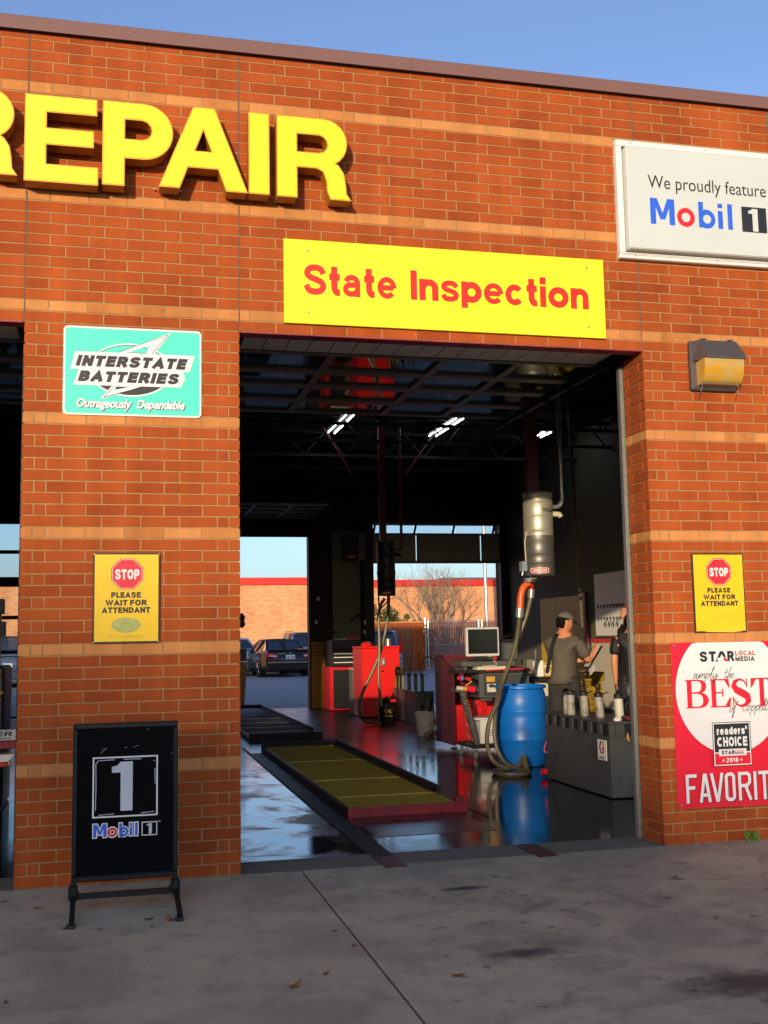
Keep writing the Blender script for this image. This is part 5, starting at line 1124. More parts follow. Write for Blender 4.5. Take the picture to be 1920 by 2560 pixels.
for z in (39.2, 43.4, 46.4): MB().bbox(142.5, 163.5, 606, 606.9, z, z+.8, .1).build('drawer_pull', 'white', t)
MB().bbox(142.5, 163, 608.5, 609.9, 2, 33.5, .2).build('front_door', 'black', t)
t = thing('waste_bin', 'pale green narrow bin between the red cabinets', 'bin', (152.6, 575, 0))
MB().bbox(148.4, 155, 560, 575, .2, 34.5, .5).build('body', 'inblock', t); MB().bbox(148.2, 155.2, 559.5, 575.4, 34.6, 36, .3).build('lid', 'beige', t)
t = thing('paperwork', 'loose white papers with a red folder on the black chest', 'papers', (152, 620, 58)); MB().box(146, 155, 612, 622, 58.1, 59.4, rz=.3).build('sheet', 'paper', t); MB().box(155, 166, 612, 624, 58.1, 60.8).build('folder', 'red2', t)
t = thing('bench_grinder', 'dark bench tool standing on the black chest', 'tool', (142, 618, 58)); MB().lathe([(1, 0), (1.2, 5), (3.4, 6), (3.6, 7.4), (.5, 8)], (143.4, 618, 58.1), 14).build('body', 'darkframe', t)
# lifting arm on the rear pier
m = MB(); m.bar((166, 652, 73), (173, 652, 80), 1.2, 1.6); m.face([(170, 651, 78), (176, 651, 82), (178, 651, 77.6)]); m.build('wall_hook', 'iron', org=(168, 652, 74), label='dark angled hook on the pale blocks of the rear pier', cat='hook')
# ================================================================== DIAGNOSTIC CONSOLE
t = thing('red_cart', 'dark red steel cart side standing behind the analyser console', 'cart', (148, 275, 0))
m = MB(); m.prism([(262, 3.5), (262, 41.5), (288, 50), (296, 50), (296, 3.5)], 139.0, 139.6); m.build('side_panel', 'deepred', t)
MB().bbox(139.7, 170, 266, 296, 3.6, 24, .3).build('body', 'red2', t); MB().box(139.7, 170, 280, 296, 24, 50).build('back_panel', 'deepred', t)
MB().lathe([(1.6, 0), (1.6, 1.2)], (140.5, 268, 1), 10).build('caster', 'iron', t)
t = thing('analyser_console', 'grey wheeled test console with keyboard shelf and clip tools', 'console', (155, 240, 0))
MB().bbox(143, 169.3, 231, 252, 29.3, 41.6, .4).build('cabinet', 'consgrey', t)
MB().bbox(145, 168, 230.4, 230.9, 30.6, 40.6, .2).build('front_door', 'darkgrey', t)
MB().prism([(228, 41.8), (236, 43.4), (252, 43.4), (252, 41.8)], 140.6, 170.5).build('keyboard_shelf', 'consgrey', t)
MB().bbox(136.5, 165, 238, 256, 44.5, 47.3, .5).build('upper_shelf', 'consgrey', t); MB().box(138, 139.6, 240, 254, 41.8, 44.4).box(161, 163, 240, 254, 41.8, 44.4).build('support', 'consgrey', t)
MB().box(146.4, 150.8, 230.1, 230.35, 37.2, 39.8).build('gold_plate', 'gold', t); MB().box(146.7, 151.2, 230.1, 230.35, 32.2, 36.2).build('gauge_plate', 'beige', t)
flat(MB(), [ring(149, 35.2, 1.7, .9)], 230.0).build('gauge_print', 'darkgrey', t)
MB().bbox(129.6, 142.6, 229, 240, 41.9, 43, .2).build('side_tray', 'iron', t); MB().bbox(130.5, 142.4, 230, 240, 32.6, 34, .2).build('side_tray', 'consgrey', t)
MB().bar((134, 232, 33), (141.4, 232, 6.4), 2.2, 2.4).build('leg', 'consgrey', t); MB().bar((166, 250, 29), (166, 250, 6), 2.2, 2.4).build('leg', 'consgrey', t)
MB().bbox(138, 168, 229, 254, 5, 6.8, .3).build('base_tray', 'iron', t)
for x, y in ((139.6, 229), (166, 229), (139.6, 252), (166, 252)):
    c = MB().tube([(x-.5, y, 1.7), (x+.5, y, 1.7)], 1.65, 14).build('caster', 'galv', t); MB().bar((x, y-.4, 4.8), (x, y, 1.8), 1.4, .5).build('fork', 'galv', c)
m = MB(); pts = [(134.6+1.5*math.cos(a)+.02*a, 229.5+1.4*math.sin(a), 31-.29*a) for a in [i*.5 for i in range(190)]]; m.tube(pts, .16, 4); m.build('coiled_cord', 'hose', t)
MB().tube(smooth_path([(137, 229.5, 33), (140, 230, 29), (139, 230, 22), (143, 232, 27)], 5), .2, 4).build('cable', 'iron', t)
MB().bbox(143, 149, 229.5, 233, 28, 29.2, .2).build('arm', 'consgrey', t)
t = thing('keyboard', 'yellowed keyboard on the console shelf', 'keyboard', (150, 232, 43)); MB().bbox(141.4, 158.6, 229.5, 236.5, 43.1, 44.3, .2).build('base', 'cream', t)
m = MB()
for i in range(15):
    for j in range(4): m.box(142.3+1.06*i, 143.2+1.06*i, 230.3+1.4*j, 231.4+1.4*j, 44.31, 44.7)
m.build('keys', 'beige', t, kind='stuff')
MB().bar((145.5, 228.6, 42.9), (169.5, 229.4, 43.4), .6, .5).build('pointer_rod', 'banner', org=(157, 229, 43), label='thin pinkish rod lying along the console shelf', cat='rod')
t = thing('monitor', 'square monitor with silver frame and dark screen on the console', 'monitor', (147.5, 238, 50))
MB().bbox(138.7, 156.2, 237.4, 239.6, 49.7, 64.2, .3).build('frame', mat('monitor_silver', (.60, .60, .58), .4), t); MB().box(139.7, 155.2, 237.1, 237.38, 51.0, 63.2).build('screen', 'screen', t)
MB().bbox(144, 151, 239.7, 242, 47.4, 55, .3).bbox(142, 153, 237, 246, 47.35, 48, .2).build('stand', 'iron', t)
t = thing('flashlight', 'bright chrome handset lying below the monitor', 'hand tool', (151, 236, 48)); MB().tube([(148.2, 238.2, 48.6), (151.5, 238.2, 48.9), (153, 238.2, 48.8)], [.25, 1.0, 1.1], 10).build('head', 'chrome', t); MB().tube([(153, 238.2, 48.8), (154.6, 238.2, 48.4)], .9, 8).build('end_cap', 'redprint', t)
MB().tube(smooth_path([(152.5, 236.6, 47.6), (153, 233, 45.4), (148, 233, 44.9), (146, 235, 44.9)], 5), .18, 5).build('cable', 'beige', org=(150, 234, 45), label='thin pale cable trailing over the keyboard', cat='cable')
t = thing('computer_tower', 'black computer case beside the silver monitor', 'computer', (165, 250, 47)); MB().bbox(160.6, 169.4, 246, 262, 47.35, 56.5, .3).build('case', 'darkgrey', t); MB().box(162, 168.6, 245.7, 245.95, 48, 55.6).build('front_panel', 'consgrey', t)
MB().lathe([(.45, 0), (.45, .5)], (165.2, 245.4, 48.9), 8).build('power_button', 'chrome', t)
t = thing('tool_heap', 'dark tools heaped on the black computer case', 'tools', (164.5, 252, 57)); MB().bbox(161, 169, 248, 256, 56.6, 58, .3).tube([(162, 248, 59), (166, 250, 59.6)], .7, 6).tube([(164, 247, 60), (168, 249, 60.3)], .5, 6).build('tools', 'iron', t)
# clip tools on the side of the console
t = thing('clip_tools', 'red and amber sprung clips hung on the console side', 'tools', (135, 229, 36))
for p, q, r1, mt in (((131, 228.6, 39.6), (134, 228.3, 39.2), 1.0, 'redprint'), ((133, 227.8, 40.6), (133.4, 227.8, 38.6), .7, 'blue'), ((135, 228.2, 39.4), (137.6, 228.2, 38.6), .8, 'redprint'), ((130.2, 228, 34.8), (133.6, 227.8, 34.3), 1.05, 'cream'), ((133.2, 227.8, 34.5), (135.2, 227.5, 34), 1.1, 'gold'), ((135.4, 227.4, 34.4), (139.2, 227, 33.6), 1.5, 'banner')):
    MB().tube([p, q], r1, 9).build('clip', mt, t)
MB().tube([(137.5, 228, 39), (140.5, 228, 37.2)], 1.2, 10).build('socket', 'chrome', t); MB().bar((134.5, 227.5, 35.6), (138, 227.5, 38), .5).build('lever', 'gold', t)
t = thing('storage_box', 'white plastic box on the console base tray', 'box', (147, 236, 7)); MB().prism([(232, 7.1), (231.2, 18.6), (246, 18.6), (245, 7.1)], 143, 155).build('body', 'paper', t); MB().bbox(140.4, 155.4, 230.9, 246.5, 18.7, 19.7, .2).build('lid', 'white', t)
m = MB()
for z in (11, 12.2, 13.2): m.box(145.6, 152, 231.2, 231.4, z, z+.25)
m.build('print_line', 'ink', t)
MB().box(144, 160, 258, 264, 19, 27).build('red_rag_bundle', 'red', org=(152, 260, 19), label='bright red cloth bundle under the console', cat='cloth')
# shelf with papers behind the barrel
t = thing('shelf_unit', 'low shelf with pale lower cupboard behind the barrel', 'shelf', (190, 270, 0))
MB().bbox(179, 202, 258, 282, 35, 37.7, .3).build('shelf_board', 'iron', t); MB().bbox(184, 201, 262, 280, 3, 34.8, .3).build('cupboard', 'cream', t); MB().box(183.2, 184, 258, 259, 3, 52).build('upright', 'galv', t); MB().bbox(180.5, 194, 260, 270, 16, 17, .1).build('lower_board', 'iron', t)
t = thing('file_box', 'white paper box with yellow sheets on the shelf', 'box of papers', (188, 264, 38)); MB().bbox(183.5, 189, 260.5, 272, 37.8, 46.3, .3).build('box', 'paper', t)
for i in range(9): z = 37.8+.86*i; MB().box(189.4, 193.2-(.3*(i % 3)), 260.5+(i % 2)*.4, 271, z, z+.8).build('sheet_bundle', ('gold', 'cream', 'paper', 'dyellow')[i % 4], t)
MB().box(180, 183, 262, 270, 37.8, 47).build('folder', 'inblock', t)
# coiled lines on the floor
m = MB(); r = random.Random(3); P = []
for i in range(60): a = i*.62; P.append((146.6+2.5*math.cos(a)+r.uniform(-.5, .5), 153+2.6*math.sin(a)+r.uniform(-.4, .4), .5+1.5*abs(math.sin(a*.37))+r.uniform(0, 1.6)))
t = thing('air_line', 'tangled red air line lying between barrel and bin', 'air hose', (146, 153, 0)); MB().tube(smooth_path(P, 3), .3, 5).build('tangle', 'banner', t)
MB().tube(smooth_path([(146.4, 153, 3), (147.4, 155, 7), (148.2, 157, 9.5), (147, 158, 11), (149.6, 158, 17.5)], 5), .28, 5).build('line', 'banner', t); MB().tube([(146.8, 151, 5.5), (149.6, 148.5, .6)], .25, 6).build('rod', 'galv', t)
m = MB(); m.tube([(146+i*.13, 300+3.1*math.cos(i*.55), 5.4+2.6*math.sin(i*.55)+.6*math.cos(i*.1)) for i in range(-92, 90)], .3, 5); m.build('coiled_air_line', 'deepred', org=(146, 300, 2), label='spiral dark red air line hanging low beside the red cart', cat='air hose')
t = thing('floor_jack', 'low red floor jack lying between the far bin and the red cart', 'floor jack', (172, 410, 0))
MB().prism([(162, 2.2), (162, 5), (176, 7.5), (186, 5), (186, 2.2)], 404, 412, 'y').build('frame', 'red', t); MB().bar((166, 408, 5), (160, 402, 16), 1.2).build('handle', 'iron', t)
for x in (164, 184):
    for y in (403.2, 412.8): MB().tube([(x, y-.7, 2), (x, y+.7, 2)], 2, 12).build('wheel', 'iron', t)
# yellow drain stand
t = thing('drain_stand', 'dirty yellow oil stand behind the pump bottles', 'drain stand', (207, 240, 0)); yl = mat('dirty_yellow', (.36, .22, .008), .4, var=.35, vs=6, c2=(.05, .03, .01), c2s=6, c2t=.55)
MB().bbox(201.5, 212.5, 236, 246, 35.8, 40.4, .4).build('tray', yl, t); MB().prism([(203, 35.6), (211.5, 35.6), (212.3, 27), (209, 20), (203, 20)], 238, 243, 'y').build('hopper', yl, t)
for x in (202.4, 211): MB().bar((x, 240, 36), (x+.6, 240, 0), 1).build('leg', 'iron', t)
# machine edge by the jamb
t = thing('grease_gun_reel', 'dark round reel seen at the edge of the brick jamb', 'reel', (166, 124, 30)); MB().lathe([(1, 0), (2.2, 1), (2.4, 3.5), (1.8, 5), (.8, 5.4)], (171.4, 124, 34), 16).build('tank', 'darkgrey', t, smooth=True)
MB().tube([(170.6+2.6*math.cos(a), 121, 30.5+2.6*math.sin(a)) for a in [i*.35 for i in range(19)]], .3, 6).build('hose_loop', 'rubber', t); MB().box(169.5, 173, 122, 126, 0, 34).build('post', 'iron', t)
# ================================================================== ALIGNMENT BAY (sliver on the far edge)
t = thing('alignment_rack', 'red and white wheel alignment rack in the next bay', 'lift rack', (-90, 80, 0))
MB().bbox(-150, -60.6, 60, 62, 28.8, 31.2, .2).build('red_bar', 'redframe', t); MB().bbox(-150, -60.8, 59.6, 60.0, 31.4, 34.6, .1).build('name_panel', 'beige', t)
words('HUNTER', -77, -61.9, 32.7, 1.4, 59.5, .22, .3).build('lettering', 'ink', t); fit(MB(), text_2d('Engineering Company', .02, .3), -77, -62, 31.7, 32.4, 59.5).build('lettering', 'ink', t)
MB().prism([(-62.4, 26), (-60.6, 28), (-120, 28), (-120, 22)], 52, 58, 'y').build('ramp', 'galv', t)
MB().bbox(-100, -62.6, 50.5, 51.8, 24.6, 25.7, .2).build('light_bar', 'redprint', t); MB().bbox(-62.5, -61.6, 50.5, 51.8, 24.8, 26.2, .2).build('end_cap', 'gold', t)
MB().box(-150, -66, 62, 200, 26, 28).build('runway', 'bingrey', t); MB().box(-80, -70, 80, 90, 0, 26).box(-140, -130, 80, 90, 0, 26).build('leg', 'iron', t)
t = thing('jack_stand', 'dark machinery with brassy fittings at the picture edge', 'machine', (-70, 150, 0)); MB().bbox(-110, -72, 140, 170, 0, 52, 1).build('body', 'black', t)
for x, z in ((-73.5, 49), (-72.6, 42), (-74, 36)): MB().tube([(x-3, 139, z-1.6), (x, 138.6, z+.8)], 1.0, 8).build('fitting', 'gold', t)
t = thing('shade_machine', 'unseen dark machine block added for shade behind the big brick pillar', 'machine', (-24, 175, 0)); MB().bbox(-62, 11, 160, 190, 0, 34, 1).build('body', 'black', t); MB().bbox(-58, 10, 164, 186, 34.1, 70, 2).build('column', 'bingrey', t); MB().lathe([(1, 70.2), (11, 71), (11, 73), (1, 74)], (-40, 175, 0), 20).build('top_disc', 'iron', t)  # made-up block, out of sight, added to shade the red cabinet bottoms
t = thing('sensor_post', 'narrow dark post with camera pods in the next bay', 'post', (-92, 330, 0)); MB().box(-95, -92, 330, 333, 0, 76).bbox(-97, -90.4, 328, 334, 76, 84, .4).bbox(-96, -89.6, 328, 334, 64, 72, .4).build('pod', 'black', t)
t = thing('yellow_post', 'yellow and black post just behind the pillar at the rear exit', 'post', (72, 676, 0)); MB().prism([(64, 0), (76, 0), (78.6, 40), (64, 41)], 673, 679, 'y').build('foot', yl, t); MB().bbox(64, 78.2, 673, 679, 41.2, 52, .5).build('cap', 'black', t); MB().bar((70, 676, 52), (70, 676, 84), 3).build('mast', 'black', t); MB().lathe([(1, 0), (3.4, 3), (2.2, 6), (3.0, 10), (.6, 13)], (74.5, 676, 70), 10).build('pod', 'black', t)

# ================================================================== PEOPLE
def skinned(name, nodes, edges, mt, parent, sub=2, root=0, loc=(0, 0, 0), extra=None):
    """nodes {key:(x,y,z,rx,ry)} grown with a skin surface, in the thing's own frame, inches"""
    keys = list(nodes); me = bpy.data.meshes.new(name)
    me.from_pydata([tuple(c*S for c in nodes[k][:3]) for k in keys], [(keys.index(a), keys.index(b)) for a, b in edges], [])
    o = bpy.data.objects.new(name, me); col.objects.link(o)
    o.modifiers.new('skin', 'SKIN').use_smooth_shade = True; o.modifiers.new('sub', 'SUBSURF').levels = sub
    for i, k in enumerate(keys):
        sv = me.skin_vertices[0].data[i]; n = nodes[k]; sv.radius = (n[3]*S, (n[4] if len(n) > 4 else n[3])*S); sv.use_root = (i == root)
    dg = bpy.context.evaluated_depsgraph_get(); dg.update(); ev = bpy.data.meshes.new_from_object(o.evaluated_get(dg)); bpy.data.objects.remove(o)
    ev.name = name; ev.materials.clear(); ev.materials.append(M[mt])
    if extra:
        bm = bmesh.new(); bm.from_mesh(ev)
        for vs, fs in extra:
            bv = [bm.verts.new(tuple(c*S for c in v)) for v in vs]
            for f in fs:
                try: bm.faces.new([bv[i] for i in f])
                except Exception: pass
        bmesh.ops.recalc_face_normals(bm, faces=bm.faces); bm.to_mesh(ev); bm.free()
    ev.shade_smooth()
    r = bpy.data.objects.new(name, ev); col.objects.link(r); r.parent = parent; return r
def head_geo(c, yaw_=0., pitch=0., s=1.):
    """face looks along +X; returns verts, faces"""
    vs, fs = [], []; nu, nv = 28, 22
    for j in range(nv+1):
        th = math.pi*j/nv
        for i in range(nu):
            ph = 2*math.pi*i/nu; x, y, z = math.sin(th)*math.cos(ph), math.sin(th)*math.sin(ph), math.cos(th)
            px, py, pz = 3.75*x, 2.95*y, 4.55*z
            if z < 0: k = 1-.30*z*z; py *= k; px *= (1-.16*z*z) if x > 0 else (1-.42*z*z)
            if x > 0: px -= .25*abs(z)*x
            nose = math.exp(-((y/.16)**2))*math.exp(-((z+.12)/.17)**2)*max(0, x); px += 1.0*nose
            eye = math.exp(-((abs(y)-.36)/.16)**2)*math.exp(-((z-.06)/.11)**2)*max(0, x); px -= .38*eye
            lip = math.exp(-((y/.3)**2))*math.exp(-((z+.48)/.08)**2)*max(0, x); px += .28*lip
            chin = math.exp(-((y/.4)**2))*math.exp(-((z+.82)/.16)**2)*max(0, x); px += .55*chin
            ear = math.exp(-((abs(y)-.98)/.2)**2)*math.exp(-((z+.05)/.2)**2)*math.exp(-((x+.1)/.16)**2); py += .75*ear*(1 if y > 0 else -1)
            vs.append((px, py, pz))
    for j in range(nv):
        for i in range(nu): fs.append((j*nu+i, j*nu+(i+1) % nu, (j+1)*nu+(i+1) % nu, (j+1)*nu+i))
    Rm = Matrix.Rotation(yaw_, 3, 'Z') @ Matrix.Rotation(pitch, 3, 'Y')
    T_ = lambda v: tuple(Rm @ Vector(v)*s + Vector(c))
    return [T_(v) for v in vs], fs, T_
def hand_nodes(n, e, p, d, up, side, curl=.5, tag_='r'):
    """palm from wrist p along d; fingers curl towards -up"""
    d, up, side = Vector(d).normalized(), Vector(up).normalized(), Vector(side).normalized(); p = Vector(p)
    pk = tag_+'palm'; q = p+d*1.9; n[pk] = (*q, 1.0, .65); e.append((tag_+'wrist', pk))
    for i, (off, ln) in enumerate(((1.05, 2.6), (.35, 3.0), (-.35, 2.8), (-1.0, 2.2))):
        a = q+d*1.1+side*off; b = a+(d*math.cos(curl)-up*math.sin(curl))*ln*.5; c = b+(d*math.cos(2*curl)-up*math.sin(2*curl))*ln*.5
        for nm, v, r in (('a', a, .38), ('b', b, .33), ('c', c, .27)): n[f'{tag_}f{i}{nm}'] = (*v, r)
        e += [(pk, f'{tag_}f{i}a'), (f'{tag_}f{i}a', f'{tag_}f{i}b'), (f'{tag_}f{i}b', f'{tag_}f{i}c')]
    a = p+d*.8+side*1.25; b = a+(d*.8+side*.5)*1.1; c = b+(d*1-up*.3)*1.0
    for nm, v, r in (('a', a, .42), ('b', b, .36), ('c', c, .30)): n[f'{tag_}t{nm}'] = (*v, r)
    e += [(pk, f'{tag_}ta'), (f'{tag_}ta', f'{tag_}tb'), (f'{tag_}tb', f'{tag_}tc')]
def person(label, x, y, rz, h, arms, head_yaw, shirt, trousers, hairm, capm=None, head_pitch=0., belly=0., lean=0.):
    t = thing('person', label, 'person', (x, y, 0), rz, group='men in the workshop', local=True); k = h/69.
    n = {}; e = []
    def N(key, a, b, c, r, r2=None): n[key] = (a*k+lean*max(0, c-38)*k, b*k, c*k, r*k, (r2 or r)*k)
    N('pelvis', 0, 0, 38, 4.6, 5.6); N('belly', .3+belly*.5, 0, 43, 4.2+belly*.4, 5.3); N('chest', -.2, 0, 51, 4.3, 5.6); N('upper', -.5, 0, 56.3, 2.6, 4.4); N('neck', -.2, 0, 59.2, 2.45); N('skull', .5, 0, 61.8, 2.4)
    e += [('pelvis', 'belly'), ('belly', 'chest'), ('chest', 'upper'), ('upper', 'neck'), ('neck', 'skull')]
    for s, q in ((-1, 'r'), (1, 'l')):
        N(q+'hip', 0, 3.7*s, 35.5, 3.6); N(q+'knee', .4, 4.2*s, 20, 2.35); N(q+'calf', -.3, 4.3*s, 14, 2.2); N(q+'ankle', -.4, 4.5*s, 3.6, 1.5); N(q+'toe', 5.5, 5.2*s, 1.3, 1.5, 1.2)
        e += [('pelvis', q+'hip'), (q+'hip', q+'knee'), (q+'knee', q+'calf'), (q+'calf', q+'ankle'), (q+'ankle', q+'toe')]
        S_, E_, W_ = arms[q]; N(q+'sho', *S_, 1.9); N(q+'elb', *E_, 1.65); N(q+'fore', *[(a*.6+b*.4) for a, b in zip(E_, W_)], 1.6); N(q+'wrist', *W_, 1.0, .85)
        e += [('upper', q+'sho'), (q+'sho', q+'elb'), (q+'elb', q+'fore'), (q+'fore', q+'wrist')]
        d = Vector(n[q+'wrist'][:3])-Vector(n[q+'elb'][:3]); up_ = Vector((0, -s, 0)) if abs(d.normalized().z) > .7 else Vector((0, 0, 1))
        sd = d.cross(up_).normalized(); hand_nodes(n, e, n[q+'wrist'][:3], d, -up_ if abs(d.normalized().z) > .7 else up_, sd if sd.x > 0 else -sd, .45 if abs(d.normalized().z) > .7 else .8, q)
    hc = ((1.0+lean*28)*k, 0, 63.9*k); hv, hf, T_ = head_geo(hc, head_yaw, head_pitch, k)
    skinned('body', n, e, 'skin', t, 2, 0, extra=[(hv, hf)])
    # garments grown round the same skeleton
    def garment(name, keys, mt, grow, tweak={}):
        nn = {q: (n[q][0], n[q][1], n[q][2], n[q][3]+grow, n[q][4]+grow) for q in keys}; nn.update(tweak)
        ee = [(a, b) for a, b in e if a in nn and b in nn]+[x_ for x_ in garment.more if x_[0] in nn and x_[1] in nn]
        return skinned(name, nn, ee, mt, t, 2, 0)
    garment.more = []
    tw = {}
    for q in 'rl':
        a, b = Vector(n[q+'sho'][:3]), Vector(n[q+'elb'][:3]); m_ = a.lerp(b, .84); tw[q+'slv'] = (*m_, 2.75*k, 2.75*k); garment.more.append((q+'sho', q+'slv'))
    tw['hem'] = (n['pelvis'][0], 0, 37.6*k, 5.4*k+belly*.5, 6.3*k); garment.more.append(('hem', 'belly'))
    tw['collar'] = (n['neck'][0], 0, 58.6*k, 2.7*k, 2.9*k); garment.more.append(('upper', 'collar'))
    sh = garment('shirt', ['belly', 'chest', 'upper', 'rsho', 'lsho'], shirt, 1.15*k, tw)
    tw = {}
    for s, q in ((-1, 'r'), (1, 'l')): tw[q+'cuff'] = (-.3*k, 4.5*s*k, 2.6*k, 2.7*k, 2.7*k); garment.more += [(q+'calf', q+'cuff')]
    tw['waist'] = (n['belly'][0]*.7, 0, 43.0*k, 4.7*k+belly*.3, 5.6*k); garment.more.append(('pelvis', 'waist'))
    garment('trousers', ['pelvis', 'rhip', 'lhip', 'rknee', 'lknee', 'rcalf', 'lcalf'], trousers, 1.35*k, tw)
    for s in (-1, 1):
        m = MB(); m.bbox(-2.4*k, 8*k, (5*s-1.9)*k, (5*s+1.9)*k, 0, 2.6*k, .8*k); m.build('shoe', 'rubber', t)
    # hair: a shell over the back and top of the skull
    hv2 = []; hf2 = []; nu, nv = 28, 22; keep = set()
    base = head_geo((0, 0, 0), 0, 0, 1.)[0]
    for idx, v in enumerate(base):
        g = 1.07; vv = (v[0]*g-.1, v[1]*g*.97, v[2]*g+.05); hv2.append(T_(vv))
        if (v[2] > 2.3) or (v[0] < -.3 and v[2] > -2.6 and abs(v[1]) < 3.4) or (v[0] < .9 and v[2] > .9): keep.add(idx)
    for f in hf:
        if all(i in keep for i in f): hf2.append(f)
    m = MB(); m.add(hv2, hf2); m.build('hair', hairm, t, smooth=True)
    m = MB(); m.add([T_((3.0, y_, .75)) for y_ in (-2, -.6)]+[T_((3.1, y_, 1.15)) for y_ in (-2, -.6)], [(0, 1, 3, 2)]); m.add([T_((3.0, y_, .75)) for y_ in (.6, 2)]+[T_((3.1, y_, 1.15)) for y_ in (.6, 2)], [(0, 1, 3, 2)]); m.build('eyebrow', hairm, t, fix=False)
    if capm:
        cv = []; cf = []; nu = 28; rows_ = 9
        for j in range(rows_+1):
            th = R_(78)*j/rows_
            for i in range(nu):
                ph = 2*math.pi*i/nu; cv.append(T_((4.15*math.sin(th)*math.cos(ph)-.1, 3.4*math.sin(th)*math.sin(ph), 1.35+4.0*math.cos(th))))
        for j in range(rows_):
            for i in range(nu): cf.append((j*nu+i, j*nu+(i+1) % nu, (j+1)*nu+(i+1) % nu, (j+1)*nu+i))
        c = MB().add(cv, cf).build('cap', capm, t, smooth=True)
        bv = []; 
        for i in range(13):
            a = R_(-55+110*i/12); r0, r1 = 1.0, 1.0
            bv += [T_((3.9*math.cos(a)*.98, 3.3*math.sin(a), 2.1)), T_((3.9*math.cos(a)+2.9*math.cos(a*.6), 3.1*math.sin(a), 1.65-.35*math.cos(a))), T_((3.9*math.cos(a)*.98, 3.3*math.sin(a), 1.85)), T_((3.9*math.cos(a)+2.9*math.cos(a*.6), 3.1*math.sin(a), 1.4-.35*math.cos(a)))]
        bf = []
        for i in range(12): b_ = 4*i; bf += [(b_, b_+4, b_+5, b_+1), (b_+2, b_+3, b_+7, b_+6), (b_+1, b_+5, b_+7, b_+3)]
        MB().add(bv, bf).build('cap_peak', capm, t, smooth=True); MB().lathe([(.4, 0), (.25, .3)], T_((-.1, 0, 5.3)), 8).build('cap_button', capm, t)
    return t, n, k
p1, n1, k1 = person('man in grey work shirt and cap writing on a clipboard', 161.8, 168, R_(38), 70,
    {'r': ((-.6, -7.4, 56), (3.6, -9.8, 47.2), (9.2, -10.6, 52.6)), 'l': ((-.3, 7.4, 56), (5.0, 7.0, 46.5), (10.5, -3.0, 47.6))}, R_(-40), 'shirt', 'pants', 'hair', 'cap', R_(14), belly=.6, lean=.03)
# strap across his back, clipboard and paper in his hands
m = MB()
P = [(-2.6, 1.2, 60.4), (-4.4, 1.8, 58.6), (-5.6, 2.6, 54.5), (-6.4, 3.4, 50), (-6.3, 4.4, 46), (-6.0, 5.2, 43)]
for a, b in zip(P, P[1:]): m.add([(a[0]-.25, a[1]-1.0, a[2]), (a[0]-.25, a[1]+1.0, a[2]), (b[0]-.25, b[1]+1.0, b[2]), (b[0]-.25, b[1]-1.0, b[2])], [(0, 1, 2, 3)])
m.build('back_strap', 'rubber', p1, fix=False)
cb = thing('clipboard', 'clipboard with white sheets held by the man in the cap', 'clipboard', (176, 166, 50), R_(-8), local=True)
m = MB(); m.add([(-4.5, -4, -5.4), (-4.5, 4, -5.4), (2.2, 4, 4.6), (2.2, -4, 4.6), (-4.2, -4, -5.6), (-4.2, 4, -5.6), (2.5, 4, 4.4), (2.5, -4, 4.4)], [(0, 1, 2, 3), (7, 6, 5, 4), (0, 4, 5, 1), (1, 5, 6, 2), (2, 6, 7, 3), (3, 7, 4, 0)]); m.build('board', 'black', cb)
m = MB(); m.add([(-4.35, -3.9, -4.4), (-4.35, 3.8, -4.4), (2.0, 3.8, 5.5), (2.0, -3.9, 5.5)], [(0, 1, 2, 3)]); m.build('sheet', 'paper', cb, fix=False)
m = MB(); m.add([(-4.0, -4.1, -5.8), (-3.2, -1, -8.6), (-1.0, -1.5, -6.4), (-1.6, -4.3, -3.2)], [(0, 1, 2, 3)]); m.build('loose_sheet', 'paper', cb, fix=False)
person('man in black polo shirt with bare forearm hanging, half hidden by the jamb', 201.4, 181, R_(82), 70,
    {'l': ((-.4, 7.2, 57), (-1.0, 9.0, 47), (.4, 8.2, 37.5)), 'r': ((-.4, -7.2, 57), (-.5, -9.0, 47), (3, -8.2, 38))}, R_(-12), 'bshirt', 'bshirt', 'hair', None, R_(8))
person('taller man with cropped reddish hair facing the black shirted man', 213.5, 206, R_(184), 75,
    {'l': ((-.4, 7.2, 57), (-1.0, 9.0, 47), (1.5, 8.2, 38)), 'r': ((-.4, -7.2, 57), (-.5, -9.0, 47), (3, -8.2, 38))}, R_(0), 'bshirt', 'pants', 'hair2', None, R_(0))
m = MB(); m.box(193.0, 193.3, 178, 180.6, 54.2, 54.8); m.build('sleeve_badge', 'white', org=(193, 179, 54), label='small white sleeve emblem on the black polo shirt', cat='emblem')

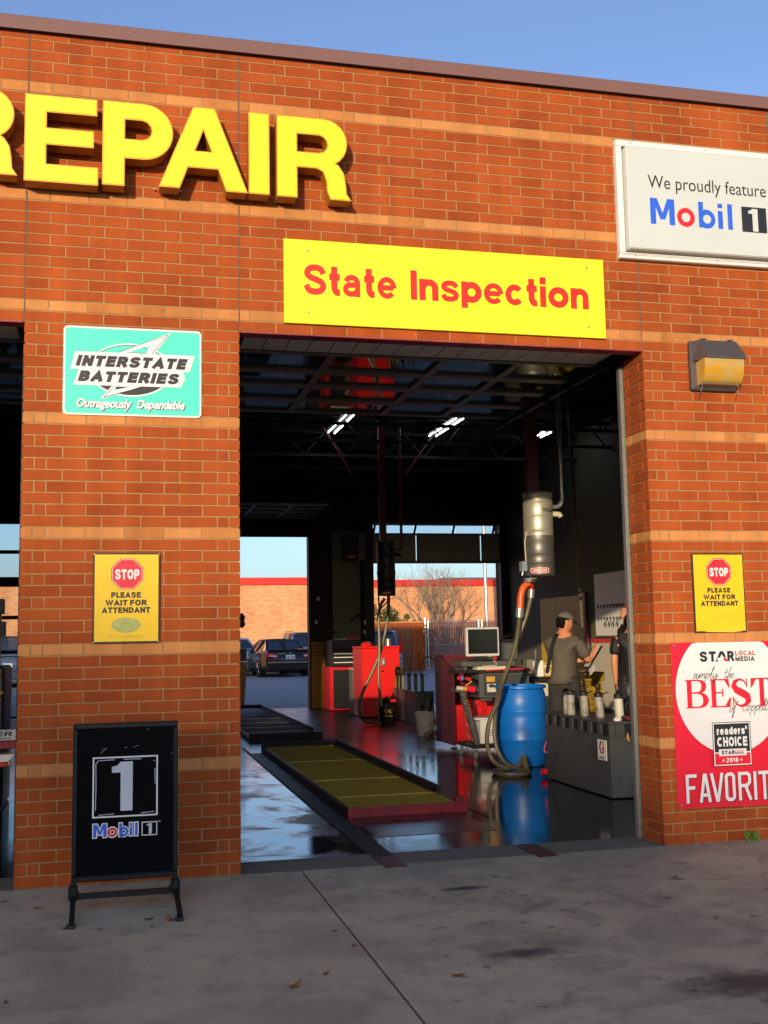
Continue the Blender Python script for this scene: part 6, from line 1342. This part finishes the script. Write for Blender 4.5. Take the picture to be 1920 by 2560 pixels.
# ================================================================== CARS (front at +Y, rear towards the garage)
def car(label, x, y, bodym, kind, rz=0., group='cars parked behind the garage'):
    t = thing('parked_car', label, 'car', (x, y, -.3), rz, group=group, local=True)
    Lc, W, H = {'conv': (182, 69, 55), 'sedan': (188, 70, 56), 'suv': (190, 74, 69), 'sport': (176, 70, 52)}[kind]
    hw = W/2
    # stations: (y, zbottom, zbelt, halfwidth)
    if kind == 'suv': st = [(0, 14, 34, .80), (3, 10, 40, .95), (12, 9, 42, 1.), (50, 9, 42, 1.), (110, 9, 42, 1.), (140, 9, 41, 1.), (170, 10, 38, .97), (184, 12, 33, .88), (190, 15, 27, .72)]
    else: st = [(0, 14, 31, .78), (3, 10, 37, .93), (14, 8, 39, .99), (50, 8, 37, 1.), (100, 8, 37, 1.), (130, 8, 37, 1.), (158, 9, 34, .97), (Lc-8, 11, 29, .88), (Lc, 14, 23, .70)]
    V = []; F = []
    prof = lambda zb, zt, w_: [(-w_*.86, zb), (-w_*.99, zb+5), (-w_, zb+(zt-zb)*.55), (-w_*.96, zt-2.5), (-w_*.86, zt), (0, zt+1.2), (w_*.86, zt), (w_*.96, zt-2.5), (w_, zb+(zt-zb)*.55), (w_*.99, zb+5), (w_*.86, zb)]
    for (yy_, zb, zt, q) in st: V += [(a, yy_, b) for a, b in prof(zb, zt, hw*q)]
    n_ = 11
    for i in range(len(st)-1):
        for j in range(n_): F.append((i*n_+j, i*n_+(j+1) % n_, (i+1)*n_+(j+1) % n_, (i+1)*n_+j))
    F += [tuple(range(n_)), tuple(range((len(st)-1)*n_, len(st)*n_))[::-1]]
    b = MB().add(V, F).build('body', bodym, t, smooth=True)
    # cabin
    if kind == 'suv': cs = [(1.5, 41, .84), (10, 67, .70), (20, 69, .70), (90, 69.5, .70), (108, 66, .68), (138, 41, .82)]
    else: cs = [(22, 38, .80), (44, H-2, .62), (56, H, .62), (78, H, .62), (90, H-2, .60), (122, 37, .80)]
    roofm = 'softtop' if kind == 'conv' else bodym; V = []; F = []
    for i, (yy_, zt, q) in enumerate(cs): V += [(-hw*q, yy_, zt), (-hw*q*.86, yy_, zt+.6), (0, yy_, zt+1.6), (hw*q*.86, yy_, zt+.6), (hw*q, yy_, zt)]
    for i in range(len(cs)-1):
        if kind == 'conv' and i == len(cs)-2: continue
        for j in range(4): F.append((i*5+j, i*5+j+1, i*5+j+6, i*5+j+5))
    MB().add(V, F).build('roof', roofm, t, smooth=True)
    # side glass polygons and pillars
    zb = 38 if kind != 'suv' else 42
    for s in (-1, 1):
        V = [(s*hw*.88, cs[0][0]+(4 if kind != 'suv' else 1), zb)]+[(s*hw*q*1.0, yy_, zt-.2) for yy_, zt, q in cs[1:-1]]+[(s*hw*.88, cs[-1][0]-4, zb)]
        MB().add(V, [tuple(range(len(V)))]).build('side_window', 'carglass', t, fix=False)
        y0, y1 = cs[2][0]+6, cs[3][0]
        MB().bar((s*(hw*.885), cs[1][0]+16, zb), (s*(hw*cs[1][2]+.15), cs[1][0]+10, cs[2][1]-.6), 3.2 if kind == 'conv' else 2.2, .6).build('pillar', roofm, t)
        MB().bar((s*(hw*.885), 84, zb), (s*(hw*cs[1][2]+.15), 80, cs[3][1]-.6), 1.6, .6).build('pillar', bodym, t)
        MB().bbox(min(s*hw*.93, s*(hw+6)), max(s*hw*.93, s*(hw+6)), 105, 109, zb-1, zb+4, .9).build('mirror', bodym, t)
        MB().bar((s*(hw+.1), 30, 22), (s*(hw+.1), 140, 22), .4, 1.0).build('rub_strip', 'chrome' if kind == 'conv' else bodym, t)
    # rear screen, backlight band
    a0, a1 = cs[0], cs[1]; f = lambda q: (a0[0]+(a1[0]-a0[0])*q-.35, a0[1]+(a1[1]-a0[1])*q+1.2)
    ya, za = f(.12); yb_, zb_ = f(.88); w0, w1 = hw*a0[2]*.84, hw*a1[2]*.84
    MB().add([(-w0, ya, za), (w0, ya, za), (w1, yb_, zb_), (-w1, yb_, zb_)], [(0, 1, 2, 3)]).build('rear_window', 'carglass', t, fix=False)
    if kind == 'suv': MB().bbox(-hw*.62, hw*.62, .5, 14, 68.6, 70.2, .5).build('spoiler', bodym, t); [MB().bar((s*hw*.6, 22, 71.5), (s*hw*.6, 100, 71.5), 1.2).build('roof_rail', 'iron', t) for s in (-1, 1)]
    else: MB().prism([(3.0, 39.0), (3.0, 40.4), (7, 40.9), (12, 40.2), (12, 38.6)], -hw*.82, hw*.82).build('boot_lip', bodym, t)
    for s in (-1, 1):
        V = [(s*hw*.50, -.2, 33.5), (s*hw*.86, 1.6, 35.5), (s*hw*.95, 5.5, 35.0), (s*hw*.93, 4.0, 27.2), (s*hw*.86, .6, 26), (s*hw*.56, -.7, 27.2)] if kind != 'suv' else [(s*hw*.82, .4, 60), (s*hw*.92, 2.0, 56), (s*hw*.97, 3.2, 34), (s*hw*.78, .2, 34), (s*hw*.78, .2, 46), (s*hw*.80, .3, 52)]
        V = [(a, b_-.7, c) for a, b_, c in V]; V2 = [(a*.98, b_+2.5, c) for a, b_, c in V]
        tl = MB().add(V+V2, [tuple(range(6)), tuple(range(6, 12))[::-1]]+[(i, (i+1) % 6, 6+(i+1) % 6, 6+i) for i in range(6)]).build('tail_light', 'tail', t)
        if kind != 'suv': MB().add([(s*hw*.55, -1.3, 30), (s*hw*.82, .1, 31), (s*hw*.82, -.1, 32.4), (s*hw*.54, -1.3, 31.6)], [(0, 1, 2, 3)]).build('reverse_lens', 'white', tl, fix=False)
    MB().bbox(-hw*.93, hw*.93, -2.6, 4, 9.5, 22.5, 1.6).build('rear_bumper', bodym, t); MB().bbox(-hw*.9, hw*.9, -3.0, -2.5, 21.2, 22.2, .2).build('bumper_strip', 'chrome', t)
    pl = MB().bbox(-6.2, 6.2, -1.6, -1.1, 26.5, 32.6, .15).build('number_plate', 'white', t)
    if kind == 'conv':
        vs, fs = text_2d('TXX·1984', .02); mx = max(v[0] for v in vs); MB().add([(-5.2+v[0]/mx*10.4, -1.75, 27.8+v[1]*4.2) for v in vs], fs).build('plate_print', 'ink', pl, fix=False)
        vs, fs = text_2d('CLK 350', .03); mx = max(v[0] for v in vs); MB().add([(-hw*.50+v[0]/mx*11, -.75, 34.0+v[1]*1.8) for v in vs], fs).build('badge', 'chrome', t, fix=False)
        MB().add([(1.3*math.cos(a), -.75, 35+1.3*math.sin(a)) for a in [2*math.pi*i/12 for i in range(12)]]+[(1.0*math.cos(a), -.75, 35+1.0*math.sin(a)) for a in [2*math.pi*i/12 for i in range(12)]], [(i, (i+1) % 12, 12+(i+1) % 12, 12+i) for i in range(12)]).build('emblem', 'chrome', t, fix=False)
    for s in (-1, 1):
        for yy_ in (36, 36+(107 if kind != 'suv' else 112)):
            xo = s*(hw-1.0); w_ = MB(); R0 = 12.6 if kind != 'suv' else 14
            pr_ = [(R0-4.4, -4), (R0-.8, -4.2), (R0, -3.2), (R0, 3.2), (R0-.8, 4.2), (R0-4.4, 4)]; vv = []; nn = 28
            for r_, x_ in pr_:
                for i in range(nn): a = 2*math.pi*i/nn; vv.append((xo-s*3.2+x_, yy_+r_*math.cos(a), R0+r_*math.sin(a)))
            ff = [(i*nn+j, i*nn+(j+1) % nn, (i+1)*nn+(j+1) % nn, (i+1)*nn+j) for i in range(len(pr_)-1) for j in range(nn)]
            wh = MB().add(vv, ff).build('wheel', 'tyre', t)
            sp = MB()
            for i in range(5):
                a = 2*math.pi*i/5+.3; sp.bar((xo+s*.7, yy_+1.5*math.cos(a), R0+1.5*math.sin(a)), (xo+s*.4, yy_+(R0-4.5)*math.cos(a), R0+(R0-4.5)*math.sin(a)), 1.4, 3.0)
            rr_ = R0-4.4; sp.add([(xo+s*.3, yy_+rr_*math.cos(2*math.pi*i/24), R0+rr_*math.sin(2*math.pi*i/24)) for i in range(24)]+[(xo+s*.3, yy_+(rr_-1)*math.cos(2*math.pi*i/24), R0+(rr_-1)*math.sin(2*math.pi*i/24)) for i in range(24)], [(i, (i+1) % 24, 24+(i+1) % 24, 24+i) for i in range(24)])
            sp.build('rim', 'chrome', wh, fix=False)
            sp = MB().add([(xo-s*1.4, yy_+rr_*math.cos(2*math.pi*i/20), R0+rr_*math.sin(2*math.pi*i/20)) for i in range(20)], [tuple(range(20))]); sp.build('wheel_hub', 'iron', wh, fix=False)
            ar = [(xo+s*1.12, yy_+(R0+1.3)*math.cos(R_(a)), R0+(R0+1.3)*math.sin(R_(a))) for a in range(-20, 201, 10)]; ar2 = [(xo+s*1.12, yy_+(R0-.2)*math.cos(R_(a)), R0+(R0-.2)*math.sin(R_(a))) for a in range(-20, 201, 10)]
            q_ = len(ar); MB().add(ar+ar2, [(i, i+1, q_+i+1, q_+i) for i in range(q_-1)]).build('wheel_arch', 'black', t, fix=False)
    return t
car('black soft top car with red tail lights parked behind the rear exit', 234, 1440, 'carblack', 'conv', R_(9)).scale = (1.2, 1.1, 1.06)
car('silver sedan just left of the black soft top car', 166, 1535, 'carsilver', 'sedan', R_(4)).scale = (1.08, 1.08, 1.1)
car('silver estate car with roof rails beyond the black soft top', 287, 1592, 'carsilver', 'suv')
car('dark blue car half hidden by the brick pier beyond the red cabinet', 372, 1400, 'carblue', 'suv')
car('blue grey car seen through the closed glazed door', -178, 1330, 'carblue', 'suv')

# ================================================================== BEHIND THE GARAGE
far = thing('rear_brick_building', 'long orange brick building with bright red coping beyond the cars', 'building', (400, 1900, 0))
MB().box(-2200, 430, 1850, 2300, -5, 164).build('wall', 'farbrick', far); MB().box(430.1, 1500, 1860, 2300, -5, 160).build('wall', 'farbrick', far)
MB().box(-2205, 432, 1845, 2300, 164.05, 178).build('coping', 'redprint', far); MB().box(432.1, 1505, 1855, 2300, 160.05, 173).build('coping', 'redprint', far)
MB().box(470, 486, 1859.2, 1859.95, 138, 142).build('wall_vent', 'cream', far)
hs = thing('house', 'grey hipped roof showing behind the bare tree', 'house', (900, 2500, 0))
MB().box(760, 1250, 2450, 2800, -5, 196).build('wall', 'farbrick', hs)
m = MB(); m.add([(735, 2425, 196.1), (1275, 2425, 196.1), (1275, 2825, 196.1), (735, 2825, 196.1), (840, 2620, 218), (1170, 2620, 218)], [(0, 1, 5, 4), (1, 2, 5), (2, 3, 4, 5), (3, 0, 4), (0, 3, 2, 1)]); m.build('roof', 'roofgrey', hs)
lw = thing('brick_screen_wall', 'low dark brick screen wall beside the slatted gate', 'wall', (470, 1600, 0))
m = MB()
for c in range(26):
    for i in range(11):
        x0 = 385+10.2*i-(5 if c % 2 else 0); m.bbox(max(385, x0), x0+9.8, 1585, 1587.2, c*3.2+.1, c*3.2+2.9, .15)
m.build('brickwork', 'brick', lw, kind='stuff'); MB().box(385, 491, 1586, 1594, -1, 83).build('core', 'mortar', lw); MB().box(384, 494, 1584, 1595, 83.1, 85.5).build('cap', 'tanbrick', lw)
fn = thing('slatted_fence', 'brown slatted chain link gate with galvanised posts', 'fence', (600, 1590, 0))
for i in range(88):
    x = 500+3.15*i; MB().box(x, x+2.5, 1590, 1590.4, 4, 84).build('slat', 'slat', fn)
for x in (497, 502, 596, 602, 688, 694, 777): MB().tube([(x, 1588, 0), (x, 1588, 92 if x in (497, 688) else 87)], 1.5, 8).build('post', 'galv', fn)
for z in (86, 44, 5): MB().tube([(497, 1588, z), (777, 1588, z)], .8, 6).build('rail', 'galv', fn)
m = MB()
for i in range(70):
    x = 497+4*i; m.bar((x, 1587.4, 5), (x+40, 1587.4, 86), .16); m.bar((x+40, 1587.4, 5), (x, 1587.4, 86), .16)
m.build('wire_mesh', 'galv', fn, kind='stuff')
m = MB(); m.tube([(657, 1720, 0), (654, 1720, 420)], 3.2, 10); m.build('utility_pole', 'galv', org=(656, 1720, 0), label='pale street pole rising beyond the slatted gate', cat='pole')
# bare tree
def bare_tree(label, x, y, h, seed, spread=1., start=None):
    t = thing('bare_tree', label, 'tree', (x, y, 0)); r = random.Random(seed); tr = MB(); tw = MB()
    def grow(p, d, ln, rad, lev):
        pts = [p]; q = Vector(p); dd = Vector(d)
        for i in range(4):
            dd = (dd+Vector((r.uniform(-.22, .22), r.uniform(-.22, .22), r.uniform(-.05, .12)))).normalized(); q = q+dd*ln/4; pts.append(tuple(q))
        (tr if lev < 2 else tw).tube(pts, [rad*(1-.42*i/4) for i in range(5)], 7 if lev < 2 else 4, cap=False)
        if lev >= 5: return
        for k_ in range(r.choice((2, 3)) if lev < 4 else 3):
            a = r.uniform(0, 6.28); sp = r.uniform(.35, .8)*spread
            nd = (dd+Vector((math.cos(a)*sp, math.sin(a)*sp, r.uniform(-.05, .35)))).normalized(); s_ = Vector(pts[r.choice((2, 3, 4, 4))])
            grow(tuple(s_), nd, ln*r.uniform(.62, .82), rad*.52, lev+1)
    for k_ in range(3): grow((x+r.uniform(-4, 4), y+r.uniform(-3, 3), -1), (r.uniform(-.25, .25), r.uniform(-.2, .2), 1), h*.36, 4.6, 0)
    tr.build('trunk', 'bark', t, smooth=True); tw.build('branches', 'bark', t); return t
bare_tree('bare pale barked tree in front of the red coping', 545, 1740, 215, 5, 1.15)
bare_tree('second leafless tree nearer the utility pole', 592, 1760, 200, 12, 1.1)
def shrub(label, x, y, z0, h, rx, seed, mt, n=1500, dry=False):
    t = thing('shrub', label, 'shrub', (x, y, 0)); r = random.Random(seed); m = MB(); cl = [(r.uniform(-rx, rx), r.uniform(-rx*.6, rx*.6), z0+r.uniform(.15, .95)*h, r.uniform(.2, .42)*rx) for _ in range(16)]
    for i in range(n):
        c = r.choice(cl); v = Vector((r.gauss(0, 1), r.gauss(0, 1), r.gauss(0, 1))).normalized()*c[3]*r.uniform(.4, 1.15); p = Vector((x+c[0], y+c[1], c[2]))+v
        a = Vector((r.gauss(0, 1), r.gauss(0, 1), r.gauss(0, 1))).normalized(); b = a.cross(Vector((r.gauss(0, 1), r.gauss(0, 1), r.gauss(0, 1)))).normalized(); s_ = r.uniform(1.4, 2.8)
        m.face([p-a*s_, p+b*s_*.5, p+a*s_, p-b*s_*.5])
    m.build('foliage', mt, t, fix=False); m = MB()
    for i in range(14): c = cl[i]; m.tube([(x+r.uniform(-4, 4), y, 0), (x+c[0]*.6, y+c[1]*.6, c[2]*.6), (x+c[0], y+c[1], c[2])], [.9, .6, .3], 5)
    m.build('stems', 'twig', t); return t
shrub('green shrub above the screen wall nearest the pier', 440, 1700, 40, 78, 34, 3, 'green', 2200)
shrub('yellow green shrub tips behind the screen wall', 497, 1720, 40, 66, 26, 8, 'green2', 1400)
shrub('thin green shrub beside the slatted gate', 530, 1715, 40, 52, 20, 9, 'green2', 700)
t = thing('dry_grass_clump', 'dry straw coloured stalks in front of the screen wall', 'dry grass', (430, 1540, 0)); m = MB(); r = random.Random(6)
for i in range(150):
    x = 405+r.uniform(-20, 55); y_ = 1540+r.uniform(-10, 10); hh = r.uniform(40, 88); m.bar((x, y_, 0), (x+r.uniform(-14, 14), y_+r.uniform(-6, 6), hh), .35)
m.build('stalks', 'twig', t, kind='stuff')
MB().bbox(-3000, 395, 1690, 1696, -.3, 5.5, .6).build('rear_kerb', 'conc', kind='structure')
# ================================================================== SMALL THINGS ON THE APRON
def leaf(label, x, y, s, a, curlz, seed):
    r = random.Random(seed); m = MB(); out = []
    for i in range(11):
        q = 2*math.pi*i/11; rr = s*(1 if i % 2 == 0 else .62)*r.uniform(.8, 1.1); px, py = rr*math.cos(q), rr*.62*math.sin(q); out.append((x+px*math.cos(a)-py*math.sin(a), y+px*math.sin(a)+py*math.cos(a), .12+curlz*(px/s)**2+r.uniform(0, .12)))
    c = (x, y, .1); b = len(m.v); m.v = [c]+out; m.f = [(0, 1+i, 1+(i+1) % 11) for i in range(11)]; m.t = [0.]*11
    m.build('fallen_leaf', 'leaf', org=(x, y, 0), label=label, cat='leaf', group='dead leaves on the concrete', fix=False)
LV = [('curled brown leaf lying alone in the middle of the apron', -1.5, -96, 1.7, .3, 1.3), ('dry leaf lying flat near the middle of the apron', 5.5, -90, 1.0, 1.0, .3), ('dead leaf caught under the street side foot of the black board', -41.3, -42.6, 2.0, .4, .5),
      ('dead leaf caught under the other foot of the black board', -19.8, -42.2, 1.9, 2.0, .6), ('flat brown leaf between the two feet of the board sign', -24.5, -40, 1.5, .2, .3), ('tiny brown leaf just in front of the crossbar', -24.0, -47, .8, 1.2, .3), ('brown leaf halfway between the feet of the board sign', -35, -46, 1.0, .5, .4),
      ('pale leaf at the foot of the pillar near the picture edge', -49, -22, 1.3, .1, .4), ('dark leaf in the corner by the pillar foot', -57, -13, 1.3, .7, .3), ('pair leaf, brighter brown, at the far street side', -52, -89, 1.0, .3, .4), ('second small brown leaf beside the brighter one', -49.5, -90, .9, 1.9, .3),
      ('brown leaf nearest the camera on the street side', -46, -130, 1.2, .3, .4), ('long thin leaf near the slab joint', 28, -98, 1.5, .1, .3), ('small orange leaf alone on the stained concrete', 92, -76, .8, .5, .3), ('yellow leaf scrap on the stained concrete', 103, -38, .9, .9, .2), ('leaf speck halfway along the slab joint', 12.5, -62, .9, .4, .3),
      ('small tan leaf beside the slab joint', 14, -74, .9, .8, .3), ('leaf scrap at the foot of the brick jamb', 131, -2.0, .8, .4, .3)]
for i, (lb, x, y, s_, a, cz) in enumerate(LV): leaf(lb, x, y, s_, a, cz, i+20)
t = thing('weed_tuft', 'bright green weed at the foot of the lit brick pillar', 'weed', (147, -1.6, 0)); m = MB(); r = random.Random(2)
for i in range(60):
    a = r.uniform(0, 6.28); l_ = r.uniform(1.5, 3.6); x, y_ = 147+r.uniform(-1.2, 1.2), -1.6+r.uniform(-.6, .5); dx, dy = math.cos(a)*l_*.7, math.sin(a)*l_*.5
    m.face([(x-.12, y_, 0), (x+.12, y_, 0), (x+dx*.6+.1, y_+dy*.6, l_*.7), (x+dx, y_+dy, l_*.75)])
m.build('blades', 'weed', t, fix=False)
BL = [(62, -24, 3, 1.6), (50, -33, 7, 2.5), (70, -40, 4, 2), (78, -29, 5, 2), (86, -25, 3.5, 1.6), (60, -52, 5, 2.2), (72, -56, 3, 1.3), (66, -68, 6, 2.5), (80, -62, 7, 2.5), (50, -72, 4, 1.8), (44, -88, 8, 3.2), (52, -94, 5, 2), (73, -84, 5, 2), (88, -72, 3, 1.3), (58, -80, 4, 1.5), (76, -117, 17, 8), (92, -104, 8, 3.5), (35, -47, 5, 2.5), (97, -60, 6, 2), (42, -60, 4, 1.6), (30, -60, 7, 2.4), (84, -50, 3, 1), (96, -90, 4, 1.4), (64, -105, 5, 1.6)]
nm_ = ['large', 'long', 'ragged', 'small round', 'faint', 'brownish', 'darkest', 'doubled']
by_ = ['nearest the picture corner', 'beside the biggest one', 'below the middle of the open bay', 'closest to the slab joint', 'in front of the steel bin', 'halfway out from the threshold', 'near the banner side', 'just outside the threshold']
big = sorted(BL, key=lambda q: -q[2]*q[3]); sm = MB()
for i, (x, y, a, b) in enumerate(big[:4]):
    if i < 8: tag(uvq(blot('oil_stain', x, y, a, b, i, .05+.004*i).build('oil_stain', 'stain', org=(x, y, 0), fix=False)), nm_[i]+' dark oil stain on the concrete '+by_[i], 'oil stain', 'oil stains on the apron')
    else: q = blot('', x, y, a*.9, b*.9, i, .09+.003*i); sm.add(q.v, q.f)
print('objects', len(bpy.data.objects), 'tris', sum(len(o.data.polygons) for o in bpy.data.objects if o.type == 'MESH'))
